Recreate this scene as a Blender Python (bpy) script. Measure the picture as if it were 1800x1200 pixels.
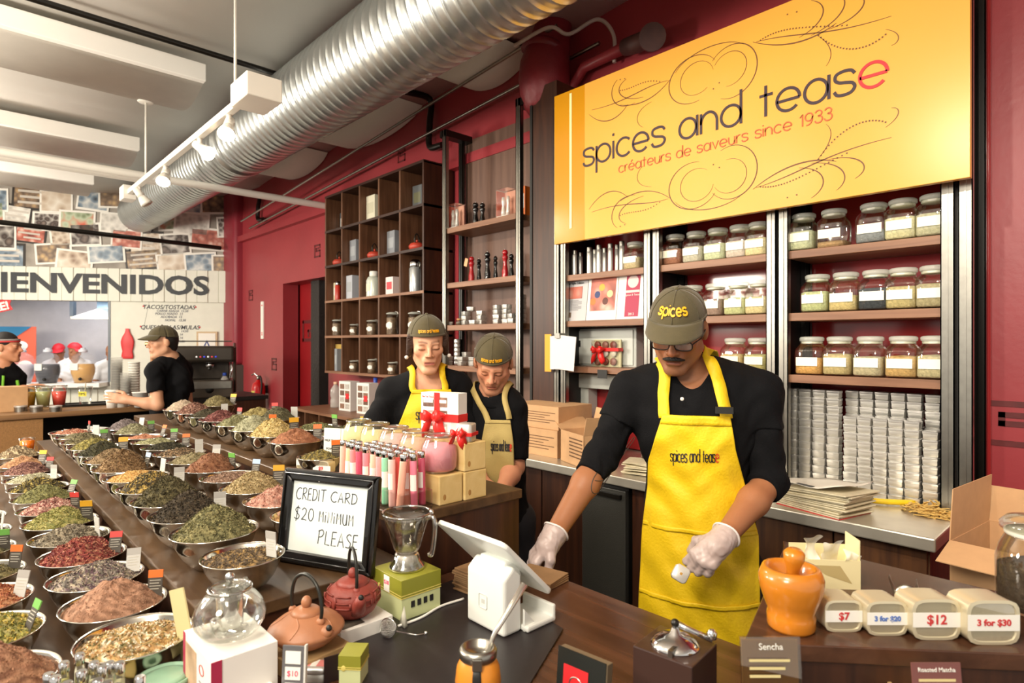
import bpy, bmesh, math, random
import numpy as np
from mathutils import Vector, Matrix, Euler

for _o in list(bpy.data.objects):
    bpy.data.objects.remove(_o, do_unlink=True)
SC = bpy.context.scene
COL = SC.collection
PI = math.pi

# ---------------------------------------------------------------- camera
FPX, CX, CY, CAMH = 1060.0, 900.0, 603.0, 1.58
SN, CS = 0.7280, 0.6856            # the lens looks along (-SN, CS): obliquely at the shelf wall
cam_d = bpy.data.cameras.new('camera'); cam = bpy.data.objects.new('camera', cam_d); COL.objects.link(cam)
cam.location = (0, 0, CAMH); cam.rotation_euler = (PI/2, 0, math.atan2(SN, CS))
cam_d.sensor_width = 36; cam_d.lens = 36*FPX/1800; cam_d.shift_y = (CY-600)/1800
cam_d.dof.use_dof = True; cam_d.dof.focus_distance = 2.1; cam_d.dof.aperture_fstop = 4.5
cam_d.clip_start = 0.05; cam_d.clip_end = 100
SC.camera = cam

# ---------------------------------------------------------------- world, light, exposure
SC.view_settings.view_transform = 'Standard'; SC.view_settings.look = 'None'
SC.view_settings.gamma = 1.0; SC.view_settings.exposure = 0.02
SC.view_settings.use_curve_mapping = False
wd = bpy.data.worlds.new('hall'); SC.world = wd; wd.use_nodes = True
_bg = wd.node_tree.nodes['Background']; _bg.inputs[0].default_value = (1.0, 0.93, 0.83, 1); _bg.inputs[1].default_value = 0.85

def area(name, loc, target, size, power, color=(1, .88, .72), sy=None):
    l = bpy.data.lights.new(name, 'AREA'); l.energy = power; l.color = color; l.size = size
    if sy: l.shape = 'RECTANGLE'; l.size_y = sy
    o = bpy.data.objects.new(name, l); COL.objects.link(o); o.location = loc
    o.rotation_euler = (Vector(target)-Vector(loc)).to_track_quat('-Z', 'Y').to_euler(); return o
def spot(name, loc, target, power, angle=70, blend=.6, color=(1, .89, .73), r=.045):
    l = bpy.data.lights.new(name, 'SPOT'); l.energy = power; l.color = color; l.spot_size = math.radians(angle); l.spot_blend = blend
    l.shadow_soft_size = r
    o = bpy.data.objects.new(name, l); COL.objects.link(o); o.location = loc
    o.rotation_euler = (Vector(target)-Vector(loc)).to_track_quat('-Z', 'Y').to_euler(); return o
# unseen fill lights added over the aisle to brighten ceiling and room, and the ceiling spots over the counter
def lamp(name, loc, power, r=.35, color=(1, .90, .76)):
    l = bpy.data.lights.new(name, 'POINT'); l.energy = power; l.color = color; l.shadow_soft_size = r
    o = bpy.data.objects.new(name, l); COL.objects.link(o); o.location = loc; return o
lamp('aisle_fill', (-.3, -1.2, 2.6), 190); lamp('aisle_fill', (-3.9, -1.6, 2.3), 420); lamp('aisle_fill', (-7.8, -1.4, 2.3), 400)
for _x, _tx in ((-.1, -.85), (-1.0, -1.5), (-2.3, -2.7), (-3.4, -4.0)):
    spot('ceiling_spot', (_x, -.75, 3.25), (_tx, 2.9, 1.65), 135, 60, .9)
for _x, _y, _tx, _ty in ((-.55, -.3, -1.0, 1.6), (-1.5, -.6, -1.7, .5), (-2.9, -.5, -3.1, .7), (-.3, -.2, -.6, 1.1)):
    spot('ceiling_spot', (_x, _y, 3.35), (_tx, _ty, 1.0), 46, 80, .9)
spot('ceiling_spot', (.9, .9, 3.3), (.15, 3.1, 1.5), 110, 60, .9)

# ---------------------------------------------------------------- pixel -> place
def ray(px): return (SC_X((px-CX)/FPX), SC_Y((px-CX)/FPX))
def SC_X(l): return CS*l-SN
def SC_Y(l): return SN*l+CS
def W(px, py, z):
    d = FPX*(CAMH-z)/(py-CY); l = (px-CX)/FPX
    return Vector((SC_X(l)*d, SC_Y(l)*d, z))
def WD(px, py, d):
    l = (px-CX)/FPX
    return Vector((SC_X(l)*d, SC_Y(l)*d, CAMH-(py-CY)/FPX*d))
def WYp(px, py, Y):
    l = (px-CX)/FPX; return WD(px, py, Y/SC_Y(l))
def WXp(px, py, X):
    l = (px-CX)/FPX; return WD(px, py, X/SC_X(l))

# ---------------------------------------------------------------- colour and materials
def lin(c):
    if isinstance(c, str):
        c = c.lstrip('#'); c = [int(c[i:i+2], 16)/255 for i in (0, 2, 4)]
    return tuple((v/12.92 if v <= .04045 else ((v+.055)/1.055)**2.4) for v in c[:3])
MATS = {}
def mat(name, col='#808080', rough=.5, metal=0., spec=.5, noise=0., nscale=8., bump=0., bscale=40., emit=0., ecol=None, trans=0., alpha=1., coat=0., sheen=0., sss=0.):
    if name in MATS: return MATS[name]
    m = bpy.data.materials.new(name); m.use_nodes = True; nt = m.node_tree
    b = nt.nodes['Principled BSDF']; c = lin(col)
    b.inputs['Base Color'].default_value = (*c, 1); b.inputs['Roughness'].default_value = rough
    b.inputs['Metallic'].default_value = metal; b.inputs['Specular IOR Level'].default_value = spec
    b.inputs['Coat Weight'].default_value = coat
    if sheen: b.inputs['Sheen Weight'].default_value = sheen
    if sss:
        b.inputs['Subsurface Weight'].default_value = sss; b.inputs['Subsurface Radius'].default_value = (.012, .005, .003)
    if trans: b.inputs['Transmission Weight'].default_value = trans
    if alpha < 1: b.inputs['Alpha'].default_value = alpha
    if emit:
        b.inputs['Emission Color'].default_value = (*(lin(ecol) if ecol else c), 1); b.inputs['Emission Strength'].default_value = emit
    if noise or bump:
        tc = nt.nodes.new('ShaderNodeTexCoord')
    if noise:
        n = nt.nodes.new('ShaderNodeTexNoise'); n.inputs['Scale'].default_value = nscale; n.inputs['Detail'].default_value = 5
        nt.links.new(tc.outputs['Object'], n.inputs['Vector'])
        r = nt.nodes.new('ShaderNodeValToRGB')
        r.color_ramp.elements[0].color = (*[max(0, v*(1-noise)) for v in c], 1); r.color_ramp.elements[0].position = .3
        r.color_ramp.elements[1].color = (*[min(1, v*(1+noise)) for v in c], 1); r.color_ramp.elements[1].position = .7
        nt.links.new(n.outputs['Fac'], r.inputs['Fac']); nt.links.new(r.outputs['Color'], b.inputs['Base Color'])
    if bump:
        n2 = nt.nodes.new('ShaderNodeTexNoise'); n2.inputs['Scale'].default_value = bscale; n2.inputs['Detail'].default_value = 6
        nt.links.new(tc.outputs['Object'], n2.inputs['Vector'])
        bp = nt.nodes.new('ShaderNodeBump'); bp.inputs['Strength'].default_value = bump; bp.inputs['Distance'].default_value = .01
        nt.links.new(n2.outputs['Fac'], bp.inputs['Height']); nt.links.new(bp.outputs['Normal'], b.inputs['Normal'])
    MATS[name] = m; return m
def wood(name, c1, c2, rough=.4, axis='X', scale=1., spec=.5):
    if name in MATS: return MATS[name]
    m = bpy.data.materials.new(name); m.use_nodes = True; nt = m.node_tree; b = nt.nodes['Principled BSDF']
    tc = nt.nodes.new('ShaderNodeTexCoord'); mp = nt.nodes.new('ShaderNodeMapping')
    s = {'X': (2.2, 34, 34), 'Y': (34, 2.2, 34), 'Z': (34, 34, 2.2)}[axis]
    mp.inputs['Scale'].default_value = [v*scale for v in s]
    n = nt.nodes.new('ShaderNodeTexNoise'); n.inputs['Scale'].default_value = 1; n.inputs['Detail'].default_value = 6; n.inputs['Distortion'].default_value = .6
    r = nt.nodes.new('ShaderNodeValToRGB'); e = r.color_ramp.elements
    e[0].position = .28; e[0].color = (*lin(c1), 1); e[1].position = .72; e[1].color = (*lin(c2), 1)
    nt.links.new(tc.outputs['Object'], mp.inputs['Vector']); nt.links.new(mp.outputs['Vector'], n.inputs['Vector'])
    nt.links.new(n.outputs['Fac'], r.inputs['Fac']); nt.links.new(r.outputs['Color'], b.inputs['Base Color'])
    bp = nt.nodes.new('ShaderNodeBump'); bp.inputs['Strength'].default_value = .12; bp.inputs['Distance'].default_value = .004
    nt.links.new(n.outputs['Fac'], bp.inputs['Height']); nt.links.new(bp.outputs['Normal'], b.inputs['Normal'])
    b.inputs['Roughness'].default_value = rough; b.inputs['Specular IOR Level'].default_value = spec
    MATS[name] = m; return m
def glass(name, tint='#ffffff', amount=.10, rough=.02, ior=1.45, strength=1.0):
    """thin clear glass: see-through, with reflections that grow towards grazing angles"""
    if name in MATS: return MATS[name]
    m = bpy.data.materials.new(name); m.use_nodes = True; nt = m.node_tree; nt.nodes.clear()
    o = nt.nodes.new('ShaderNodeOutputMaterial'); mx = nt.nodes.new('ShaderNodeMixShader')
    t = nt.nodes.new('ShaderNodeBsdfTransparent'); t.inputs[0].default_value = (*lin(tint), 1)
    g = nt.nodes.new('ShaderNodeBsdfGlossy'); g.inputs['Roughness'].default_value = rough; g.inputs[0].default_value = (1, 1, 1, 1)
    f = nt.nodes.new('ShaderNodeLayerWeight'); f.inputs['Blend'].default_value = .30
    ma = nt.nodes.new('ShaderNodeMath'); ma.operation = 'MULTIPLY_ADD'; ma.inputs[1].default_value = .55*strength; ma.inputs[2].default_value = amount; ma.use_clamp = True
    nt.links.new(f.outputs['Fresnel'], ma.inputs[0]); nt.links.new(ma.outputs[0], mx.inputs[0])
    nt.links.new(t.outputs[0], mx.inputs[1]); nt.links.new(g.outputs[0], mx.inputs[2]); nt.links.new(mx.outputs[0], o.inputs[0])
    MATS[name] = m; return m
def vcol_mat(name, rough=.85, noise=.25, nscale=60, bump=.4, bscale=160, sss=0., spec=.3):
    """colour stored on the mesh points (a thing's own mixed colours)"""
    if name in MATS: return MATS[name]
    m = bpy.data.materials.new(name); m.use_nodes = True; nt = m.node_tree; b = nt.nodes['Principled BSDF']
    a = nt.nodes.new('ShaderNodeAttribute'); a.attribute_name = 'Col'
    tc = nt.nodes.new('ShaderNodeTexCoord'); n = nt.nodes.new('ShaderNodeTexNoise'); n.inputs['Scale'].default_value = nscale
    nt.links.new(tc.outputs['Object'], n.inputs['Vector'])
    mr = nt.nodes.new('ShaderNodeMapRange'); mr.inputs[3].default_value = 1-noise; mr.inputs[4].default_value = 1+noise
    nt.links.new(n.outputs['Fac'], mr.inputs[0])
    mu = nt.nodes.new('ShaderNodeVectorMath'); mu.operation = 'SCALE'
    nt.links.new(a.outputs['Color'], mu.inputs[0]); nt.links.new(mr.outputs[0], mu.inputs['Scale'])
    nt.links.new(mu.outputs[0], b.inputs['Base Color'])
    if bump:
        n2 = nt.nodes.new('ShaderNodeTexNoise'); n2.inputs['Scale'].default_value = bscale; n2.inputs['Detail'].default_value = 4
        nt.links.new(tc.outputs['Object'], n2.inputs['Vector'])
        bp = nt.nodes.new('ShaderNodeBump'); bp.inputs['Strength'].default_value = bump; bp.inputs['Distance'].default_value = .004
        nt.links.new(n2.outputs['Fac'], bp.inputs['Height']); nt.links.new(bp.outputs['Normal'], b.inputs['Normal'])
    b.inputs['Roughness'].default_value = rough; b.inputs['Specular IOR Level'].default_value = spec
    if sss:
        b.inputs['Subsurface Weight'].default_value = sss; b.inputs['Subsurface Radius'].default_value = (.012, .005, .003)
    MATS[name] = m; return m

# ---------------------------------------------------------------- mesh building
class MB:
    def __init__(s): s.v = []; s.f = []
    def add(s, vs, fs):
        n = len(s.v); s.v += [tuple(v) for v in vs]; s.f += [tuple(n+i for i in f) for f in fs]; return s
    def box(s, x0, y0, z0, x1, y1, z1):
        return s.add([(x0,y0,z0),(x1,y0,z0),(x1,y1,z0),(x0,y1,z0),(x0,y0,z1),(x1,y0,z1),(x1,y1,z1),(x0,y1,z1)],
                     [(0,3,2,1),(4,5,6,7),(0,1,5,4),(1,2,6,5),(2,3,7,6),(3,0,4,7)])
    def cbox(s, c, d): return s.box(c[0]-d[0]/2, c[1]-d[1]/2, c[2]-d[2]/2, c[0]+d[0]/2, c[1]+d[1]/2, c[2]+d[2]/2)
    def obox(s, M, d):
        """oriented box, centre/axes from a matrix"""
        b = MB().cbox((0,0,0), d); return s.add([M @ Vector(v) for v in b.v], b.f)
    def prism(s, poly, z0, z1):
        n = len(poly)
        return s.add([(p[0],p[1],z0) for p in poly]+[(p[0],p[1],z1) for p in poly],
                     [tuple(range(n-1,-1,-1)), tuple(range(n,2*n))]+[(i,(i+1)%n,n+(i+1)%n,n+i) for i in range(n)])
    def lathe(s, prof, seg=24, c=(0,0,0), closed=False, axis=None, square=0.):
        """turn (r,z) profile about z; square>0 makes it a rounded square in plan"""
        vs = []; fs = []; n = len(prof)
        for r, z in prof:
            for k in range(seg):
                a = 2*PI*k/seg; ca, sa = math.cos(a), math.sin(a)
                q = 1.
                if square:
                    e = 2+square*10; q = 1/((abs(ca)**e+abs(sa)**e)**(1/e))
                vs.append((c[0]+r*q*ca, c[1]+r*q*sa, c[2]+z))
        for i in range(n-1 if not closed else n):
            j = (i+1) % n
            for k in range(seg):
                l = (k+1) % seg; fs.append((i*seg+k, i*seg+l, j*seg+l, j*seg+k))
        if not closed:
            if prof[0][0] > 1e-4: fs.append(tuple(range(seg-1,-1,-1)))
            if prof[-1][0] > 1e-4: fs.append(tuple((n-1)*seg+k for k in range(seg)))
        if axis is not None: vs = [axis @ Vector(v) for v in vs]
        return s.add(vs, fs)
    def tube(s, pts, r, seg=8, closed=False, cap=True):
        pts = [Vector(p) for p in pts]; n = len(pts); rr = r if isinstance(r, (list, tuple)) else [r]*n
        vs = []; fs = []; up = None
        for i, p in enumerate(pts):
            a = pts[(i-1) % n] if (i > 0 or closed) else p; b = pts[(i+1) % n] if (i < n-1 or closed) else p
            t = (b-a).normalized()
            if up is None:
                up = t.orthogonal().normalized()
            up = (up-t*up.dot(t)); up = up.normalized() if up.length > 1e-6 else t.orthogonal().normalized()
            w = t.cross(up)
            for k in range(seg):
                an = 2*PI*k/seg; vs.append(p+(up*math.cos(an)+w*math.sin(an))*rr[i])
        for i in range(n if closed else n-1):
            j = (i+1) % n
            for k in range(seg):
                l = (k+1) % seg; fs.append((i*seg+k, i*seg+l, j*seg+l, j*seg+k))
        if cap and not closed: fs += [tuple(range(seg-1,-1,-1)), tuple((n-1)*seg+k for k in range(seg))]
        return s.add(vs, fs)
    def sphere(s, c, r, seg=14, rings=9, sc=(1,1,1)):
        pr = [(r*math.sin(PI*i/rings), -r*math.cos(PI*i/rings)) for i in range(rings+1)]
        pr[0] = (1e-5, -r); pr[-1] = (1e-5, r)
        b = MB().lathe(pr, seg); return s.add([(c[0]+v[0]*sc[0], c[1]+v[1]*sc[1], c[2]+v[2]*sc[2]) for v in b.v], b.f)
    def sheet(s, rows, closed=False):
        """grid of points: rows of equal length"""
        n = len(rows); m = len(rows[0]); vs = [p for r in rows for p in r]
        return s.add(vs, [(i*m+j, i*m+j+1, (i+1)*m+j+1, (i+1)*m+j) for i in range(n-1) for j in range(m-1)])
    def tf(s, M):
        s.v = [tuple(M @ Vector(v)) for v in s.v]; return s
    def ribbon(s, pts, w, th=.0, close=False):
        """flat stroke in the local XZ plane (facing -Y), raised by th"""
        P = [Vector((p[0], 0, p[1])) for p in pts]; n = len(P); ww = w if isinstance(w, (list, tuple)) else [w]*n
        A = []; B = []
        for i, p in enumerate(P):
            a = P[i-1] if i > 0 else (P[-2] if close else p); b = P[i+1] if i < n-1 else (P[1] if close else p)
            t = (b-a); t = t.normalized() if t.length > 1e-9 else Vector((1, 0, 0)); nn = Vector((-t.z, 0, t.x))
            A.append(p+nn*ww[i]/2); B.append(p-nn*ww[i]/2)
        vs = [(a.x, -th, a.z) for a in A]+[(b.x, -th, b.z) for b in B]
        fs = [(i, i+1, n+i+1, n+i) for i in range(n-1)]
        if th:
            vs += [(a.x, 0, a.z) for a in A]+[(b.x, 0, b.z) for b in B]
            for i in range(n-1):
                fs += [(i+1, i, 2*n+i, 2*n+i+1), (n+i, n+i+1, 3*n+i+1, 3*n+i)]
        return s.add(vs, fs)

def obj(name, mb, m, parent=None, smooth=False, bevel=0., bseg=2, sub=0, auto=None, solid=0., loc=None, rot=None, soff=-1):
    me = bpy.data.meshes.new(name)
    if isinstance(mb, MB): me.from_pydata(mb.v, [], mb.f)
    else: me = mb
    if m: me.materials.append(m)
    if smooth: me.polygons.foreach_set('use_smooth', [True]*len(me.polygons))
    me.update()
    o = bpy.data.objects.new(name, me); COL.objects.link(o)
    if parent: o.parent = parent
    if loc: o.location = loc
    if rot: o.rotation_euler = rot
    if solid:
        d = o.modifiers.new('solid', 'SOLIDIFY'); d.thickness = solid; d.offset = soff
    if bevel:
        d = o.modifiers.new('bevel', 'BEVEL'); d.width = bevel; d.segments = bseg; d.limit_method = 'ANGLE'; d.angle_limit = math.radians(40)
    if sub:
        d = o.modifiers.new('sub', 'SUBSURF'); d.levels = sub; d.render_levels = sub
    if auto:
        try: me.set_sharp_from_angle(angle=math.radians(auto))
        except Exception: pass
    return o
def inst(src, parent=None, loc=None, rot=None, name=None, mat_=None):
    o = src.copy(); COL.objects.link(o)
    if parent is not None: o.parent = parent
    if loc is not None: o.location = loc
    if rot is not None: o.rotation_euler = rot
    return o
def thing(name, label, cat, loc=(0,0,0), rotz=0., group=None, rot=None):
    o = bpy.data.objects.new(name, None); o.empty_display_size = .05; COL.objects.link(o)
    o.location = loc; o.rotation_euler = rot if rot else (0, 0, rotz)
    o['label'] = label; o['category'] = cat
    if group: o['group'] = group
    return o
def tag(o, label, cat, group=None):
    o['label'] = label; o['category'] = cat
    if group: o['group'] = group
    return o
def struct(o):
    o['kind'] = 'structure'; return o
def stuff(o):
    o['kind'] = 'stuff'; return o
def copy_tree(o, parent=None, label=None, loc=None, rotz=None):
    c = o.copy(); COL.objects.link(c)
    if parent: c.parent = parent
    for ch in KIDS.get(o.name, None) or o.children: copy_tree(ch, c)
    if label: c['label'] = label
    if loc is not None: c.location = loc
    if rotz is not None: c.rotation_euler = (0, 0, rotz)
    return c
KIDS = {}
def text(name, body, size, m, parent=None, loc=(0,0,0), rot=(PI/2,0,0), align='CENTER', bold=0., extrude=.0005, shear=0., sx=1., res=3, world=None):
    cu = bpy.data.curves.new(name, 'FONT'); cu.body = body; cu.size = size; cu.align_x = align; cu.align_y = 'CENTER'
    cu.offset = bold; cu.extrude = extrude; cu.shear = shear; cu.resolution_u = res
    t = bpy.data.objects.new('tmp', cu); COL.objects.link(t)
    me = bpy.data.meshes.new_from_object(t.evaluated_get(bpy.context.evaluated_depsgraph_get()))
    bpy.data.objects.remove(t); bpy.data.curves.remove(cu); me.name = name
    me.materials.clear(); me.materials.append(m)
    if sx != 1.: me.transform(Matrix.Diagonal((sx, 1, 1, 1)))
    o = bpy.data.objects.new(name, me); COL.objects.link(o)
    if parent: o.parent = parent
    o.location = loc; o.rotation_euler = rot
    return o
ORD = ['first','second','third','fourth','fifth','sixth','seventh','eighth','ninth','tenth','eleventh','twelfth','thirteenth','fourteenth','fifteenth','sixteenth','seventeenth','eighteenth','nineteenth','twentieth']
def arc(cx, cy, rx, ry, a0, a1, n=24):
    return [(cx+rx*math.cos(math.radians(a0+(a1-a0)*i/n)), cy+ry*math.sin(math.radians(a0+(a1-a0)*i/n))) for i in range(n+1)]
def bez(p0, p1, p2, p3, n=20):
    out = []
    for i in range(n+1):
        t = i/n; u = 1-t
        out.append(tuple(u**3*a+3*u*u*t*b+3*u*t*t*c+t**3*d for a, b, c, d in zip(p0, p1, p2, p3)))
    return out
def spline(pts, n=8):
    """Catmull-Rom through points of any dimension"""
    P = [np.array(p, float) for p in pts]; P = [2*P[0]-P[1]]+P+[2*P[-1]-P[-2]]; out = []
    for i in range(1, len(P)-2):
        for k in range(n):
            t = k/n
            out.append(tuple(.5*(2*P[i]+(P[i+1]-P[i-1])*t+(2*P[i-1]-5*P[i]+4*P[i+1]-P[i+2])*t*t+(3*P[i]-P[i-1]-3*P[i+1]+P[i+2])*t**3)))
    out.append(tuple(P[-2])); return out

# ---------------------------------------------------------------- stroke lettering: (advance, strokes), x height 1
def _s(w): return spline([(w*.97,.80),(w*.80,.96),(w*.45,1.0),(w*.1,.92),(w*.05,.70),(w*.25,.56),(w*.55,.50),(w*.86,.42),(w*.97,.24),(w*.80,.05),(w*.45,0),(w*.14,.05),(0,.22)],5)
LOW = {
 'a': (1.2,[arc(.52,.5,.52,.5,0,360,32),[(1.1,1.04),(1.1,0)]]), 'd': (1.2,[arc(.55,.5,.55,.5,0,360,32),[(1.1,1.62),(1.1,0)]]),
 'p': (1.2,[arc(.55,.5,.55,.5,0,360,32),[(0,1),(0,-.55)]]), 'c': (1.08,[arc(.55,.5,.55,.5,42,318,28)]),
 'e': (1.2,[[(0,.48),(1.1,.48)],arc(.55,.5,.55,.5,-2,318,32)]), 'n': (1.05,[[(0,0),(0,1)],[(0,.5)]+arc(.47,.5,.47,.5,180,0,16)+[(.94,0)]]),
 'u': (1.05,[[(0,1)]+arc(.47,.5,.47,.5,180,360,16)+[(.94,1)],[(.94,.5),(.94,0)]]), 'i': (.12,[[(0,0),(0,1)],[(0,1.28),(0,1.42)]]),
 's': (.95,[_s(.9)]), 't': (.75,[[(.32,1.42),(.32,0)],[(0,.98),(.68,.98)]]), 'r': (.6,[[(0,0),(0,1)],[(0,.55),(.1,.85),(.3,.99),(.55,1)]]),
 'v': (1.0,[[(0,1),(.48,0),(.96,1)]]), 'é': (1.2,[[(0,.48),(1.1,.48)],arc(.55,.5,.55,.5,-2,318,32),[(.45,1.2),(.75,1.5)]]),
 '1': (.5,[[(0,1.1),(.36,1.42),(.36,0)]]), '9': (1.05,[arc(.48,.95,.48,.46,0,360,24),[(.96,.95),(.9,.5),(.7,.15),(.4,0),(.15,.02)]]),
 '3': (1.0,[spline([(.05,1.2),(.25,1.4),(.6,1.42),(.85,1.2),(.78,.9),(.42,.78),(.82,.66),(.93,.35),(.75,.06),(.4,-.01),(.1,.1),(0,.28)],5)]), ' ': (.62,[])}
CAP = {
 'C': (.75,[spline([(.75,.9),(.5,1),(.2,.85),(.02,.5),(.12,.15),(.4,0),(.72,.1)],5)]),
 'R': (.62,[[(.1,1),(.05,0)],spline([(.0,.95),(.4,1.02),(.55,.8),(.4,.58),(.08,.5)],5),[(.15,.5),(.62,0)]]),
 'E': (.5,[[(.08,1),(.03,0),(.5,.02)],[(.06,.52),(.42,.55)],[(.08,1),(.5,1.02)]]),
 'D': (.65,[[(.1,1),(.06,0)],spline([(0,.98),(.45,.95),(.66,.6),(.5,.15),(.02,0)],6)]),
 'I': (.2,[[(.1,1),(.08,0)]]), 'T': (.7,[[(0,1),(.75,1.04)],[(.38,1),(.34,0)]]),
 'A': (.62,[[(0,0),(.3,1),(.6,0)],[(.1,.36),(.52,.4)]]), 'S': (.5,[spline([(.52,.9),(.3,1),(.08,.8),(.25,.55),(.48,.35),(.35,.05),(0,.06)],6)]),
 '$': (.62,[spline([(.6,.9),(.32,1),(.1,.78),(.3,.52),(.55,.3),(.35,.02),(0,.12)],6),[(.36,1.15),(.22,-.15)]]),
 '2': (.6,[spline([(.05,.8),(.25,1),(.5,.82),(.4,.45),(.03,.02)],6),[(.03,.02),(.3,.06),(.6,0)]]), '0': (.6,[arc(.3,.5,.27,.5,90,450,20)]),
 'M': (.62,[[(.05,0),(.08,1),(.3,.45),(.52,1),(.58,0)]]), 'N': (.6,[[(.05,0),(.08,1),(.5,.02),(.55,1.05)]]), 'i': (.2,[[(.08,.7),(.08,0)],[(.1,.9),(.1,.98)]]),
 'U': (.6,[spline([(.05,1),(.05,.3),(.25,.0),(.48,.15),(.52,1)],6),[(.52,1),(.55,0)]]), 'P': (.55,[[(.1,1),(.04,0)],spline([(0,.92),(.4,1.05),(.55,.8),(.35,.55),(.06,.5)],5)]),
 'L': (.5,[[(.1,1),(.04,.03),(.5,0)]]), ' ': (.5,[])}
def strokes(txt, font=LOW, gap=.2, xs=1.):
    out = []; x = 0.
    for ch in txt:
        adv, st = font[ch]; out.append((ch, [[(x+p[0]*xs, p[1]) for p in s] for s in st])); x += adv*xs+gap
    return out, x-gap
# ================================================================ the room
YW = 3.12; ZC = 3.72; YF = 2.80          # back wall, ceiling height, front plane of the shelving
red = mat('red_paint', '#9c363c', .4, noise=.06, nscale=2.5, bump=.08, bscale=30)
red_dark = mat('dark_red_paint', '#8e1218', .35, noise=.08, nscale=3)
white_p = mat('white_plaster', '#f0ede6', .75, noise=.04, nscale=1.3, bump=.15, bscale=6)
white_m = mat('white_metal', '#e8e4da', .35)
cream = mat('cream_paint', '#dfdfd2', .6, noise=.03)
black = mat('black', '#14120f', .5); blackm = mat('black_metal', '#16130f', .3, metal=.2)
steel = mat('brushed_steel', '#9b9890', .3, metal=1., noise=.08, nscale=30)
chrome = mat('chrome', '#d8d8d8', .08, metal=1.)
galv = mat('galvanised', '#c6cbcb', .33, metal=.95, noise=.08, nscale=7)
dkwood = wood('dark_wood', '#241009', '#3d2013', .42, 'X'); dkwoodz = wood('dark_wood_v', '#2a150c', '#472716', .4, 'Z')
dkwoody = wood('dark_wood_y', '#241009', '#3d2013', .42, 'Y')
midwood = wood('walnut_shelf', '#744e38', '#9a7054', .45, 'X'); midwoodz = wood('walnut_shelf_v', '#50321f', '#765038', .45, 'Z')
midwoody = wood('walnut_shelf_y', '#3e2417', '#5a3826', .45, 'Y')
plywood = wood('stained_plywood', '#5a4136', '#75584a', .5, 'Z', .7)
paperw = mat('white_paper', '#efece4', .7); ink = mat('ink', '#1c1a1c', .6)
gold = mat('yellow_print', '#e8a818', .5)

floor = struct(obj('floor', MB().box(-13, -5, -.1, 3, 6, 0), mat('floor_concrete', '#4a443c', .5, noise=.2, nscale=3)))
# back wall with a doorway, its paint stamped with square spirals
DX0, DX1, DZ = -7.54, -6.30, 2.33
w = MB().box(-9.6, YW, 0, DX0, YW+.22, 4.1).box(DX1, YW, 0, 1.6, YW+.22, 4.1).box(DX0, YW, DZ, DX1, YW+.22, 4.1)
wall_back = struct(obj('wall_back', w, red))
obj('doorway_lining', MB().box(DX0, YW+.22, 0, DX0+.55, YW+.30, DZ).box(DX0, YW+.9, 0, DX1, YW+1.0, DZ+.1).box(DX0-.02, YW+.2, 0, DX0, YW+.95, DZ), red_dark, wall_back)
obj('door_post', MB().box(-7.0, YW+.12, 0, -6.78, YW+.32, DZ), mat('rough_black', '#241d1a', .6, bump=.9, bscale=25), wall_back)
obj('door_leaf', MB().box(-6.78, YW+.3, 0, -6.3, YW+.36, DZ), dkwoodz, wall_back)
stampm = mat('stamp_ink', '#5e1a1c', .5, noise=.2, nscale=30)
def spiral(px, py, s, w=.14):
    p = WYp(px, py, YW); b = MB()
    pts = [(.5,.25),(.5,.5),(-.5,.5),(-.5,-.5),(.5,-.5),(.5,0),(-.2,0),(-.2,.22),(.22,.22)]
    for a, c in zip(pts[:-1], pts[1:]):
        x0, x1 = sorted((a[0], c[0])); z0, z1 = sorted((a[1], c[1]))
        b.box(p.x+(x0-w/2)*s, YW-.004, p.z+(z0-w/2)*s, p.x+(x1+w/2)*s, YW+.002, p.z+(z1+w/2)*s)
    obj('spiral_stamp', b, stampm, wall_back)
for a in ((706,273,.11),(558,441,.13),(441,519,.13),(482,640,.14),(1779,745,.16),(707,360,.1)): spiral(*a)
# stamp inside the doorway
b = MB(); 
for (x0,z0,x1,z1) in ((-7.45,1.83,-7.05,1.87),(-7.45,1.6,-7.41,1.87),(-7.45,1.6,-7.05,1.64),(-7.09,1.6,-7.05,1.75),(-7.3,1.72,-7.05,1.75),(-7.3,1.66,-7.26,1.75)):
    b.box(x0, YW+.215, z0, x1, YW+.222, z1)
obj('spiral_stamp', b, stampm, wall_back)
# red painted beam along the top of the wall and the lagged pipe bend above the shelves
obj('beam', MB().box(-9.5, YW-.07, 3.02, -2.3, YW, 3.10), red, wall_back)
# pillar where the wall ends
pil = struct(obj('trim_1', MB().box(-9.75, YW-.12, 1.27, -8.95, YW+.2, 4.1), mat('pillar_red', '#8f2b38', .4, noise=.08, nscale=2), bevel=.06, bseg=4, smooth=True))
struct(obj('trim_2', MB().box(-9.77, YW-.15, 0, -8.92, YW+.2, 1.27), mat('grey_base', '#55504a', .5)))

# ceiling: plaster slab of shallow vaults running towards the shelf wall
rows = []
for i in range(121):
    x = -13+16*i/120; z = ZC+.05*abs(math.sin(PI*(x+.7)/1.92))-.02
    rows.append([(x, -5, z), (x, YW+.3, z)])
cb = MB().sheet(rows); ceiling = struct(obj('ceiling', cb, white_p, smooth=True, solid=.15, soff=-1))
def flap(px0, px1, pyb):
    """downstand of a vault against the red wall"""
    a = WYp(px0, pyb, YW-.12); c = WYp(px1, pyb-30, YW-.12); b = MB(); n = 12
    r = [[(a.x+(c.x-a.x)*i/n, YW-.01, ZC+.06), (a.x+(c.x-a.x)*i/n, YW-.35, ZC+.06), (a.x+(c.x-a.x)*i/n, YW-.35, ZC-.02-.14*math.sin(PI*i/n)**.6), (a.x+(c.x-a.x)*i/n, YW-.01, ZC-.02-.14*math.sin(PI*i/n)**.6)] for i in range(n+1)]
    b.sheet(r); return obj('vault_end', b, white_p, ceiling, smooth=True)
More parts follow.
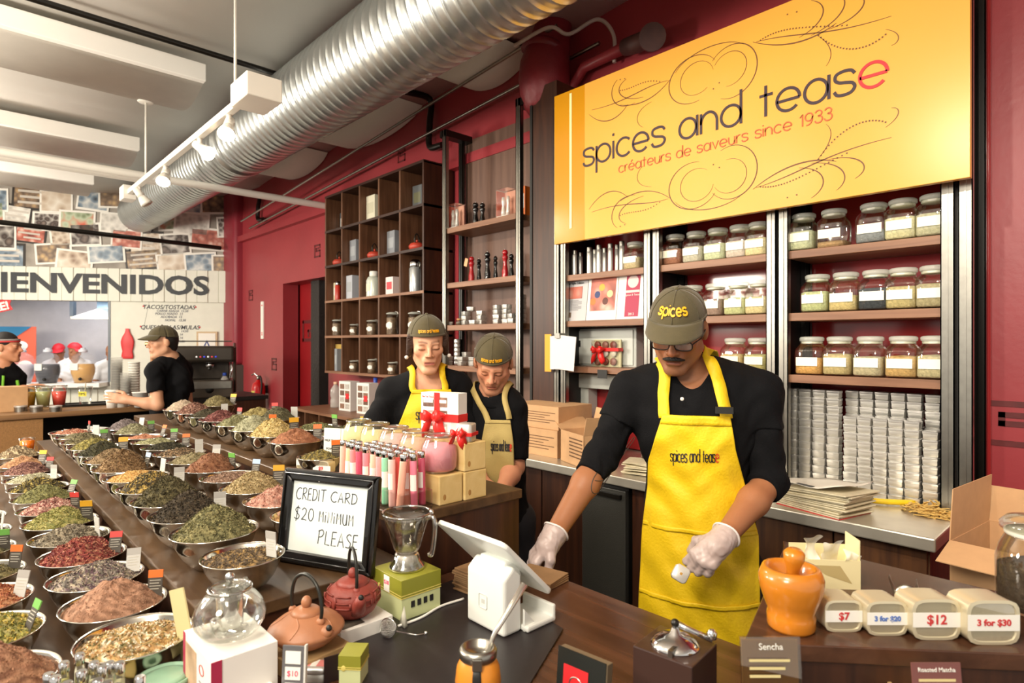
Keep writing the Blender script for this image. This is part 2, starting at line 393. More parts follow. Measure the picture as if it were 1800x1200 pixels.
for a in ((480,560,320),(585,725,235),(800,915,110)): flap(*a)
# curved sound baffles hung under the ceiling
def baffle(x0, x1, yend, label):
    n = 14; r = []
    for i in range(n+1):
        t = i/n; x = x0+(x1-x0)*t; z = 3.60-.13*math.sin(PI*(.12+.78*t))
        r.append([(x, -2.2, z), (x, yend, z)])
    o = thing('ceiling_baffle', label, 'baffle', ((x0+x1)/2, (yend-2.2)/2, 3.5), group='curved ceiling baffles')
    M = Matrix.Translation((-(x0+x1)/2, -(yend-2.2)/2, -3.5))
    obj('curved_panel', MB().sheet(r).tf(M), mat('baffle_white', '#e8e4da', .7, noise=.03), o, smooth=True, solid=.02, soff=1)
    obj('front_rail', MB().box(x0, -2.2, 3.54, x0+.06, yend, 3.67).tf(M), white_p, o, bevel=.005)
    obj('hanger', MB().box(x0-.3*(x0-x1), -1.0, 3.55, x0-.3*(x0-x1)-.03, -.97, 3.76).tf(M), white_m, o)
    obj('hanger', MB().box(x0-.3*(x0-x1), yend-.4, 3.55, x0-.3*(x0-x1)-.03, yend-.37, 3.76).tf(M), white_m, o)
baffle(-4.92, -5.66, 1.43, 'curved white ceiling baffle with the track light stem below it, nearest the camera')
baffle(-7.12, -7.86, 1.45, 'curved white ceiling baffle, middle one of three at the upper left')
baffle(-9.02, -9.72, 1.35, 'curved white ceiling baffle, lowest in view, above the photo collage')

# the big spiral duct along the wall
DY, DZc, DR = 1.99, 3.40, .272
def spiral_duct(x0, x1, r, pitch=.088, seg=48):
    """helical strip duct: every row of points follows the spiral seam"""
    prof = [(0,0),(.06,.0045),(.12,.0045),(.18,0),(.45,0),(.72,0)]; turns = int(abs(x1-x0)/pitch); R_ = []; sg = 1 if x1 > x0 else -1
    for i in range(turns):
        for t, dr in prof:
            R_.append([(x0+sg*(i+t+k/seg)*pitch, DY+(r+dr)*math.cos(2*PI*k/seg), DZc+(r+dr)*math.sin(2*PI*k/seg)) for k in range(seg+1)])
    return MB().sheet(R_)
duct = thing('spiral_duct', 'large galvanised spiral ventilation duct running under the ceiling along the red wall', 'duct', (-4, DY, DZc))
Md = Matrix.Translation((4, -DY, -DZc))
obj('duct_run', spiral_duct(-.9, -5.55, DR).tf(Md), galv, duct, smooth=True)
obj('duct_run', spiral_duct(-5.75, -9.75, DR*.96).tf(Md), galv, duct, smooth=True)
cpl = Matrix.Translation((-5.65, DY, DZc)) @ Matrix.Rotation(PI/2, 4, 'Y')
obj('coupling', MB().lathe([(DR*.97,-.13),(DR*1.03,-.12),(DR*1.03,-.07),(DR*.98,-.06),(DR*.98,.06),(DR*1.04,.07),(DR*1.04,.12),(DR*1.0,.13)], 40, axis=cpl).tf(Md), galv, duct, smooth=True)
for x in (-2.2, -4.9, -7.6):
    obj('hanger_strap', MB().box(x, DY-.004, DZc+DR*.9, x+.03, DY+.004, ZC+.04).tf(Md), steel, duct)

# pipes and conduits
def pipe(name, label, pts, r, m, cat='pipe'):
    o = obj(name, MB().tube(pts, r, 12), m, smooth=True, auto=40); return tag(o, label, cat)
pipe('white_pipe', 'long white pipe crossing below the duct to the red wall', [(-6.2,-1.6,3.08),(-6.2,3.06,3.08)], .035, white_m)
pipe('white_pipe', 'pair pipe of the white ceiling pipe, ending before the duct', [(-6.45,-1.6,3.12),(-6.45,1.45,3.12)], .05, white_m)
pipe('black_conduit', 'thin black conduit along the plaster ceiling at the top', [(-4.55,-2,3.62),(-4.55,1.95,3.62)], .02, blackm)
pipe('black_pipe', 'black pipe hung across the front of the photo collage', [(-8.8,-1.2,2.95),(-8.95,.46,2.95),(-9.2,2.9,2.95)], .03, blackm)
pipe('silver_conduit', 'thin silver conduit below the duct along the red wall', [(-8.2,YW-.28,3.18),(-2.6,YW-.28,3.60)][::-1], .012, steel)
pipe('silver_conduit', 'second thin silver conduit below the duct, closer to the wall', [(-8.4,YW-.1,3.14),(-2.4,YW-.1,3.48)][::-1], .012, steel)
for px, py, l in ((372,60,'upper'),): pass
def wallpipe(px, py0, py1, label):
    a = WYp(px, py0, YW-.05); c = WYp(px, py1, YW-.05)
    pipe('black_pipe_elbow', label, spline([(a.x,YW-.3,a.z),(a.x,YW-.06,a.z),(a.x,YW-.06,(a.z+c.z)/2),(a.x,YW-.06,c.z),(a.x+.18,YW-.06,c.z-.03)], 5), .028, blackm)
wallpipe(757, 175, 258, 'black elbow pipe on the red wall left of the plywood rack')
wallpipe(455, 345, 385, 'black elbow pipe on the red wall near the photo collage')
# lagged red pipe bends high on the wall
lag = mat('lagged_red', '#7d2028', .45, noise=.12, nscale=6, bump=.6, bscale=14)
p0 = WYp(958, 170, YW-.2); 
o = thing('lagged_pipe', 'bulging red painted lagged pipe above the dark shelf partition', 'pipe', p0)
obj('elbow', MB().tube([(0,.02,-.15),(0,0,.02),(.0,-.02,.2),(.02,.05,.42),(.03,.12,.75)], [.13,.175,.18,.12,.11], 20), lag, o, smooth=True, sub=1)
obj('band', MB().tube([(0,-.01,.28),(.01,0,.33)], [.16,.15], 20), lag, o, smooth=True)
p1 = WYp(1135, 70, YW-.12)
o = thing('pipe_valve', 'dark rusty valve and elbow on the red wall above the yellow sign', 'valve', p1)
obj('valve_body', MB().tube([(-.16,.02,.02),(-.06,0,0),(.05,-.02,-.01),(.1,-.08,-.05)], [.05,.055,.05,.06], 14), mat('rusty', '#4a2a24', .6, noise=.3, nscale=12), o, smooth=True)
obj('flange', MB().tube([(.09,-.07,-.045),(.12,-.11,-.065)], [.075,.075], 16), mat('rusty', ''), o, smooth=True, auto=40)
obj('feed_pipe', MB().tube([(-.15,.02,.02),(-.5,.04,.02),(-.62,.05,-.08),(-.64,.05,-.5)], .035, 10), red, o, smooth=True)
pipe('red_conduit', 'looping pale cable over the red wall left of the yellow sign', spline([WYp(905,80,2.7), WYp(965,48,2.75), WYp(1000,60,2.85), WYp(1050,34,3.0), WYp(1078,60,3.05), WYp(1080,110,3.06)], 8), .012, mat('cable_grey', '#b9a9a0', .4), 'cable')

# track lighting
tr = thing('track_light', 'white track lighting bar with four lamp heads hanging below the duct', 'track light', (-4.7, 1.16, 2.876))
T0, T1 = -3.32-(-4.7), -6.05-(-4.7)
obj('track_bar', MB().box(T1, -.02, -.02, T0, .02, .02), white_m, tr, bevel=.003)
obj('stem', MB().tube([(T0-.12,0,.02),(T0-.12,0,.80)], .008, 8), white_m, tr, smooth=True)
obj('stem', MB().tube([(-5.15+4.7-.3,0,.02),(-5.15+4.7-.3,0,.62)], .008, 8), white_m, tr, smooth=True)
obj('canopy', MB().lathe([(.05,0),(.06,.008),(.03,.02)], 18, (-5.15+4.7-.3,0,.60)), white_m, tr, smooth=True)
obj('power_feed', MB().box(T0-.02,-.06,-.05,T0+.22,.12,.07), white_m, tr, bevel=.006)
obj('end_feed', MB().box(T1-.12,-.05,-.06,T1+.04,.05,.06), white_m, tr, bevel=.006)
bulb = mat('lamp_glow', '#fff2d8', .3, emit=26, ecol='#ffe6bd')
def head(x, dirv, lit, aim):
    M = Matrix.Translation((x, 0, -.02))
    arm = obj('lamp_arm', MB().tube([(0,0,0),(0,0,-.045)], .014, 10).tf(M), white_m, tr, smooth=True)
    d = Vector(dirv).normalized(); q = d.to_track_quat('Z', 'Y').to_matrix().to_4x4()
    A = Matrix.Translation((x, 0, -.075)) @ q
    obj('lamp_socket', MB().lathe([(.022,-.05),(.026,-.045),(.028,0),(.03,.03)], 16, axis=A), white_m, tr, smooth=True)
    hd = obj('lamp_head', MB().lathe([(.03,.03),(.036,.05),(.045,.085),(.048,.10)], 18, axis=A), white_m, tr, smooth=True)
    obj('bulb_face', MB().lathe([(.0461,.099),(.035,.106),(.001,.109)], 18, axis=A), bulb if lit else mat('bulb_off', '#cfc8ba', .3), hd, smooth=True)
    if lit:
        pos = Vector((-4.7, 1.16, 2.876))+Vector((x,0,-.095))+d*.125
        spot('track_spot', pos, pos+d*2, aim, 85, .7)
head(T0-.22, (.6,-.35,-.8), True, 40)
head(T0-.75, (.75,.25,-.5), True, 30)
head(T0-1.55, (.6,-.3,-.8), True, 40)
head(T0-2.35, (.2,.5,-.8), False, 0)

# ---------------------------------------------------------------- the taco stand across the hall
RX, RY = -9.34, 3.07; FU = Vector((.515, .857)).normalized(); FANG = math.atan2(FU.y, FU.x)
FN = Vector((FU.y, -FU.x))
def far(px, py, off=0.):
    """local (x, z) on the far wall plane shifted towards the hall by off"""
    l = (px-CX)/FPX; D = Vector((SC_X(l), SC_Y(l))); O = Vector((RX, RY))+FN*off
    d = O.dot(FN)/D.dot(FN); P = D*d
    return ((P-Vector((RX, RY))).dot(FU), CAMH-(py-CY)/FPX*d)
xw, zt = far(193, 528); _, zl = far(100, 672); xl, _ = far(4, 600); xl -= .9
wf = struct(thing('wall_far', 'white taco stand front under a wall of pasted photographs', 'wall', (RX, RY, 0), FANG)); del wf['label'], wf['category']
zs0 = far(200, 529)[1]; zs1 = far(200, 473)[1]
obj('upper_wall', MB().box(-9, .02, zs0, .7, .2, 4.0), mat('collage_ground', '#9a938a', .7, noise=.3, nscale=5), wf)
obj('menu_wall', MB().box(xw, 0, 0, .1, .15, zs0), cream, wf)
obj('low_wall', MB().box(-9, 0, 0, xw, .15, zl-.06), cream, wf)
obj('left_wall', MB().box(-9, 0, zl-.06, xl, .15, zs0), cream, wf)
obj('ledge', MB().box(xl, -.28, zl-.06, xw-.02, .16, zl), mat('ledge_white', '#f0efec', .35), wf, bevel=.008)
obj('window_trim', MB().box(xw-.02, -.01, zl, xw+.01, .15, zs0), mat('trim_dark', '#56606a', .4), wf)
for i in range(8):
    x = xw-.15-i*.34
    obj('skirt_panel', MB().box(x-.32, -.02, .05, x, 0, zl-.1), cream, wf, bevel=.004)
# photographs pasted over the upper wall
random.seed(11)
PAL = [('#c9b8a4','#7a5a44','#e8e2d6'),('#3a2c28','#8a7a70','#d8d2ca'),('#b8c4a8','#5a6a3a','#d06048'),('#7a8c9c','#2c3440','#d8d8d4'),('#c06a58','#e8c8b8','#6a2c24'),('#d8d4cc','#a8a49c','#f0ece4'),('#86705c','#c8a878','#3c3028')]
def print_mat(i):
    n = 'photo_print_%d' % i
    if n in MATS: return MATS[n]
    m = bpy.data.materials.new(n); m.use_nodes = True; nt = m.node_tree; b_ = nt.nodes['Principled BSDF']; b_.inputs['Roughness'].default_value = .4
    tc = nt.nodes.new('ShaderNodeTexCoord'); v = nt.nodes.new('ShaderNodeTexVoronoi'); v.inputs['Scale'].default_value = 9+i; 
    nz = nt.nodes.new('ShaderNodeTexNoise'); nz.inputs['Scale'].default_value = 3+i*.5
    mx = nt.nodes.new('ShaderNodeMix'); mx.data_type = 'FLOAT'; mx.inputs[0].default_value = .55
    r = nt.nodes.new('ShaderNodeValToRGB'); e = r.color_ramp.elements; c = PAL[i % len(PAL)]
    e[0].position = .25; e[0].color = (*lin(c[1]), 1); e[1].position = .75; e[1].color = (*lin(c[2]), 1); k = e.new(.5); k.color = (*lin(c[0]), 1)
    nt.links.new(tc.outputs['Object'], v.inputs['Vector']); nt.links.new(tc.outputs['Object'], nz.inputs['Vector'])
    nt.links.new(v.outputs['Distance'], mx.inputs[2]); nt.links.new(nz.outputs['Fac'], mx.inputs[3]); nt.links.new(mx.outputs[0], r.inputs['Fac']); nt.links.new(r.outputs['Color'], b_.inputs['Base Color'])
    MATS[n] = m; return m
k = 0
for row in range(5):
    for c in range(12):
        x = -4.3+c*.385+random.uniform(-.09,.09)+(row % 2)*.18; z = zs1+.16+row*.265+random.uniform(-.06,.06)
        if z > 3.66 or x > .22: continue
        wq, hq = random.uniform(.36,.5), random.uniform(.26,.36)
        M = Matrix.Translation((x, .012-.0035*(k % 4), z)) @ Matrix.Rotation(random.uniform(-.14,.14), 4, 'Y')
        pr = obj('photo_print', MB().obox(M, (wq, .006, hq)), paperw if k % 4 else mat('dark_print', '#2a2420', .5), wf)
        obj('picture', MB().obox(M @ Matrix.Translation((0,-.0035,0)), (wq*.88, .003, hq*.82)), print_mat((k*3+row) % 9), pr)
        if k % 4 == 0:
            for j in range(3):
                obj('caption', MB().obox(M @ Matrix.Translation((random.uniform(-.03,.03),-.006,hq*(.22-.22*j))), (wq*random.uniform(.5,.75), .002, hq*.09)), mat('caption_white', '#c9c2b8', .6), pr)
        k += 1
# corrugated fascia with the greeting
fas = thing('stand_fascia', 'white corrugated fascia board reading BIENVENIDOS over the taco window', 'sign', (RX, RY, 0), FANG)
x1 = far(403, 500, .06)[0]; xsl = far(-40, 500, .06)[0]; n = 22; sw = (x1-xsl)/n
obj('board', MB().box(xsl, -.045, zs0, x1, .0, zs1), cream, fas)
for i in range(n):
    o_ = obj('slat', MB().box(xsl+i*sw+.006, -.06 if i % 2 else -.052, zs0-.005, xsl+(i+1)*sw-.006, -.045, zs1+.006), cream, fas, bevel=.004)
xa = far(-40, 500, .07)[0]; xb = far(366, 500, .07)[0]
t = text('lettering', 'BIENVENIDOS', .38, mat('fascia_letters', '#33363a', .6), fas, ((xa+xb)/2, -.063, (zs0+zs1)/2-.005), bold=.012)
t.scale = ((xb-xa)/max(1e-6, t.dimensions.x), .98, 1)
# menu lettering on the white wall
pen = mat('menu_ink', '#3a3c44', .6); pen2 = mat('menu_ink_pale', '#7c7e84', .6)
mn = thing('menu_lettering', 'hand painted menu reading TACOS/TOSTADAS on the white stand wall', 'menu', (RX, RY, 0), FANG)
def menu(px, py, s, size, m, al='CENTER'):
    x, z = far(px, py, .004); stuff(text('menu_line', s, size, m, mn, (x, -.004, z), shear=.2, align=al, bold=.001, sx=.95))
menu(297, 540, 'TACOS/TOSTADAS', .085, pen); menu(303, 546.5, 'CARNE ASADA  13.50', .046, pen2); menu(297, 551.5, 'POLLO ASADO  13', .046, pen2)
menu(301, 557, 'ADOBADA  13', .046, pen2); menu(308, 562.8, 'NOPAL   12.50', .046, pen2)
menu(299, 575.5, 'QUESADILLAS/MULAS', .085, pen); menu(324, 582, '14.50', .046, pen2); menu(318, 588, '14', .046, pen2); menu(318, 594, '14', .046, pen2); menu(318, 600, '13.50', .046, pen2)
redm = mat('red_plain', '#d3262b', .45)
for px, py in ((252,538),(344,539.5),(247,573.5),(351,575)):
    x, z = far(px, py, .004); obj('star', MB().sphere((x, -.004, z), .012, 8, 6, (1,.3,1)), redm, mn)
# kitchen behind the window
kw = struct(thing('wall_kitchen', '', '', (RX, RY, 0), FANG)); del kw['label'], kw['category']
kgrey = mat('kitchen_grey', '#b9b6b8', .5, noise=.05)
obj('back_wall', MB().box(-6, 2.2, 0, .2, 2.3, 2.8), kgrey, kw)
obj('side_wall', MB().box(xw+.55, .15, 0, xw+.62, 2.2, 2.8), kgrey, kw)
obj('kitchen_ceiling', MB().box(-6, .15, 2.75, xw+.6, 2.3, 2.8), kgrey, kw)
obj('kitchen_floor', MB().box(-6, .15, .01, xw+.6, 2.2, .03), kgrey, kw)
obj('post', MB().box(xw-.95, 1.0, 2.0, xw-.9, 1.1, 2.75), mat('trim_dark', ''), kw)
hood = thing('cooker_hood', 'steel cooker hood with pale blue sides in the taco kitchen', 'hood', (RX, RY, 0), FANG)
hb = MB().prism([(0,0),(1.0,0),(1.0,.8),(0,.8)], 0, .02)
x0 = xw-.35
obj('canopy', MB().add([(x0-.35,.5,1.97),(x0+.5,.5,1.97),(x0+.5,1.6,1.97),(x0-.35,1.6,1.97),(x0-.1,.7,2.1),(x0+.5,.7,2.1),(x0+.5,1.6,2.1),(x0-.15,1.6,2.1)],[(0,3,2,1),(4,5,6,7),(0,1,5,4),(1,2,6,5),(2,3,7,6),(3,0,4,7)]), steel, hood)
obj('flue', MB().box(x0-.12, .75, 2.1, x0+.5, 1.5, 2.74), mat('hood_blue', '#7f9cb8', .3, metal=.6), hood)
obj('rim', MB().box(x0-.36, .49, 1.94, x0+.5, .52, 1.972), mat('hood_rim', '#d8d2b8', .3, metal=.6), hood)
area('kitchen_light', tuple(Vector((RX,RY,0))+Vector((FU.x,FU.y,0))*(xw-.9)-Vector((FN.x,FN.y,0))*.9+Vector((0,0,2.7))), tuple(Vector((RX,RY,0))+Vector((FU.x,FU.y,0))*(xw-.9)-Vector((FN.x,FN.y,0))*.9), 1.2, 45, (.95,.97,1))
po = thing('poster', 'orange poster with a blue diagonal band in the taco kitchen', 'poster', (RX, RY, 0), FANG)
xp0, zp0 = far(64, 574, -1.2); xp1 = far(-30, 574, -1.2)[0]; 
obj('sheet', MB().box(xp1, 1.18, zp0-1.0, xp0, 1.2, zp0), mat('poster_orange', '#e0664a', .5), po)
obj('band', MB().add([(xp1,1.17,zp0),(xp0-.05,1.17,zp0),(xp1,1.17,zp0-.5)],[(0,2,1)]), mat('poster_blue', '#2e7ba6', .5), po)
stuff(text('lettering', 'letim', .16, paperw, po, (xp0-.38, 1.165, zp0-.15), rot=(PI/2,.45,0)))
for dx, dz in ((-.2,-.3),(-.14,-.6)): obj('bubble', MB().sphere((xp0+dx,1.17,zp0+dz), .1, 16, 8, (1,.1,.75)), paperw, po, smooth=True)
sg = thing('hanging_sign', 'small red sign ending in RE! at the left edge of the taco window', 'sign', (RX, RY, 0), FANG)
xs, zsn = far(8, 541, .02)
obj('plate', MB().add([(xs-.45,-.02,zsn-.17),(xs+.1,-.02,zsn-.02),(xs+.06,-.02,zsn+.05),(xs+.09,-.02,zsn+.15),(xs-.45,-.02,zsn+.0)],[(0,1,2,3,4)]), redm, sg, solid=.01)
text('lettering', 'RE!', .15, paperw, sg, (xs-.045, -.024, zsn+.01), rot=(PI/2,-.26,0), bold=.006)
# bottle sign, framed notice, thermometer strip, extinguisher
xb_, zb_ = far(224, 630, .02)
bs = obj('bottle_sign', MB().lathe([(.001,-.0),(.085,0),(.09,.05),(.075,.14),(.095,.24),(.1,.32),(.08,.40),(.04,.48),(.028,.54),(.032,.56),(.001,.565)], 20), redm, smooth=True)
bs.scale = (.85, .14, .76); p = Vector((RX,RY,0))+Vector((FU.x,FU.y,0))*xb_+Vector((FN.x,FN.y,0))*.025; bs.location = (p.x,p.y,zb_); bs.rotation_euler = (0,0,FANG)
tag(bs, 'red bottle-shaped sign on the white taco stand wall', 'sign')
fr = thing('framed_notice', 'pale wooden framed notice with a blue triangle above the espresso machine', 'picture frame', (RX, RY, 0), FANG)
xf, zf = far(364, 603, .02)
obj('frame', MB().box(xf-.14,-.03,zf-.17,xf+.14,-.003,zf+.17), wood('pale_frame','#b99a72','#cfb48c'), fr); obj('paper', MB().box(xf-.115,-.034,zf-.145,xf+.115,-.03,zf+.145), paperw, fr)
obj('triangle', MB().add([(xf-.05,-.036,zf-.06),(xf+.05,-.036,zf-.06),(xf,-.036,zf+.05),(xf-.02,-.036,zf-.04),(xf+.02,-.036,zf-.04),(xf,-.036,zf+.01)],[(0,3,5,2),(2,5,4,1)]), mat('navy','#2c3a80',.5), fr)
p = WYp(462, 560, YW)
th_ = thing('wall_strip', 'narrow white strip gauge with red marks on the red wall', 'gauge', (p.x, YW-.012, p.z))
obj('strip', MB().box(-.045,0,-.27,.045,.012,.23), paperw, th_)
for z in (.17,-.2,-.225): obj('mark', MB().box(-.015,-.002,z,.015,.0,z+.018), redm, th_)
p = WYp(453, 718, YW-.12)
ex = thing('fire_extinguisher', 'red fire extinguisher with a yellow label hung on the red wall', 'extinguisher', (p.x, YW-.11, p.z))
obj('cylinder', MB().lathe([(.06,0),(.082,.02),(.085,.06),(.085,.27),(.07,.33),(.03,.36),(.025,.38)], 20), mat('extinguisher_red', '#cc1418', .3), ex, smooth=True)
obj('label_band', MB().sheet([[(.0862*math.cos(a), .0862*math.sin(a), z) for a in [PI*1.0+PI*.7*i/10 for i in range(11)]] for z in (.08,.24)]), mat('label_yellow','#d8d060',.5), ex)
obj('valve', MB().tube([(0,0,.37),(0,0,.43)], .022, 10), steel, ex, smooth=True); obj('handle', MB().tube([(0,0,.42),(-.05,-.03,.46),(-.1,-.05,.44)], .01, 8), steel, ex)
obj('hose', MB().tube(spline([(0,0,.41),(.07,0,.42),(.11,0,.3),(.1,-.02,.1)],5), .012, 8), black, ex, smooth=True); obj('bracket', MB().box(-.03,.08,.2,.03,.112,.3), black, ex)
# ================================================================ the shelf wall
PX = [-.51, -1.187, -1.865, -2.535]      # steel posts
ZS = [2.0, 1.717, 1.437]                 # shelf tops
glossred = mat('gloss_red_panel', '#9c2a2c', .12, spec=.6)
rack = thing('steel_shelf_rack', 'steel post shelving with walnut shelves and gloss red back, full of spice jars', 'shelving', (-1.5, YF, .92))
Mr = Matrix.Translation((1.5, -YF, -.92))
obj('back_panel', MB().box(PX[3], YW-.03, .93, PX[0]+.06, YW-.005, 3.05).tf(Mr), glossred, rack)
def post(x, y, z0, z1, par, M, m=steel, w=.045, dd=.03):
    b = MB().box(x-w/2, y, z0, x+w/2, y+.004, z1).box(x-w/2, y, z0, x-w/2+.004, y+dd, z1).box(x+w/2-.004, y, z0, x+w/2, y+dd, z1).box(x-.003, y-.004, z0, x+.003, y, z1)
    obj('post', b.tf(M), m, par)
for x in PX:
    for dx in (-.028, .028): post(x+dx, YF-.005, .925, 3.06, rack, Mr)
    for dx in (-.028, .028): post(x+dx, YW-.07, .925, 3.06, rack, Mr, blackm)
    obj('post_web', MB().box(x-.008, YF+.03, .925, x+.008, YW-.03, 3.05).tf(Mr), black, rack)
for i in range(3):
    for z in ZS:
        obj('shelf', MB().box(PX[i+1]+.05, YF+.01, z-.036, PX[i]-.05, YW-.03, z).tf(Mr), midwood, rack, bevel=.002)
# dark timber partition and the plywood backed rack
pt = thing('timber_partition', 'tall dark timber partition between the plywood rack and the jar shelves', 'partition', (-2.67, 2.95, .925))
obj('panel', MB().box(-.105, -.15, 0, .105, .15, 2.31), dkwoodz, pt, bevel=.003)
obj('edge_strip', MB().box(-.128, -.155, 0, -.107, .15, 2.31), black, pt)
lr = thing('plywood_rack', 'tall open rack with plywood back and four walnut shelves of pepper mills', 'shelving', (-3.32, YF, .925))
Ml = Matrix.Translation((3.32, -YF, -.925))
obj('back_panel', MB().box(-3.80, YW-.06, .93, -2.84, YW-.03, 3.2).tf(Ml), plywood, lr)
for x in (-2.915, -3.737):
    post(x, YF, .93, 3.22, lr, Ml); post(x+(.05 if x > -3 else -.05), YW-.12, .93, 3.2, lr, Ml, blackm)
obj('top_bracket', MB().box(-3.79, YF, 3.17, -3.71, YW-.06, 3.22).tf(Ml), blackm, lr); obj('top_bracket', MB().box(-2.94, YF, 3.17, -2.86, YW-.06, 3.22).tf(Ml), blackm, lr)
ZL = [2.46, 2.04, 1.717, 1.41]
for z in ZL: obj('shelf', MB().box(-3.71, YF+.01, z-.04, -2.94, YW-.06, z).tf(Ml), midwood, lr, bevel=.002)
# cube shelf
CX0, CX1, CZ0, CZ1 = -5.715, -4.015, 1.293, 3.045; CW = (CX1-CX0)/5; CH = (CZ1-CZ0)/5
cs = thing('cube_shelf', 'dark wood wall shelf divided into five by five square cubbies', 'shelf', ((CX0+CX1)/2, YF, CZ0))
Mc = Matrix.Translation((-(CX0+CX1)/2, -YF, -CZ0)); T = .022
obj('back_panel', MB().box(CX0, YW-.03, CZ0, CX1, YW-.005, CZ1).tf(Mc), dkwoodz, cs)
for i in range(6):
    x = CX0+i*CW; obj('side_panel' if i in (0,5) else 'divider', MB().box(x-T/2, YF, CZ0, x+T/2, YW-.03, CZ1).tf(Mc), dkwoodz if i == 5 else midwoodz, cs)
    z = CZ0+i*CH; obj('shelf_board', MB().box(CX0-T/2, YF-.003, z-T/2, CX1+T/2, YW-.03, z+T/2).tf(Mc), midwood if i < 3 else dkwood, cs)
# low cubby cabinet beneath, steel worktop and its base cabinets
lc = thing('low_cubby', 'low walnut cubby cabinet under the cube shelf by the doorway', 'cabinet', (-4.85, 2.45, 0))
for z in (0, .3, .6, .935): obj('board', MB().box(-.88, 0, z, .88, .64, z+.025), midwood, lc)
for i in range(7): obj('upright', MB().box(-.88+i*.29, .005, .02, -.86+i*.29, .64, .94), midwoodz, lc)
obj('back_panel', MB().box(-.88, .62, 0, .88, .64, .94), black, lc)
wt = tag(obj('steel_worktop', MB().box(-3.92, 2.43, .872, -.50, YW-.005, .92), mat('worktop_steel', '#d2ccbe', .34, metal=.7, noise=.06, nscale=14), bevel=.006), 'brushed steel worktop along the shelf wall', 'worktop')
bw = wood('base_wood', '#3a2010', '#5e3a1c', .5, 'Z')
for i in range(4):
    x0 = -.53-i*.63 if i < 2 else -.53-i*.63-.30
    cbn = thing('base_cabinet', 'brown timber base cabinet under the steel worktop, %s from its right end' % ORD[i], 'cabinet', (x0-.315, 2.5, 0), group='base cabinets under the steel worktop')
    obj('body', MB().box(-.31, .02, .08, .31, .6, .872), bw if i == 0 else dkwoodz, cbn); obj('door', MB().box(-.305, 0, .1, -.003, .02, .86), bw if i == 0 else dkwoodz, cbn, bevel=.003); obj('door', MB().box(.003, 0, .1, .305, .02, .86), bw if i == 0 else dkwoodz, cbn, bevel=.003)
    obj('plinth', MB().box(-.3, .06, 0, .3, .6, .08), black, cbn)
fx = W(1098, 1000, .5)
fg = thing('under_counter_fridge', 'black under-counter fridge beneath the steel worktop behind the man', 'fridge', (-1.94, 2.47, 0))
obj('body', MB().box(-.14, .03, .05, .14, .6, .865), black, fg); obj('door', MB().box(-.14, 0, .08, .14, .03, .84), mat('fridge_door', '#34332f', .35, bump=.2, bscale=200), fg, bevel=.004); obj('handle', MB().box(-.12,-.02,.80,.12,0,.82), blackm, fg)

# ---------------------------------------------------------------- the yellow shop sign
SY = 2.70; SX0, SX1, SZ0, SZ1 = -2.496, -.451, 2.18, 3.08; SXm = -2.254
sign = thing('shop_sign', 'large yellow shop sign reading spices and tease with swirling flourishes', 'sign', (-1.47, SY, SZ0))
Ms = Matrix.Translation((1.47, -SY, -SZ0))
yel = mat('sign_yellow', '#e5a746', .26, noise=.04, nscale=1.2, spec=.5); yel2 = mat('sign_gold', '#c98a12', .25)
obj('panel', MB().box(SXm, SY, SZ0, SX1, SY+.03, SZ1).tf(Ms), yel, sign, bevel=.002)
obj('side_strip', MB().box(SX0, SY+.004, SZ0, SXm-.002, SY+.034, SZ1).tf(Ms), yel2, sign, bevel=.002)
obj('pale_line', MB().box(SX0+.125, SY+.001, SZ0+.08, SX0+.142, SY+.004, SZ1-.02).tf(Ms), mat('pale_line', '#ffe9a8', .3), sign)
obj('bracket', MB().box(-.70, SY+.03, 2.3, -.62, YF, 2.4).tf(Ms), steel, sign); obj('bracket', MB().box(-2.2, SY+.03, 2.3, -2.12, YF, 2.4).tf(Ms), steel, sign)
brown = mat('sign_brown', '#33202a', .5); redl = mat('sign_red', '#c4232b', .5)
def lettering(txt, x0, x1, zb, xh, wd, m, parent, M, font=LOW, lastm=None, gap=.2, th=.003, y=SY, name='letter', join=False):
    st, tot = strokes(txt, font, gap); k = (x1-x0)/tot; allb = MB()
    for i, (ch, ss) in enumerate(st):
        b = MB()
        for s_ in ss: b.ribbon([(x0+p[0]*k, zb+p[1]*xh) for p in s_], wd, th)
        if not b.v: continue
        b.v = [(v[0], y+v[1], v[2]) for v in b.v]
        if M is not None: b.tf(M)
        if join and not (lastm and i == len(st)-1): allb.add(b.v, b.f)
        else: obj(name, b, lastm if (lastm and i == len(st)-1) else m, parent)
    if join: obj('lettering', allb, m, parent)
lettering('spices and tease', -2.262, -.705, 2.602, .098, .0125, brown, sign, Ms, lastm=redl, gap=.13)
lettering('créateurs de saveurs since 1933', -2.01, -.915, 2.515, .036, .0052, mat('sign_red2', '#c25a2a', .5), sign, Ms, gap=.2)
def flour(pts, w0=.0015, w1=.005):
    n = len(pts); return pts, [w0+(w1-w0)*math.sin(PI*i/(n-1)) for i in range(n)]
FL = []
FL += [flour(arc(-1.56,2.36,.135,.115,75,330,30)), flour(arc(-1.54,2.36,.09,.08,50,350,26),.001,.003), flour(arc(-1.36,2.385,.125,.125,115,-140,30)), flour(arc(-1.37,2.37,.085,.08,100,-150,26),.001,.003), flour(arc(-1.47,2.33,.2,.1,200,330,24),.001,.004)]
FL += [flour(bez((-1.255,2.285),(-1.1,2.38),(-.98,2.37),(-.9,2.335)),.002,.006), flour(bez((-1.24,2.29),(-1.05,2.31),(-.95,2.38),(-.70,2.385),24)), flour(bez((-.98,2.355),(-.93,2.4),(-.90,2.46),(-.94,2.5)),.001,.003)]
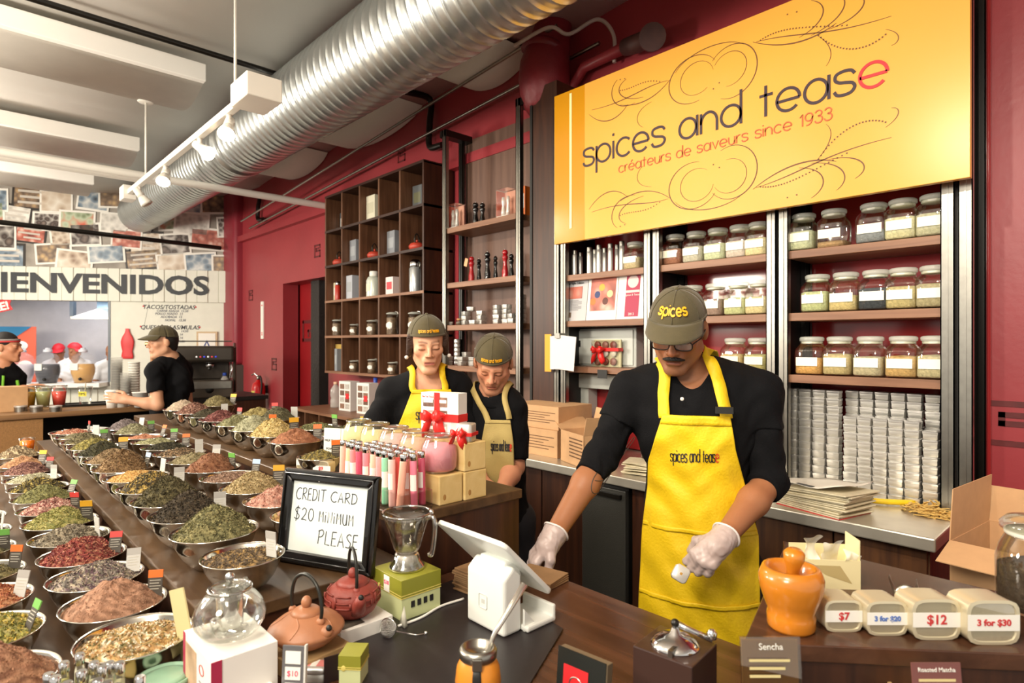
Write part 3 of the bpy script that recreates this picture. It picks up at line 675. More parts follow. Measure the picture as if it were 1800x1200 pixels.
FL += [flour(bez((-1.0,2.35),(-.86,2.33),(-.84,2.25),(-.9,2.215))), flour(bez((-1.05,2.34),(-.94,2.32),(-.92,2.24),(-1.0,2.2))), flour(bez((-.93,2.35),(-.80,2.35),(-.76,2.28),(-.83,2.25))), flour(bez((-.72,2.43),(-.66,2.46),(-.67,2.5),(-.7,2.5)),.001,.003)]
FL += [flour(bez((-1.69,2.32),(-1.8,2.41),(-1.92,2.39),(-2.0,2.36)),.002,.005), flour(bez((-1.7,2.32),(-1.85,2.3),(-1.95,2.36),(-2.2,2.33),24)), flour(bez((-1.85,2.36),(-2.0,2.35),(-2.06,2.26),(-1.96,2.23))), flour(bez((-1.9,2.375),(-2.05,2.4),(-2.1,2.26),(-2.02,2.215))), flour(bez((-1.95,2.37),(-2.02,2.44),(-2.12,2.45),(-2.22,2.35))), flour(bez((-1.8,2.4),(-1.92,2.42),(-1.9,2.5),(-1.85,2.52)),.001,.003)]
DOTS = bez((-1.22,2.29),(-1.12,2.26),(-1.02,2.31),(-.86,2.36),26)+bez((-.97,2.36),(-.9,2.46),(-.8,2.5),(-.72,2.45),22)+bez((-1.75,2.31),(-1.85,2.26),(-1.92,2.30),(-2.0,2.28),16)+[(-1.42,2.42),(-1.45,2.44),(-1.1,2.22),(-1.06,2.225),(-2.0,2.22),(-1.97,2.225)]
swm = mat('flourish_ink', '#6a4420', .5)
for mir in (False, True):
    for pts, ww in FL:
        q = [(x, (5.245-z) if mir else z) for x, z in pts]
        b = MB().ribbon(q, ww, .001); b.v = [(v[0], SY+v[1]-.0005, v[2]) for v in b.v]; obj('flourish', b.tf(Ms), swm, sign)
    b = MB()
    for x, z in DOTS:
        zz = (5.245-z) if mir else z; b.add([(x-.003, SY-.0015, zz-.003),(x+.003, SY-.0015, zz-.003),(x+.003, SY-.0015, zz+.003),(x-.003, SY-.0015, zz+.003)],[(0,1,2,3)])
    stuff(obj('dotted_lines', b.tf(Ms), swm, sign))

# ---------------------------------------------------------------- jars
jglass = glass('jar_glass', '#fafcf8', .06); lidglass = mat('lid_glass', '#dfe2d8', .12, alpha=.5); clear = glass('clear_glass', '#fbfdfb', .05)
def content_mat(c): return mat('spice_'+c.strip('#'), '#%02x%02x%02x' % tuple(min(245, int(int(c[i:i+2],16)*.8+.22*(sum(int(c[j:j+2],16) for j in (1,3,5))/3)+18)) for i in (1,3,5)), .85, noise=.22, nscale=90, bump=.5, bscale=160)
def make_jar():
    t = thing('spice_jar', '', 'jar')
    g = obj('glass_body', MB().lathe([(.001,.002),(.054,.002),(.060,.010),(.060,.090),(.056,.104),(.046,.116),(.041,.120),(.041,.134)], 28, square=.35), jglass, t, smooth=True)
    c = obj('contents', MB().lathe([(.001,.006),(.052,.006),(.0565,.012),(.0565,.078),(.045,.083),(.001,.086)], 24, square=.35), content_mat('#c9ba8c'), t, smooth=True)
    l = obj('label', MB().add([(-.045,-.0622,.036),(.045,-.0622,.036),(.045,-.0622,.070),(-.045,-.0622,.070)],[(0,1,2,3)]), mat('jar_label', '#f7efd9', .55), t, solid=.0008)
    d = obj('lid', MB().lathe([(.041,.130),(.050,.134),(.051,.145),(.046,.150),(.03,.152),(.001,.152)], 26), lidglass, t, smooth=True)
    obj('lid_seal', MB().lathe([(.0415,.123),(.0435,.125),(.0435,.131),(.0415,.133)], 26), mat('seal', '#d9d6c8', .4), t, smooth=True)
    return t
jar0 = make_jar(); jar_used = [False]
def put_jar(x, y, z, col, label, fill=1., sc=1., ry=0., group='spice jars on the steel rack'):
    t = jar0 if not jar_used[0] else copy_tree(jar0); jar_used[0] = True
    t.location = (x, y, z); t['label'] = label; t['group'] = group; t.scale = (sc, sc, sc*1.12); t.rotation_euler = (0, 0, ry)
    for ch in t.children:
        if ch.name.startswith('contents'):
            ch.material_slots[0].link = 'OBJECT'; ch.material_slots[0].material = content_mat(col); ch.scale = (1, 1, fill)
    return t
bpy.context.view_layer.update()
JR = {0: ([1413,1466,1536,1587,1643], ['#b9ba8e','#b98a55','#7d8084','#c9bf8c','#b3ab86'], [.95,.3,.6,1,1]),
      1: ([1437,1487,1540,1588,1643], ['#b7bb7c','#cdb26c','#34383e','#bda667','#a8976a'], [1,.75,1,1,1.05]),
      2: ([1427,1476,1530,1588,1645], ['#e0a048','#c2a869','#bfae86','#c99a52','#bcab7c'], [.8,1,.9,.95,1])}
cname = {'#b9ba8e':'pale green','#b98a55':'a little orange','#7d8084':'slate grey','#c9bf8c':'pale yellow','#b3ab86':'beige','#b7bb7c':'leafy green','#cdb26c':'golden tan','#34383e':'black','#bda667':'tan','#a8976a':'olive tan','#e0a048':'bright orange','#c2a869':'sandy','#bfae86':'cream beige','#c99a52':'amber','#bcab7c':'pale khaki'}
sname = ['top', 'middle', 'lowest']
for r, (xs_, cols, fl) in JR.items():
    for i, px in enumerate(xs_):
        p = WYp(px, 500, 2.88)
        put_jar(p.x, 2.88, ZS[r], cols[i], 'glass jar of %s spice, %s from left, right bay, %s shelf' % (cname[cols[i]], ORD[i], sname[r]), fl[i], 1.02)
JB = {0: ([1187,1224,1262,1301,1335], ['#a05a3a','#b9b09a','#c2c79a','#c9b6a6','#d8c48c']), 1: ([1218,1258,1298,1336], ['#a58a72','#9a7866','#bcbd7e','#d2bd82']), 2: ([1292,1334], ['#c9a867','#b9aa5c'])}
for r, (xs_, cols) in JB.items():
    for i, px in enumerate(xs_):
        p = WYp(px, 500, 2.90)
        put_jar(p.x, 2.90, ZS[r], cols[i], 'glass spice jar, %s from right on the %s shelf of the middle bay' % (ORD[len(xs_)-1-i], sname[r]), .95, 1.0)
p = WYp(1117, 450, 2.90); put_jar(p.x, 2.90, ZS[0], '#c0a878', 'single glass spice jar beside the silver tubes on the left bay top shelf', .8, .95)
# silver tubes
tubem = mat('tube_satin', '#dcdad4', .38, metal=.7)
for i, (px, h) in enumerate(((1010,.16),(1020,.155),(1036,.165),(1046,.16),(1053,.17),(1063,.16),(1073,.168),(1085,.17),(1093,.172))):
    p = WYp(px, 450, 2.88+(i % 2)*.07)
    t = thing('silver_tube', 'slim silver storage tube on the left bay top shelf, %s from left' % ORD[i], 'tube', (p.x, p.y, ZS[0]), group='silver tubes on the top shelf')
    obj('body', MB().lathe([(.015,0),(.0155,.003),(.0155,h),(.014,h+.002)], 16), tubem, t, smooth=True, auto=40); obj('cap', MB().lathe([(.0165,h-.025),(.0165,h),(.012,h+.004),(.001,h+.005)], 16), steel, t, smooth=True, auto=40)
# ---------------------------------------------------------------- stacked tins
tin_m = mat('tin_silver', '#d4d2cc', .42, metal=.75); tinlid = mat('tin_lid', '#e0deda', .33, metal=.75)
def make_tin(s=.055, h=.0335):
    t = thing('square_tin', '', 'tin')
    obj('body', MB().lathe([(s/2-.003,0),(s/2,.004),(s/2,h*.62),(s/2-.001,h*.64)], 16, square=.45), tin_m, t, smooth=True, auto=50)
    obj('lid', MB().lathe([(s/2+.001,h*.62),(s/2+.0015,h*.66),(s/2+.0015,h*.93),(s/2-.002,h),(.001,h)], 16, square=.45), tinlid, t, smooth=True, auto=50)
    return t
tin0 = make_tin(); tin_used = [False]; bpy.context.view_layer.update()
def put_tin(x, y, z, label, group, rz=0.):
    t = tin0 if not tin_used[0] else copy_tree(tin0); tin_used[0] = True
    t.location = (x, y, z); t.rotation_euler = (0, 0, rz); t['label'] = label; t['group'] = group
random.seed(5)
def stack(x, y, n, what, z0=.92, group='stacked square tins on the worktop', fromtop=True):
    for k in range(n):
        put_tin(x+random.uniform(-.0015,.0015), y+random.uniform(-.0015,.0015), z0+k*.0345, 'silver square tin, %s from the top of %s' % (ORD[n-1-k], what), group, random.uniform(-.04,.04))
for i, px in enumerate((1394,1418,1442,1467)):
    stack(WYp(px, 760, 2.93).x, 2.93, 13, 'the %s tall tin stack from left' % ORD[i])
for i, px in enumerate((1497,1522,1549,1577,1606,1638)):
    stack(WYp(px, 860, 2.88).x, 2.88, 10 if i < 5 else 9, 'the %s short front tin stack from left' % ORD[i])
    stack(WYp(px+4, 720, 2.99).x, 2.99, 13, 'the %s rear tin stack from left' % ORD[i])

# ---------------------------------------------------------------- boards, boxes and papers in the left bay
def board(px0, px1, py0, py1, label, lean=.04, y=2.83, m=paperw):
    a = WYp(px0, py1, y); c = WYp(px1, py0, y); z = max(a.z, 1.7172)
    t = thing('printed_board', label, 'notice', ((a.x+c.x)/2, y, ZS[1]), rot=(-.12, 0, 0)); wq = c.x-a.x; hq = c.z-a.z
    obj('sheet', MB().box(-wq/2, 0, 0, wq/2, .004, hq), m, t); return t, wq, hq
pic1 = print_mat(4); pic2 = print_mat(2)
t, wq, hq = board(985,1029,487,566,'grey press clipping with a red photo leaning on the left bay shelf', m=mat('grey_card','#b9b7b8',.5))
text('headline','The Style Edition', .02, ink, t, (0,-.002,hq*.88)); obj('photo', MB().box(-wq*.28,-.002,hq*.52,wq*.3,0,hq*.8), pic1, t)
for k in range(9): obj('text_line', MB().box(-wq*.3,-.0015,hq*(.47-.028*k),wq*.3*(1 if k % 4 else .6),0,hq*(.485-.028*k)), mat('greytext','#8a888a',.6), t)
obj('photo', MB().box(-wq*.3,-.002,hq*.08,-wq*.08,0,hq*.2), print_mat(6), t)
t, wq, hq = board(1030,1082,478,565,'white leaflet with a colourful spice market photo on the left bay shelf')
obj('photo', MB().box(-wq*.4,-.002,hq*.2,wq*.44,0,hq*.9), print_mat(4), t)
for k, c in enumerate(('#d8702a','#2c3a6a','#c8a23a','#5a2a20','#e8c890')): obj('picture_patch', MB().sphere((-wq*.3+wq*.14*k, -.002, hq*(.4+.3*((k*7) % 3)/2)), .022, 12, 6, (1,.08,1)), mat('patch%d' % k, c, .5), t)
obj('caption', MB().box(-wq*.4,-.002,hq*.04,wq*.4,0,hq*.15), mat('pale_blue','#b9c8dc',.5), t)
t, wq, hq = board(1083,1131,474,563,'white board with a crimson award banner leaning on the left bay shelf')
obj('banner', MB().box(-wq*.2,-.002,hq*.05,wq*.3,0,hq*.96), mat('crimson','#a8284a',.5), t); obj('seal', MB().sphere((wq*.05,-.003,hq*.78), wq*.2, 16, 8, (1,.06,1)), mat('seal_grey','#d8c4c0',.5), t)
text('lettering','Spices & Tease',.016,paperw,t,(wq*.05,-.003,hq*.5)); text('lettering','2013',.02,paperw,t,(wq*.05,-.003,hq*.1)); obj('strip', MB().box(-wq*.2,-.0025,hq*.55,wq*.3,0,hq*.6), mat('seal_grey',''), t)
# electric cabinet and trunking
g1 = mat('enamel_grey','#b7bbb4',.4)
a = WYp(1012, 652, 3.0); c = WYp(1122, 575, 3.0)
t = thing('electric_cabinet', 'pale grey metal electric cabinet behind the ribboned gift box', 'cabinet', ((a.x+c.x)/2, 2.98, ZS[2])); wq = c.x-a.x
obj('case', MB().box(-wq/2,0,0,wq/2,.1,.235), g1, t, bevel=.003); obj('door', MB().box(-wq/2+.02,-.008,.012,wq/2-.02,0,.222), mat('enamel_light','#cdd1ca',.35), t, bevel=.002); obj('latch', MB().box(-wq/2+.05,-.014,.12,-wq/2+.065,-.008,.16), black, t)
a = WYp(1010, 688, 3.03); c = WYp(1095, 665, 3.03)
t = thing('cable_trunking', 'grey trunking box below the left bay shelf', 'trunking', ((a.x+c.x)/2, 2.97, 1.255)); wq = c.x-a.x
obj('channel', MB().box(-wq/2,0,.04,wq/2,.11,.13), g1, t, bevel=.003); obj('drop', MB().box(-wq/2,.02,-.33,-wq/2+.15,.11,.04), g1, t, bevel=.003)
ribbonm = mat('red_ribbon','#dd2a26',.3)
def bow(parent, x, y, z, s, m=ribbonm):
    for sx in (-1, 1):
        obj('bow_loop', MB().sheet([[(x+sx*s*.5*t_, y-.006-.3*s*math.sin(PI*t_), z+s*(.22*math.sin(PI*t_)*(1 if v else -1))*1+s*.1*t_) for t_ in [i/8 for i in range(9)]] for v in (0, 1)]), m, parent, smooth=True, solid=.001)
        obj('bow_tail', MB().sheet([[(x+sx*s*(.1+.3*t_)-.12*s, y-.01-.02*math.sin(3*t_), z-s*t_*.85), (x+sx*s*(.1+.3*t_)+.12*s, y-.008, z-s*t_*.85+.02)] for t_ in [i/6 for i in range(7)]]), m, parent, smooth=True, solid=.001)
    obj('knot', MB().sphere((x, y-.012, z), s*.14, 10, 7, (1,.8,1.1)), m, parent, smooth=True)
p = WYp(1061, 652, 2.90)
t = thing('gift_box', 'clear gift box of small tins tied with a red ribbon on the left bay shelf', 'gift box', (p.x, 2.90, ZS[2]))
obj('backing', MB().box(-.095,.03,0,.105,.04,.165), mat('gift_cream','#cfc9a0',.5), t); obj('case', MB().box(-.095,0,0,.095,.03,.16), glass('acrylic','#ffffff',.06), t)
for i in range(3):
    for j in range(3): obj('tin', MB().lathe([(.022,0),(.023,.01),(.02,.014),(.001,.014)], 14, axis=Matrix.Translation((-.06+.06*i,.024,.032+.05*j)) @ Matrix.Rotation(PI/2,4,'X')), mat('spicetin%d' % ((i*2+j) % 4), ('#8a5a4a','#cfc8b0','#7a3a2a','#d8d4c8')[(i*2+j) % 4], .4), t, smooth=True)
obj('ribbon', MB().box(-.1,-.002,.095,.11,.045,.115), ribbonm, t); bow(t, -.03, -.004, .1, .1)
p = WYp(1060, 654, 2.815); tag(obj('price_card', MB().obox(Matrix.Translation((p.x+.01,2.795,1.4)), (.07,.003,.05)), black), 'small black price card hanging below the ribboned gift box', 'card')
p = WYp(985, 620, 2.74)
t = thing('hanging_papers', 'bundle of white papers hanging against the dark partition end', 'papers', (p.x, 2.74, p.z))
for k in range(6): obj('paper', MB().obox(Matrix.Translation((-.02+.018*k,-.004*k,0)) @ Matrix.Rotation(.02*k,4,'Y'), (.13,.002,.205)), mat('paper_grey','#d8d4d0',.6), t)
obj('clip', MB().box(-.02,-.03,.09,.02,.02,.12), steel, t)
p = WYp(960, 620, 2.755); tag(obj('orange_envelope', MB().cbox((p.x+.01,2.762,p.z),(.055,.004,.235)), mat('envelope','#e8a02a',.55), bevel=.001), 'orange envelope hanging on the dark partition left of the papers', 'envelope')
# ================================================================ people: smooth-blended solids meshed as one surface
def smin(a, b, k):
    h = np.clip(.5+.5*(b-a)/k, 0, 1); return b+(a-b)*h-k*h*(1-h)
class SDF:
    def __init__(s): s.p = []          # (function, lo, hi, k, op)
    def cone(s, a, b, ra, rb, k=.03, op='+', flat=None):
        a = np.array(a, float); b = np.array(b, float); ba = b-a; L = max(1e-9, ba @ ba)
        def f(P):
            pa = P-a; h = np.clip(pa @ ba/L, 0, 1); d = np.linalg.norm(pa-h[:,None]*ba, axis=1)-(ra+(rb-ra)*h)
            if flat == 'b': d = np.maximum(d, (P-b) @ (ba/math.sqrt(L)))
            return d
        r = max(ra, rb); s.p.append((f, np.minimum(a, b)-r, np.maximum(a, b)+r, k, op)); return s
    def ell(s, c, r, R=None, k=.03, op='+'):
        c = np.array(c, float); r = np.array(r, float); R = np.eye(3) if R is None else np.array(R, float)
        def f(P):
            q = (P-c) @ R; k0 = np.linalg.norm(q/r, axis=1); k1 = np.linalg.norm(q/(r*r), axis=1)
            return k0*(k0-1)/np.maximum(k1, 1e-6)
        m = r.max(); s.p.append((f, c-m, c+m, k, op)); return s
    def plane(s, p, n):
        p = np.array(p, float); n = np.array(n, float); n = n/np.linalg.norm(n)
        s.p.append((lambda P: (P-p) @ n, np.array([-9.]*3), np.array([9.]*3), 0, 'x')); return s
    def noise(s, fn): s.p.append((fn, np.array([-9.]*3), np.array([9.]*3), 0, 'n')); return s
    def eval(s, P, full=False):
        P = np.asarray(P, float); D = np.full(len(P), 1.0)
        for f, lo, hi, k, op in s.p:
            if full: m = slice(None)
            else:
                g = .06; m = np.nonzero(np.all((P > lo-g) & (P < hi+g), axis=1))[0]
                if not len(m): continue
            d = f(P[m])
            if op == '+': D[m] = smin(D[m], d, k) if k else np.minimum(D[m], d)
            elif op == '-': D[m] = -smin(-D[m], d, max(k, 1e-4))
            elif op == 'x': D[m] = np.maximum(D[m], d)
            elif op == 'n': D[m] = D[m]+d
        return D
    def bounds(s):
        pr = [q for q in s.p if q[4] == '+']; return np.min([q[1] for q in pr], 0), np.max([q[2] for q in pr], 0)
    def mesh(s, name, h, lo=None, hi=None):
        l0, h0 = s.bounds(); lo = l0 if lo is None else np.maximum(lo, l0); hi = h0 if hi is None else np.minimum(hi, h0)
        lo = lo-4*h; B = 4; n = np.ceil((hi+4*h-lo)/(h*B)).astype(int)+1
        g = [lo[i]+h*B*(np.arange(n[i])+.375) for i in range(3)]
        Cc = np.stack(np.meshgrid(*g, indexing='ij'), -1).reshape(-1, 3); Dc = s.eval(Cc).reshape(n)
        F = np.where(Dc < 0, -1., 1.).astype(np.float32)
        F = F.repeat(B, 0).repeat(B, 1).repeat(B, 2)
        act = np.argwhere(np.abs(Dc) < h*B*1.5)
        off = np.stack(np.meshgrid(*[np.arange(B)]*3, indexing='ij'), -1).reshape(-1, 3)
        idx = (act[:,None,:]*B+off[None]).reshape(-1, 3)
        v = s.eval(lo+idx*h)
        F[idx[:,0], idx[:,1], idx[:,2]] = v
        return nets(name, F, lo, h)
def nets(name, F, lo, h):
    S = F < 0
    C = np.zeros(tuple(np.array(F.shape)-1), np.int8)
    for a in (0,1):
        for b in (0,1):
            for c in (0,1): C += S[a:S.shape[0]-1+a, b:S.shape[1]-1+b, c:S.shape[2]-1+c]
    act = (C > 0) & (C < 8); ids = np.argwhere(act); I = np.full(C.shape, -1, np.int32); I[act] = np.arange(len(ids))
    pos = np.zeros((len(ids), 3)); cnt = np.zeros(len(ids))
    cor = [(a,b,c) for a in (0,1) for b in (0,1) for c in (0,1)]
    for i, p in enumerate(cor):
        for q in cor[i+1:]:
            if sum(abs(x-y) for x, y in zip(p, q)) != 1: continue
            fa = F[ids[:,0]+p[0], ids[:,1]+p[1], ids[:,2]+p[2]]; fb = F[ids[:,0]+q[0], ids[:,1]+q[1], ids[:,2]+q[2]]
            m = (fa < 0) != (fb < 0); t = np.where(m, fa/np.where(m, fa-fb, 1), 0)
            pos += m[:,None]*(np.array(p)+t[:,None]*(np.array(q)-np.array(p))); cnt += m
    V = lo+(ids+pos/np.maximum(cnt, 1)[:,None])*h
    faces = []
    for ax in range(3):
        o = [0,0,0]; o[ax] = 1; s0 = S[tuple(slice(0, S.shape[i]-o[i]) for i in range(3))]; s1 = S[tuple(slice(o[i], None) for i in range(3))]
        e = np.argwhere(s0 != s1); u, w = (ax+1) % 3, (ax+2) % 3
        e = e[(e[:,u] > 0) & (e[:,w] > 0) & (e[:,u] < S.shape[u]-1) & (e[:,w] < S.shape[w]-1)]
        q = []
        for du, dw in ((-1,-1),(0,-1),(0,0),(-1,0)):
            c = e.copy(); c[:,u] += du; c[:,w] += dw; q.append(I[c[:,0], c[:,1], c[:,2]])
        q = np.stack(q, 1); inside = S[e[:,0], e[:,1], e[:,2]]
        q[~inside] = q[~inside][:, ::-1]; faces.append(q)
    Q = np.concatenate(faces); Q = Q[(Q >= 0).all(1)]
    me = bpy.data.meshes.new(name); me.vertices.add(len(V)); me.vertices.foreach_set('co', V.astype(np.float32).ravel())
    me.loops.add(4*len(Q)); me.loops.foreach_set('vertex_index', Q.astype(np.int32).ravel())
    me.polygons.add(len(Q)); me.polygons.foreach_set('loop_start', np.arange(0, 4*len(Q), 4, dtype=np.int32)); me.polygons.foreach_set('loop_total', np.full(len(Q), 4, np.int32))
    me.polygons.foreach_set('use_smooth', np.ones(len(Q), bool)); me.update(calc_edges=True); me.validate()
    return me
def vcolor(me, fn):
    n = len(me.vertices); co = np.zeros(3*n, np.float32); me.vertices.foreach_get('co', co); c = fn(co.reshape(-1, 3))
    a = me.color_attributes.new('Col', 'FLOAT_COLOR', 'POINT'); a.data.foreach_set('color', np.hstack([c, np.ones((n, 1))]).astype(np.float32).ravel())

def rotm(yaw, pitch, roll=0.): return np.array((Matrix.Rotation(yaw, 3, 'Z') @ Matrix.Rotation(pitch, 3, 'X') @ Matrix.Rotation(roll, 3, 'Y')))
skin_mat = vcol_mat('skin', .48, .05, 40, .12, 300, sss=.12, spec=.35)
hair_mat = vcol_mat('hair_base', .6, .3, 120, .5, 260)
khaki = mat('cap_olive', '#4a4126', .85, noise=.08, nscale=40, bump=.25, bscale=400, sheen=.2)
blackcloth = mat('black_jersey', '#0a0a0d', .9, noise=.15, nscale=20, bump=.25, bscale=250, spec=.2)
yapron = mat('yellow_apron', '#e6c010', .6, noise=.05, nscale=10, bump=.2, bscale=120)
kapron = mat('khaki_apron', '#ab965a', .75, noise=.06, nscale=12, bump=.2, bscale=200)
embroid = mat('embroidery', '#e6a50a', .5)
denim = mat('dark_trousers', '#1a1a20', .8, noise=.1, nscale=20)

class Person:
    def __init__(s, name, label, px, depth, group=None):
        b = WD(px, 603, depth); s.B = Vector((b.x, b.y)); s.Y = s.B.normalized()
        s.o = thing(name, label, 'person', (b.x, b.y, 0), math.atan2(-s.Y.x, s.Y.y), group)
    def L(s, px, py, ly=0.):
        l = (px-CX)/FPX; D = Vector((SC_X(l), SC_Y(l))); d = (s.B.dot(s.Y)+ly)/D.dot(s.Y); w = D*d-s.B
        return np.array((w.dot(Vector((s.Y.y, -s.Y.x))), w.dot(s.Y), CAMH-(py-CY)/FPX*d))
def add_head(S, c, R, s=1., fem=False):
    h = lambda x, y, z: np.array(c)+R @ (np.array((x, y, z))*s)
    E = lambda p, r, k=.02, op='+': S.ell(h(*p), np.array(r)*s, R, k*s, op)
    K = lambda a, b, ra, rb, k=.02, op='+': S.cone(h(*a), h(*b), ra*s, rb*s, k*s, op)
    E((0,.015,.03), (.076,.096,.087)); E((0,-.018,-.04), (.061 if not fem else .056,.070,.078), .03)
    jw = .041 if fem else .054
    for sx in (-1, 1):
        K((sx*jw,.0,-.065),(sx*.016,-.07,-.108), .020,.017,.025); E((sx*.043,-.056,-.022),(.02,.018,.02),.02)
    E((0,-.073,-.104), (.02 if fem else .024,.017,.017), .02)
    K((-.036,-.079,.016),(.036,-.079,.016), .012 if not fem else .009,.012 if not fem else .009,.016)
    for sx in (-1, 1): E((sx*.031,-.094,-.003),(.017,.013,.012),.012,'-')
    for sx in (-1, 1): E((sx*.030,-.076,-.003),(.0145,.0125,.0115),.005)
    K((0,-.086,.008),(0,-.108,-.030), .0075,.0115 if not fem else .0095,.012); 
    for sx in (-1, 1): E((sx*.0125,-.096,-.034),(.0085,.010,.0075),.006)
    E((0,-.083,-.062),(.03,.014,.025),.012)
    K((-.020,-.089,-.064),(.020,-.089,-.064), .0052,.0052,.004); K((-.017,-.0895,-.0745),(.017,-.0895,-.0745), .0066,.0066,.004)
    K((-.024,-.094,-.0690),(.024,-.094,-.0690), .0022,.0022,.003,'-')
    for sx in (-1, 1): E((sx*.079,.008,-.012),(.011,.02,.032),.008)
    return h
def head_color(c, R, s, base, lip, brow, lash, stubble=0.):
    base, lip, brow, lash = [np.array(lin(q)) for q in (base, lip, brow, lash)]
    Ri = R.T
    def fn(P):
        q = ((P-np.array(c)) @ R)/s; x, y, z = q[:,0], q[:,1], q[:,2]; col = np.repeat(base[None], len(P), 0)
        def mix(m, cc): 
            nonlocal col; m = np.clip(m, 0, 1)[:,None]; col = col*(1-m)+cc*m
        near = (np.abs(x) < .12) & (np.abs(z) < .16) & (np.abs(y) < .15)
        front = (y < -.03)*near
        mix(.18*front*np.exp(-((np.abs(x)-.042)/.02)**2-((z+.035)/.022)**2), np.array(lin('#c2583e')))
        mix(.2*front*np.exp(-(x/.014)**2-((z+.03)/.014)**2), np.array(lin('#c2583e')))
        if stubble: mix(stubble*front*np.clip((-.045-z)/.02, 0, 1)*np.clip((.058-np.abs(x))/.02, 0, 1), brow*.9+.04)
        w = np.clip((.024-np.abs(x))/.004, 0, 1)
        mix(front*w*np.exp(-((z+.0695)/.0075)**4)*.85, lip); mix(front*w*np.exp(-((z+.0692)/.0016)**2)*.8, lip*.25)
        ex = np.abs(x)-.030
        mix(.75*front*np.exp(-((z-.021-.004*np.cos(ex*80))/.0045)**2)*(np.abs(ex+.003) < .020), brow)
        mix(.9*front*np.exp(-((z+.0095-.02*ex*ex*20)/.0028)**2)*(np.abs(ex) < .0155), lash)
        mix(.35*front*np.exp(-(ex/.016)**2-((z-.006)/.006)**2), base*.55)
        return col
    return fn
def add_hand(S, W_, f, n, ts, curl=(.4,.5,.5,.5), thumb=(.5,.3), sc=1., infl=0., spread=1.):
    f = np.array(f, float); f /= np.linalg.norm(f); n = np.array(n, float); n -= f*(n @ f); n /= np.linalg.norm(n); sd = np.cross(f, n)*ts
    W_ = np.array(W_, float)
    S.cone(W_-f*.02, W_+f*.02, .026*sc+infl, .027*sc+infl, .02)
    for i in range(4):
        o = (.028-.0185*i)*sc*spread; kn = W_+f*(.086-.004*abs(i-1)-.006*(i == 3))*sc+sd*o
        S.cone(W_+f*.012*sc+sd*o*.6, kn, .0165*sc+infl, .0115*sc+infl, .014)
        Ls = np.array([(.040,.024,.020),(.044,.028,.021),(.041,.026,.020),(.032,.020,.018)][i])*sc; a = 0.; p = kn
        for j in range(3):
            a += curl[i]*(1.0 if j == 0 else 1.05 if j == 1 else .6); d = f*math.cos(a)-n*math.sin(a)+sd*.05*(1.5-i)*spread
            e = p+d/np.linalg.norm(d)*Ls[j]; S.cone(p, e, (.0098-.0010*j)*sc+infl, (.0092-.0012*j)*sc+infl, .005); p = e
    p = W_+f*.018*sc+sd*.018*sc-n*.004; a = thumb[0]
    d = f*.62+sd*.72-n*.25*a*2; d /= np.linalg.norm(d); e = p+d*.046*sc; S.cone(p, e, .0165*sc+infl, .0125*sc+infl, .012); p = e
    for j, Lh in enumerate((.032,.026)):
        d = f*(.85-thumb[1]*j*.4)+sd*(.35-thumb[1]*(j+1)*.7)-n*(.25+a*(.4+.5*j)); d /= np.linalg.norm(d); e = p+d*Lh*sc; S.cone(p, e, (.0115-.001*j)*sc+infl, (.0105-.0015*j)*sc+infl, .005); p = e
def lerp(a, b, t): return np.array(a)*(1-t)+np.array(b)*t
def wr(P, a, b=1.): return a*(np.sin(38*b*P[:,0]+2.2*np.sin(17*b*P[:,2])+1)*np.sin(31*b*P[:,2]+1.7*np.sin(23*b*P[:,1]))+.5*np.sin(70*b*P[:,2]+3*np.sin(29*b*P[:,0]+40*b*P[:,1])))

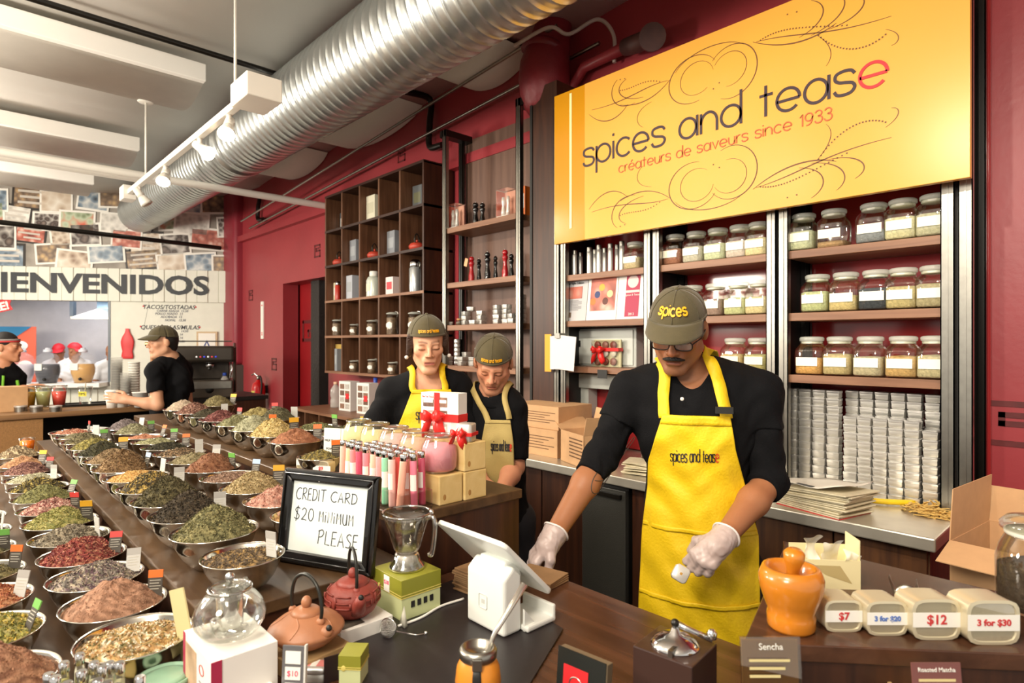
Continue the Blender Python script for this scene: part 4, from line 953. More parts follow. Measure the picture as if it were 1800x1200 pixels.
def build_person(pr, J, skin, hd, hands=(), sleeve=(.5,.5), shirt=None, h=.005, torso_yaw=0., girth=1., neck_v=0., legs=True, cloth_amp=.0035, trousers=None, collar=False, ls=None, hem=-.1):
    """J: joints in the person's frame. One continuous body; shirt and trousers are children."""
    s = J.get('s', 1.); A = np.array; Rt = rotm(torso_yaw, J.get('lean', 0.)); g = girth
    neck, chest, waist, hip = J['neck'], J['chest'], J['waist'], J['hip']
    def trunk(S, f=0.):
        S.ell(chest, A((.172*g+f,.108*g+f,.185+f))*s, Rt, .05); S.ell(waist, A((.150*g+f,.105*g+f,.19+f))*s, Rt, .06); S.ell(hip, A((.168*g+f,.118*g+f,.13+f))*s, Rt, .06)
        for q in ('shR', 'shL'):
            S.cone(lerp(neck, J[q], .35), J[q], .056*s+f, .060*s*min(1.05, g)+f, .05); S.cone(neck+A((0,.01,.02)), lerp(neck, J[q], .6), .048*s+f, .045*s+f, .05)
    S = SDF(); trunk(S)
    for q in ('R', 'L'):
        S.cone(J['sh'+q], J['el'+q], .052*s, .041*s, .03); S.cone(J['el'+q], lerp(J['el'+q], J['wr'+q], .35), .041*s, .043*s, .02); S.cone(lerp(J['el'+q], J['wr'+q], .35), J['wr'+q], .043*s, .0275*s, .02)
    c, R = J['head'], hd['R']; fem = hd.get('fem', False)
    S.cone(neck+A((0,.01,-.02)), c+R @ A((0,.018,-.06))*s, (.058 if not fem else .047)*s, (.055 if not fem else .044)*s, .025)
    if legs:
        for q, sx in (('R', -1), ('L', 1)):
            hp = hip+A((sx*.085,0,-.05)); kn = A((hp[0]+sx*.01, hp[1]-.01, .48*hip[2]/.92)); an = A((hp[0], hp[1]+.02, .08))
            S.cone(hp, kn, .08*s, .055*s, .03); S.cone(kn, an, .055*s, .036*s, .03); S.cone(an+A((0,.01,-.045)), an+A((0,-.15,-.05)), .03, .028, .02)
    add_head(S, c, R, s, fem)
    S0 = SDF(); trunk(S0); S0.cone(neck+A((0,.01,-.02)), c+R @ A((0,.018,-.06))*s, (.058 if not fem else .047)*s, (.055 if not fem else .044)*s, .025)
    for kw in hands: add_hand(S, **kw)
    me = S.mesh('body', h); vcolor(me, head_color(c, R, s, skin, hd.get('lip', '#a8584c'), hd.get('brow', '#2a1a12'), hd.get('lash', '#1c120e'), hd.get('stubble', 0)))
    body = obj('body', me, skin_mat, pr.o)
    # shirt
    C = SDF(); trunk(C, .012)
    for i, q in enumerate(('R', 'L')):
        a, e, w_ = J['sh'+q], J['el'+q], J['wr'+q]; t = sleeve[i]
        if t <= 1: C.cone(a, lerp(a, e, t), .060*s, .066*s-.004*t, .03, flat='b')
        else:
            C.cone(a, e, .062*s, .053*s, .03); C.cone(e, lerp(e, w_, t-1), .054*s, .052*s, .03, flat='b')
    C.noise(lambda P: wr(P, cloth_amp)); C.plane(hip+A((0,0,hem)), (0,0,-1))
    nd = c+R @ A((0,.018,-.05))*s
    C.cone(lerp(neck, nd, .05)+A((0,-.01-neck_v*.2,.0)), nd+A((0,-.02,.08)), .066*s, .075*s, .004, '-')
    if neck_v:
        C.cone(neck+A((0,-.06,.03)), neck+A((0,-.16,-neck_v)), (.058 if neck_v < .05 else .078)*s, .008, .004, '-')
    so = obj('shirt', C.mesh('shirt', max(h, .005)), shirt or blackcloth, pr.o)
    if ls is not None:
        for i, q in enumerate(('R', 'L')):
            U = SDF(); a, e, w_ = J['sh'+q], J['el'+q], J['wr'+q]
            U.cone(lerp(a, e, .25), e, .057*s, .053*s, .02); U.cone(e, lerp(e, w_, ls[i]), .053*s, .050*s, .02, flat='b')
            U.noise(lambda P: wr(P, .004, 1.25)); obj('undershirt_sleeve', U.mesh('undershirt', max(h, .005)), blackcloth, pr.o)
    if legs:
        T_ = SDF(); 
        for q, sx in (('R', -1), ('L', 1)):
            hp = hip+A((sx*.085,0,-.05)); kn = A((hp[0]+sx*.01, hp[1]-.01, .48*hip[2]/.92)); an = A((hp[0], hp[1]+.02, .08))
            T_.cone(hp+A((0,0,.03)), kn, .094*s, .072*s, .03); T_.cone(kn, an, .072*s, .058*s, .03, flat='b')
        T_.ell(hip+A((0,0,-.03)), A((.18*g,.128*g,.12))*s, Rt, .05)
        obj('trousers', T_.mesh('trousers', max(h, .009)), trousers or denim, pr.o)
        for sx in (-1, 1):
            an = A((hip[0]+sx*.085, hip[1]+.02, .0)); f_ = SDF().cone(an+A((0,.02,.045)), an+A((0,-.15,.04)), .045, .04, .02).plane((0,0,.002), (0,0,-1))
            obj('shoe', f_.mesh('shoe', .009), black, pr.o)
    S.trunk = S0
    return S, C
def cap(pr, c, R, s, brim=True, back=False, front=-1., text_=None, tsize=.02, tz=.0, txs=1., deep=0., tface=-1):
    """baseball cap in head coordinates; front=-1 brim over the face, +1 worn backwards"""
    hp = lambda x, y, z: tuple(np.array(c)+R @ (np.array((x, y, z))*s)); rx, ry, rz = .084, .106, .096; c0 = np.array((0,.012,.026))
    ph0 = lambda a: math.radians(4-8*math.sin(a)*(1)-deep)        # lower edge tilt
    def dome(a, t, inf=0.):
        p = ph0(a)+(PI/2-ph0(a))*t; q = math.cos(p)
        return (c0[0]+(rx+inf)*q*math.cos(a), c0[1]+(ry+inf)*q*math.sin(a), c0[2]+(rz+inf)*math.sin(p)**.92 if p > 0 else c0[2]+(rz+inf)*math.sin(p))
    n = 48; m = 14
    obj('cap', MB().sheet([[hp(*dome(2*PI*i/n, min(.985, j/m))) for i in range(n+1)] for j in range(m+1)]), khaki, pr.o, smooth=True, solid=.003)
    co = [o for o in pr.o.children if o.name.startswith('cap')][-1] if False else bpy.data.objects[[o.name for o in COL.objects][-1]]
    obj('button', MB().sphere(hp(0, c0[1], c0[2]+rz), .008*s, 10, 6), khaki, co, smooth=True)
    obj('band', MB().sheet([[hp(*dome(2*PI*i/n, t, .0015)) for i in range(n+1)] for t in (0, .03, .06)]), khaki, co, smooth=True, solid=.002)
    for k in range(6):
        obj('seam', MB().tube([hp(*dome(2*PI*k/6+PI/6, .06+.9*j/10, .0008)) for j in range(11)], .0012*s, 5), khaki, co, smooth=True)
    if brim:
        rows = []
        for j in range(7):
            t = j/6; row = []
            for i in range(25):
                a = math.radians(-68+136*i/24); ang = front*PI/2+a
                x, y, z = dome(ang, 0); e = math.cos(a)**.7*.072*t
                row.append(hp(x*(1+.05*t), y+front*e, z+.004-.30*e*1.0-(x*x)*3.2*t-.0))
            rows.append(row)
        obj('brim', MB().sheet(rows), khaki, co, smooth=True, solid=.004)
    if text_:
        st, tot = strokes(text_, LOW, .22); b = MB()
        for ch, ss in st:
            for q in ss: b.ribbon(q, .22 if tsize > .02 else .3, 0)
        out = []
        for v in b.v:
            u = (v[0]-tot/2)*tsize*txs; w_ = v[2]*tsize+tz; t = (w_-c0[2]*0)/rz
            a = tface*PI/2+u/(rx*.93)*(1 if tface < 0 else 1); t_ = w_/(rz*1.25); out.append(hp(*dome(a, t_, .0035)))
        b.v = out; obj('cap_lettering', b, embroid, co, solid=.0012, soff=0)
def drape(S, xl, xr, z0, z1, nx=44, nz=70, off=.016, y0=-.6, hang=None, wob=.0, ymax=.05):
    """cloth sheet laid on the front of a body: for each row z, x from xl(z) to xr(z)"""
    G = np.zeros((nz+1, nx+1, 3))
    for j in range(nz+1):
        z = z0+(z1-z0)*j/nz; a, b = xl(z), xr(z)
        G[j,:,0] = np.linspace(a, b, nx+1); G[j,:,2] = z
    P = G.reshape(-1, 3).copy(); P[:,1] = y0
    for _ in range(46):
        d = S.eval(P, True); P[:,1] += np.clip(d-off, -.02, .06)*.9; P[:,1] = np.minimum(P[:,1], ymax)
    Yv = P[:,1].reshape(nz+1, nx+1)
    if hang is not None:
        for j in range(1, nz+1):
            if G[j,0,2] < hang: Yv[j] = np.minimum(Yv[j], Yv[j-1]+.0006)
    for _ in range(6):
        q = np.pad(Yv, 1, mode='edge'); Yv = np.minimum(Yv, (q[:-2,1:-1]+q[2:,1:-1]+q[1:-1,:-2]+q[1:-1,2:])/4)
    if wob: Yv = Yv+wob*(np.sin(G[:,:,0]*22+4*np.sin(G[:,:,2]*7))*.6+np.sin(G[:,:,2]*42+5*np.sin(G[:,:,0]*9)+G[:,:,0]*20)*.55)
    G[:,:,1] = Yv; return G
def grid_y(G, x, z):
    zz = G[:,0,2]; j = np.clip(np.searchsorted(-zz, -z)-1, 0, len(zz)-2); i = np.clip(int((x-G[j,0,0])/max(1e-6, G[j,-1,0]-G[j,0,0])*(G.shape[1]-1)), 0, G.shape[1]-1)
    t = (zz[j]-z)/(zz[j]-zz[j+1]); return G[j,i,1]*(1-t)+G[j+1,i,1]*t
def strap(S, pts, w, m, parent, off=.014, name='apron_strap', up=False):
    """flat band laid over a body along (x,y,z) guide points, pulled onto the surface"""
    P = np.array(spline(pts, 8)); 
    for _ in range(14):
        d = S.eval(P, True); e = 1e-3; g = np.stack([(S.eval(P+np.eye(3)[i]*e, True)-d)/e for i in range(3)], 1); g /= np.maximum(np.linalg.norm(g, axis=1), 1e-6)[:,None]
        P = P-(d-off)[:,None]*g*.7
        Q = P.copy(); Q[1:-1] = (P[:-2]+P[1:-1]*2+P[2:])/4; P = Q
    T_ = np.gradient(P, axis=0); T_ /= np.linalg.norm(T_, axis=1)[:,None]; Sd = np.cross(T_, g); Sd /= np.maximum(np.linalg.norm(Sd, axis=1), 1e-6)[:,None]
    return obj(name, MB().sheet([[tuple(p-q*w/2), tuple(p), tuple(p+q*w/2)] for p, q in zip(P, Sd)]), m, parent, smooth=True, solid=.003, soff=0)
class Both:
    def __init__(s, a, b): s.a, s.b = a, b
    def eval(s, P, full=True): return np.minimum(s.a.trunk.eval(P, True), s.b.eval(P, True))
def interp(pts):
    zs = [p[1] for p in pts][::-1]; xs = [p[0] for p in pts][::-1]
    return lambda z: float(np.interp(z, zs, xs))
A = np.array
# ---------------------------------------------------------------- the man at the counter
man = Person('person', 'man in olive cap reading spices, glasses, gloves and yellow apron behind the counter', 1218, 1.98)
L = man.L
J = dict(neck=L(1216,664,.03), chest=L(1222,748,.02), waist=L(1228,880,.04), hip=L(1232,985,.06), shR=L(1110,690,.03), shL=L(1332,690,.03),
         elR=L(1058,802,-.03), elL=L(1352,846,.0), wrR=L(970,946,-.26), wrL=L(1268,950,-.22), head=L(1191,575,-.085), s=1.04)
hR = rotm(-.16, .52, .06); cskin = '#a06a48'
fR = L(920,1004,-.30)-J['wrR']; fL = L(1215,1005,-.28)-J['wrL']
handsM = [dict(W_=J['wrR'], f=fR, n=(-.55,-.35,.75), ts=-1, curl=(.55,.5,.45,.5), thumb=(.6,.5)), dict(W_=J['wrL'], f=fL, n=(.35,-.55,.75), ts=1, curl=(.85,.9,.9,.9), thumb=(.9,.8))]
S, C = build_person(man, J, cskin, dict(R=hR, lip='#8a4f40', brow='#1c130e', stubble=.25), handsM, sleeve=(.46,.42), h=.0042, girth=1.04, ls=(.24,.13), neck_v=.03)
cap(man, J['head'], hR, 1.04, text_='spices', tsize=.0195, tz=.030, txs=.72)
# gloves over both hands
glove = mat('glove_film', '#d9c9c6', .35, noise=.12, nscale=35, alpha=.62, spec=.7)
for kw, wj, ej in ((handsM[0],'wrR','elR'), (handsM[1],'wrL','elL')):
    G_ = SDF(); add_hand(G_, infl=.0028, **kw); u = (J[ej]-J[wj]); u /= np.linalg.norm(u)
    G_.cone(J[wj]-u*.03, J[wj]+u*.028, .033, .040, .012, flat='b'); G_.noise(lambda P: .0012*np.sin(230*P[:,0]+4*np.sin(130*P[:,1]))*np.sin(210*P[:,2]))
    go = obj('glove', G_.mesh('glove', .0036), glove, man.o)
    ring = J[wj]+u*.027; q = Vector(u).to_track_quat('Z','Y').to_matrix().to_4x4()
    obj('glove_cuff', MB().tube([tuple(Vector(ring)+q.to_3x3() @ Vector((.0415*math.cos(a), .0415*math.sin(a), .002*math.sin(3*a)))) for a in [2*PI*i/24 for i in range(24)]], .0032, 8, closed=True), mat('glove_roll','#e6dcd8',.3), go, smooth=True)
hw = lambda x, y, z, c=J['head'], R=hR, s=1.04: tuple(np.array(c)+R @ (np.array((x, y, z))*s))
# glasses, moustache, beard, hair at the sides
gm = mat('spectacle_frame', '#2a1c16', .3)
gl = thing('spectacles', 'x', 'x'); gl.parent = man.o; del gl['label'], gl['category']
for sx in (-1, 1):
    pts = [hw(sx*.033+.025*math.copysign(abs(math.cos(a))**.7, math.cos(a)), -.103+.08*abs(sx*.033+.025*math.cos(a))**1.4, -.006+.0155*math.copysign(abs(math.sin(a))**.7, math.sin(a))) for a in [2*PI*i/28 for i in range(28)]]
    obj('rim', MB().tube(pts, .0021, 6, closed=True), gm, gl, smooth=True); obj('lens', MB().add(pts, [tuple(range(28))]), glass('lens','#e8e4dc',.16), gl)
    obj('temple_arm', MB().tube([hw(sx*.058,-.096,-.002), hw(sx*.078,-.06,.0), hw(sx*.084,.01,.0)], .0022, 6), gm, gl)
obj('bridge', MB().tube([hw(-.009,-.104,-.002), hw(0,-.107,.001), hw(.009,-.104,-.002)], .0022, 6), gm, gl)
hairm = mat('black_hair', '#17100c', .6, bump=.6, bscale=300)
obj('moustache', MB().tube([hw(-.034,-.078,-.068), hw(-.022,-.094,-.058), hw(-.008,-.1015,-.0525), hw(.008,-.1015,-.0525), hw(.022,-.094,-.058), hw(.034,-.078,-.068)], [.003,.0065,.0078,.0078,.0065,.003], 8), hairm, man.o, smooth=True, sub=1)
Hs = SDF().ell(hw(0,.02,.01), (.083,.100,.085), hR, .01); Hs.ell(hw(0,.045,-.035), (.07,.07,.05), hR, .02)
Hs.plane(hw(0,-.005,0), hR @ A((0,-1,0))); Hs.plane(hw(0,0,-.05), hR @ A((0,.3,-1)))
obj('hair', Hs.mesh('hair', .006), hairm, man.o)
# polo collar
obj('collar', MB().sheet([[tuple(J['neck']+A((.074*math.sin(a)*(1+.25*t), .012-.078*math.cos(a)*(1+.35*t), .052-.05*t-.052*math.cos(a)*.7))) for a in [math.radians(-172+344*i/40) for i in range(41)]] for t in (0,.35,.7,1.)]), blackcloth, man.o, smooth=True, solid=.004)
for i in range(3): pass
# apron: bib and skirt
xlf = interp([(L(1165,728,-.1)[0], L(1165,728,-.1)[2]), (L(1150,775,-.1)[0], L(1150,775,-.1)[2]), (L(1138,812,-.1)[0], L(1138,812,-.1)[2]), (L(1136,860,-.1)[0], L(1136,860,-.1)[2]), (L(1126,940,-.1)[0], L(1126,940,-.1)[2]), (L(1119,1070,-.1)[0], L(1119,1070,-.1)[2]), (L(1116,1200,-.1)[0], .55)])
xrf = interp([(L(1283,730,-.1)[0], L(1283,730,-.1)[2]), (L(1293,790,-.1)[0], L(1293,790,-.1)[2]), (L(1316,875,-.1)[0], L(1316,875,-.1)[2]), (L(1336,950,-.1)[0], L(1336,950,-.1)[2]), (L(1340,1070,-.1)[0], L(1340,1070,-.1)[2]), (L(1345,1200,-.1)[0], .55)])
zt_ = L(1220,729,-.1)[2]
G = drape(Both(S, C), xlf, xrf, zt_, .56, nx=60, nz=110, hang=L(1230,860,0)[2], wob=.0055)
apr = obj('apron', MB().sheet([[tuple(p) for p in r] for r in G]), yapron, man.o, smooth=True, solid=.003)
def apron_band(G, za, zb, m, parent, name, d=.006, x0=.0, x1=1.):
    rows = []
    for z in np.linspace(za, zb, 4):
        a, b = G[np.argmin(abs(G[:,0,2]-z)),0,0], G[np.argmin(abs(G[:,0,2]-z)),-1,0]
        rows.append([(x, grid_y(G, x, z)-d, z) for x in np.linspace(a+(b-a)*x0, a+(b-a)*x1, 50)])
    return obj(name, MB().sheet(rows), m, parent, smooth=True, solid=.002)
apron_band(G, zt_, zt_-.03, yapron, apr, 'top_hem', .0035)
pk = apron_band(G, L(1230,932,-.1)[2], L(1230,940,-.1)[2], yapron, apr, 'pocket_edge', .005)
apron_band(G, L(1230,1062,-.1)[2], L(1230,1070,-.1)[2], yapron, apr, 'lower_fold', .006)
def apron_text(G, txt, x0, x1, z0, slope, xh, wd, m, lastm, parent, d=.0065):
    st, tot = strokes(txt, LOW, .16); k = (x1-x0)/tot
    for i, (ch, ss) in enumerate(st):
        b = MB()
        for q in ss: b.ribbon([(x0+p[0]*k, z0+slope*(x0+p[0]*k-x0)+p[1]*xh) for p in q], wd, 0)
        if not b.v: continue
        b.v = [(v[0], grid_y(G, v[0], v[2])-d, v[2]) for v in b.v]; obj('letter', b, lastm if (lastm and i == len(st)-1) else m, parent)
ta, tb = L(1178,812,-.12), L(1264,806,-.12)
apron_text(G, 'spices and tease', ta[0], tb[0], ta[2], .05, .026, .003, ink, mat('print_red','#d03a1c',.5), apr)
strap(Both(S, C), [L(1168,734,-.11), L(1166,690,-.09), L(1172,645,-.05), J['neck']+A((-.082,.05,.05))], .036, yapron, apr, .017)
strap(Both(S, C), [L(1277,736,-.11), L(1270,700,-.1), L(1258,652,-.07), L(1240,612,-.02), J['neck']+A((.07,.07,.06))], .038, yapron, apr, .017)
bk = L(1273,722,-.135); obj('strap_buckle', MB().box(bk[0]-.026,bk[1]-.006,bk[2]-.008,bk[0]+.026,bk[1]+.004,bk[2]+.012), black, apr)
obj('shirt_button', MB().sphere(tuple(L(1199,701,-.125)), .006, 10, 6, (1,.5,1)), mat('pearl','#d8d4cc',.3), man.o)
# forearm tattoo ring and what the hands hold
tt = SDF(); e_, w_ = J['elR'], J['wrR']
tm = mat('tattoo_ink','#4a4238',.6); c0 = L(1044,862,-.2); pts = []
for a in [2*PI*i/36 for i in range(36)]: pts.append(L(1044+13*math.cos(a)+4*math.sin(a), 862-22*math.sin(a), -.25))
P = A(pts)
for _ in range(40): P[:,1] += np.clip(S.eval(P, True)-.0008, -.02, .03)
obj('tattoo', MB().tube([tuple(p) for p in P], .0014, 5, closed=True), tm, man.o)
P = A([L(1036+14*t, 858+6*t, -.25) for t in np.linspace(0,1,8)])
for _ in range(40): P[:,1] += np.clip(S.eval(P, True)-.0008, -.02, .03)
obj('tattoo_line', MB().tube([tuple(p) for p in P], .0012, 5), tm, man.o)
wp = man.o.matrix_world if False else Matrix.Translation(man.o.location) @ Matrix.Rotation(man.o.rotation_euler.z, 4, 'Z')
h0 = Vector(L(1196,1008,-.31)); tn = thing('small_tin', 'small square tin with gold contents held in the gloved left hand', 'tin', wp @ h0, rot=(1.15, .5, man.o.rotation_euler.z))
obj('body', MB().lathe([(.017,-.012),(.0215,-.009),(.022,.010),(.0195,.012)], 20, square=.4), mat('tin_white','#e4dfd6',.3,metal=.4), tn, smooth=True)
obj('contents', MB().lathe([(.0185,.009),(.001,.0125)], 20, square=.4), mat('tin_gold','#b98a3e',.6,noise=.3,nscale=200), tn, smooth=True)

# ---------------------------------------------------------------- the woman behind the jars
wo = Person('person', 'woman in an olive cap, pearl earrings, black top and yellow apron behind the milkshake jars', 752, 2.62)
L = wo.L
J = dict(neck=L(754,674,.05), chest=L(752,745,.04), waist=L(748,815,.08), hip=L(748,880,.14), shR=L(690,690,.06), shL=L(805,680,.06), elR=L(652,765,-.02), elL=L(822,778,.03),
         wrR=L(668,796,-.20), wrL=L(775,815,-.22), head=L(751,602,-.02), s=.97)
hR = rotm(.10, .26, -.04)
handsW = [dict(W_=J['wrR'], f=(.5,-.7,-.3), n=(-.2,-.3,.9), ts=-1), dict(W_=J['wrL'], f=(-.5,-.7,-.3), n=(.2,-.3,.9), ts=1)]
S, C = build_person(wo, J, '#d9a383', dict(R=hR, fem=True, lip='#a04c44', brow='#4a2a1c', lash='#2a1812'), handsW, sleeve=(.92,.92), h=.0046, girth=.88, neck_v=.10)
cap(wo, J['head'], hR, .99, brim=False, text_='spices and tease', tsize=.0085, tz=.016, txs=.56)
hw = lambda x, y, z, c=J['head'], R=hR, s=.97: tuple(np.array(c)+R @ (np.array((x, y, z))*s))
Hs = SDF().ell(hw(0,.02,.02), (.082,.102,.090), hR, .01); Hs.ell(hw(0,.075,-.03), (.062,.05,.06), hR, .03)
for sx in (-1, 1): Hs.cone(hw(sx*.073,-.03,.03), hw(sx*.082,.0,-.05), .018, .013, .02)
Hs.plane(hw(0,-.035,0), hR @ A((0,-1,0)))
Hs.cone(hw(0,-.12,-.03), hw(0,-.02,-.03), .060, .064, .01, '-')
obj('hair', Hs.mesh('hair', .005), mat('brown_hair', '#3a2216', .5, bump=.6, bscale=200), wo.o)
for sx in (-1, 1): obj('pearl_earring', MB().sphere(hw(sx*.094,-.03,-.055), .0085, 12, 8), mat('pearl',''), wo.o, smooth=True)
P_ = lambda px, py: (L(px,py,-.1)[0], L(px,py,-.1)[2])
xlf = interp([P_(724,688), P_(708,730), P_(695,760), (L(690,800,-.1)[0], L(690,800,-.1)[2]), (L(685,900,-.1)[0], .7)]); xrf = interp([P_(793,686), P_(803,720), P_(812,760), P_(818,800), (L(822,900,-.1)[0], .7)])
G = drape(Both(S, C), xlf, xrf, L(758,686,-.1)[2], .75, nx=44, nz=60, hang=1.1, wob=.003)
apw = obj('apron', MB().sheet([[tuple(p) for p in r] for r in G]), yapron, wo.o, smooth=True, solid=.003)
apron_band(G, L(758,687,-.1)[2], L(758,693,-.1)[2], yapron, apw, 'top_hem', .004)
ta = L(731,738,-.1); apron_text(G, 'spices and tease', ta[0], ta[0]+.2, ta[2], 0, .03, .004, ink, mat('print_red',''), apw)
strap(Both(S, C), [L(727,690,-.1), L(722,670,-.08), L(722,645,-.03), J['neck']+A((-.07,.06,.04))], .026, yapron, apw, .016)
strap(Both(S, C), [L(790,690,-.1), L(785,665,-.07), L(779,640,-.03), J['neck']+A((.065,.06,.04))], .027, yapron, apw, .016)

# ---------------------------------------------------------------- the second man, looking down
m2 = Person('person', 'fair bearded man in a backwards olive cap and khaki apron, looking down', 866, 2.66)
L = m2.L
J = dict(neck=L(868,698,.05), chest=L(868,758,.06), waist=L(872,840,.08), hip=L(874,905,.10), shR=L(826,712,.10), shL=L(900,716,.02), elR=L(822,800,.14), elL=L(905,820,.0),
         wrR=L(852,852,-.14), wrL=L(880,865,-.20), head=L(867,636,-.03), s=.98)
hR = rotm(-.10, .62, .05)
handsK = [dict(W_=J['wrR'], f=(.4,-.8,-.3), n=(-.2,-.3,.9), ts=-1), dict(W_=J['wrL'], f=(-.4,-.8,-.3), n=(.2,-.3,.9), ts=1)]
S, C = build_person(m2, J, '#cf9273', dict(R=hR, lip='#a8604e', brow='#8a5a38', lash='#5a3824', stubble=.35), handsK, sleeve=(.85,.85), h=.0046, girth=.86, torso_yaw=-.35)
cap(m2, J['head'], hR, 1.0, brim=False, text_='spices and tease', tsize=.0085, tz=.014, txs=.56)
hw = lambda x, y, z, c=J['head'], R=hR, s=.98: tuple(np.array(c)+R @ (np.array((x, y, z))*s))
Hs = SDF().ell(hw(0,.02,.012), (.082,.100,.088), hR, .01); Hs.plane(hw(0,-.012,0), hR @ A((0,-1,0))); Hs.plane(hw(0,0,-.03), hR @ A((0,.3,-1)))
obj('hair', Hs.mesh('hair', .005), mat('ginger_hair', '#8a5a34', .6, bump=.6, bscale=250), m2.o)
Bd = SDF(); 
for sx in (-1, 1): Bd.cone(hw(sx*.055,-.01,-.07), hw(sx*.018,-.076,-.113), .011, .012, .01)
Bd.ell(hw(0,-.082,-.106), (.022,.012,.016), hR, .01); Bd.cone(hw(-.02,-.089,-.055), hw(.02,-.089,-.055), .006, .006, .004)
obj('beard', Bd.mesh('beard', .004), mat('ginger_beard', '#a86f4c', .8, bump=.6, bscale=300), m2.o)
obj('collar', MB().sheet([[tuple(J['neck']+A((.07*math.sin(a)*(1+.25*t), .012-.072*math.cos(a)*(1+.35*t), .05-.05*t-.04*math.cos(a)))) for a in [math.radians(-172+344*i/36) for i in range(37)]] for t in (0,.5,1.)]), blackcloth, m2.o, smooth=True, solid=.004)
P_ = lambda px, py: (L(px,py,-.1)[0], L(px,py,-.1)[2])
xlf = interp([P_(853,742), P_(846,780), P_(842,850), (L(842,880,-.1)[0], .8)]); xrf = interp([P_(897,736), P_(903,780), P_(905,850), (L(905,880,-.1)[0], .8)])
G = drape(Both(S, C), xlf, xrf, L(870,740,-.1)[2], .8, nx=30, nz=50, hang=1.1, wob=.003)
apk = obj('apron', MB().sheet([[tuple(p) for p in r] for r in G]), kapron, m2.o, smooth=True, solid=.003)
apron_band(G, L(870,741,-.1)[2], L(870,746,-.1)[2], kapron, apk, 'top_hem', .004)
ta, tb = L(863,796,-.12), L(903,792,-.12); apron_text(G, 'spices and tease', ta[0], tb[0]-.008, ta[2], 0, .030, .0034, ink, mat('print_red',''), apk)
strap(Both(S, C), [L(856,745,-.1), L(842,715,-.06), L(831,685,.0), J['neck']+A((-.06,.08,.03))], .026, kapron, apk, .016)
strap(Both(S, C), [L(895,741,-.1), L(893,722,-.06), L(888,700,.0), J['neck']+A((.06,.08,.03))], .024, kapron, apk, .016)

# ---------------------------------------------------------------- the barista, in profile
ba = Person('person', 'barista in olive cap and black t-shirt reaching for a paper cup on the bar', 292, 4.75)
L = ba.L
J = dict(neck=L(301,634,.02), chest=L(300,672,.03), waist=L(296,720,.03), hip=L(298,765,.03), shR=L(272,652,-.10), shL=L(322,650,.12), elR=L(277,712,-.16), elL=L(330,716,.10),
         wrR=L(226,703,-.10), wrL=L(318,752,-.05), head=L(285,600,.0), s=1.0)
hR = rotm(-1.25, .10, 0)
hb_ = [dict(W_=J['wrR'], f=(-1,.05,.22), n=(0,-1,.2), ts=1, curl=(.25,.3,.3,.3)), dict(W_=J['wrL'], f=(-.3,-.6,-.5), n=(.5,-.3,.4), ts=1)]
S, C = build_person(ba, J, '#cf9c7c', dict(R=hR, lip='#9a5a4a', brow='#1c1410', lash='#1c1410'), hb_, sleeve=(.62,.62), h=.0075, girth=.92, torso_yaw=-.7)
cap(ba, J['head'], hR, 1.02, brim=True, text_=None)
hw = lambda x, y, z, c=J['head'], R=hR, s=1.: tuple(np.array(c)+R @ (np.array((x, y, z))*s))
Hs = SDF().ell(hw(0,.02,.01), (.082,.101,.088), hR, .01); Hs.ell(hw(0,.06,-.045), (.06,.045,.05), hR, .02); Hs.plane(hw(0,.0,0), hR @ A((0,-1,0)))
obj('hair', Hs.mesh('hair', .007), hairm, ba.o)
# ---------------------------------------------------------------- the customer at the left edge
cu_ = Person('person', 'customer in a striped headband and black jacket with green trim at the left edge', 8, 5.3)
L = cu_.L
J = dict(neck=L(2,644,.02), chest=L(0,680,.03), waist=L(-4,725,.03), hip=L(-4,770,.03), shR=L(-22,662,.02), shL=L(28,664,.06), elR=L(-40,715,.0), elL=L(36,705,.0), wrR=L(-10,720,-.1), wrL=L(38,683,-.14), head=L(12,609,.0), s=1.06)
hR = rotm(1.15, .05, 0)
S, C = build_person(cu_, J, '#c98f6d', dict(R=hR, lip='#a04c44', brow='#1c1410', lash='#1c1410'), [dict(W_=J['wrL'], f=(.9,-.1,.25), n=(0,.3,.9), ts=1, curl=(.2,.2,.25,.3)), dict(W_=J['wrR'], f=(.6,-.5,0), n=(0,.3,.9), ts=-1)], sleeve=(1.9,1.9), h=.008, girth=.95, torso_yaw=.7)
hw = lambda x, y, z, c=J['head'], R=hR, s=1.06: tuple(np.array(c)+R @ (np.array((x, y, z))*s))
Hs = SDF().ell(hw(0,.018,.036), (.084,.104,.094), hR, .01); Hs.plane(hw(0,-.04,.02), hR @ A((0,-1,-.55)))
obj('hair', Hs.mesh('hair', .007), hairm, cu_.o)
for z, m in ((.045,'headband_grey'),(.032,'headband_red')):
    obj('headband', MB().sheet([[hw(.0835*math.cos(a), .016+.103*math.sin(a), z+q-.03*math.sin(a)*.3) for a in [2*PI*i/32 for i in range(33)]] for q in (0,.014)]), mat(m, '#8f8a88' if 'grey' in m else '#c23a3c', .7), cu_.o, smooth=True, solid=.003, soff=0)
obj('jacket_trim', MB().tube([tuple(L(30,668,-.07)), tuple(L(34,690,-.08)), tuple(L(40,706,-.1))], .012, 8), mat('lime','#6fb02a',.5), cu_.o, smooth=True)
obj('jacket_trim', MB().tube([tuple(L(6,660,-.11)), tuple(L(4,690,-.12)), tuple(L(2,720,-.12))], .01, 8), mat('lime',''), cu_.o, smooth=True)
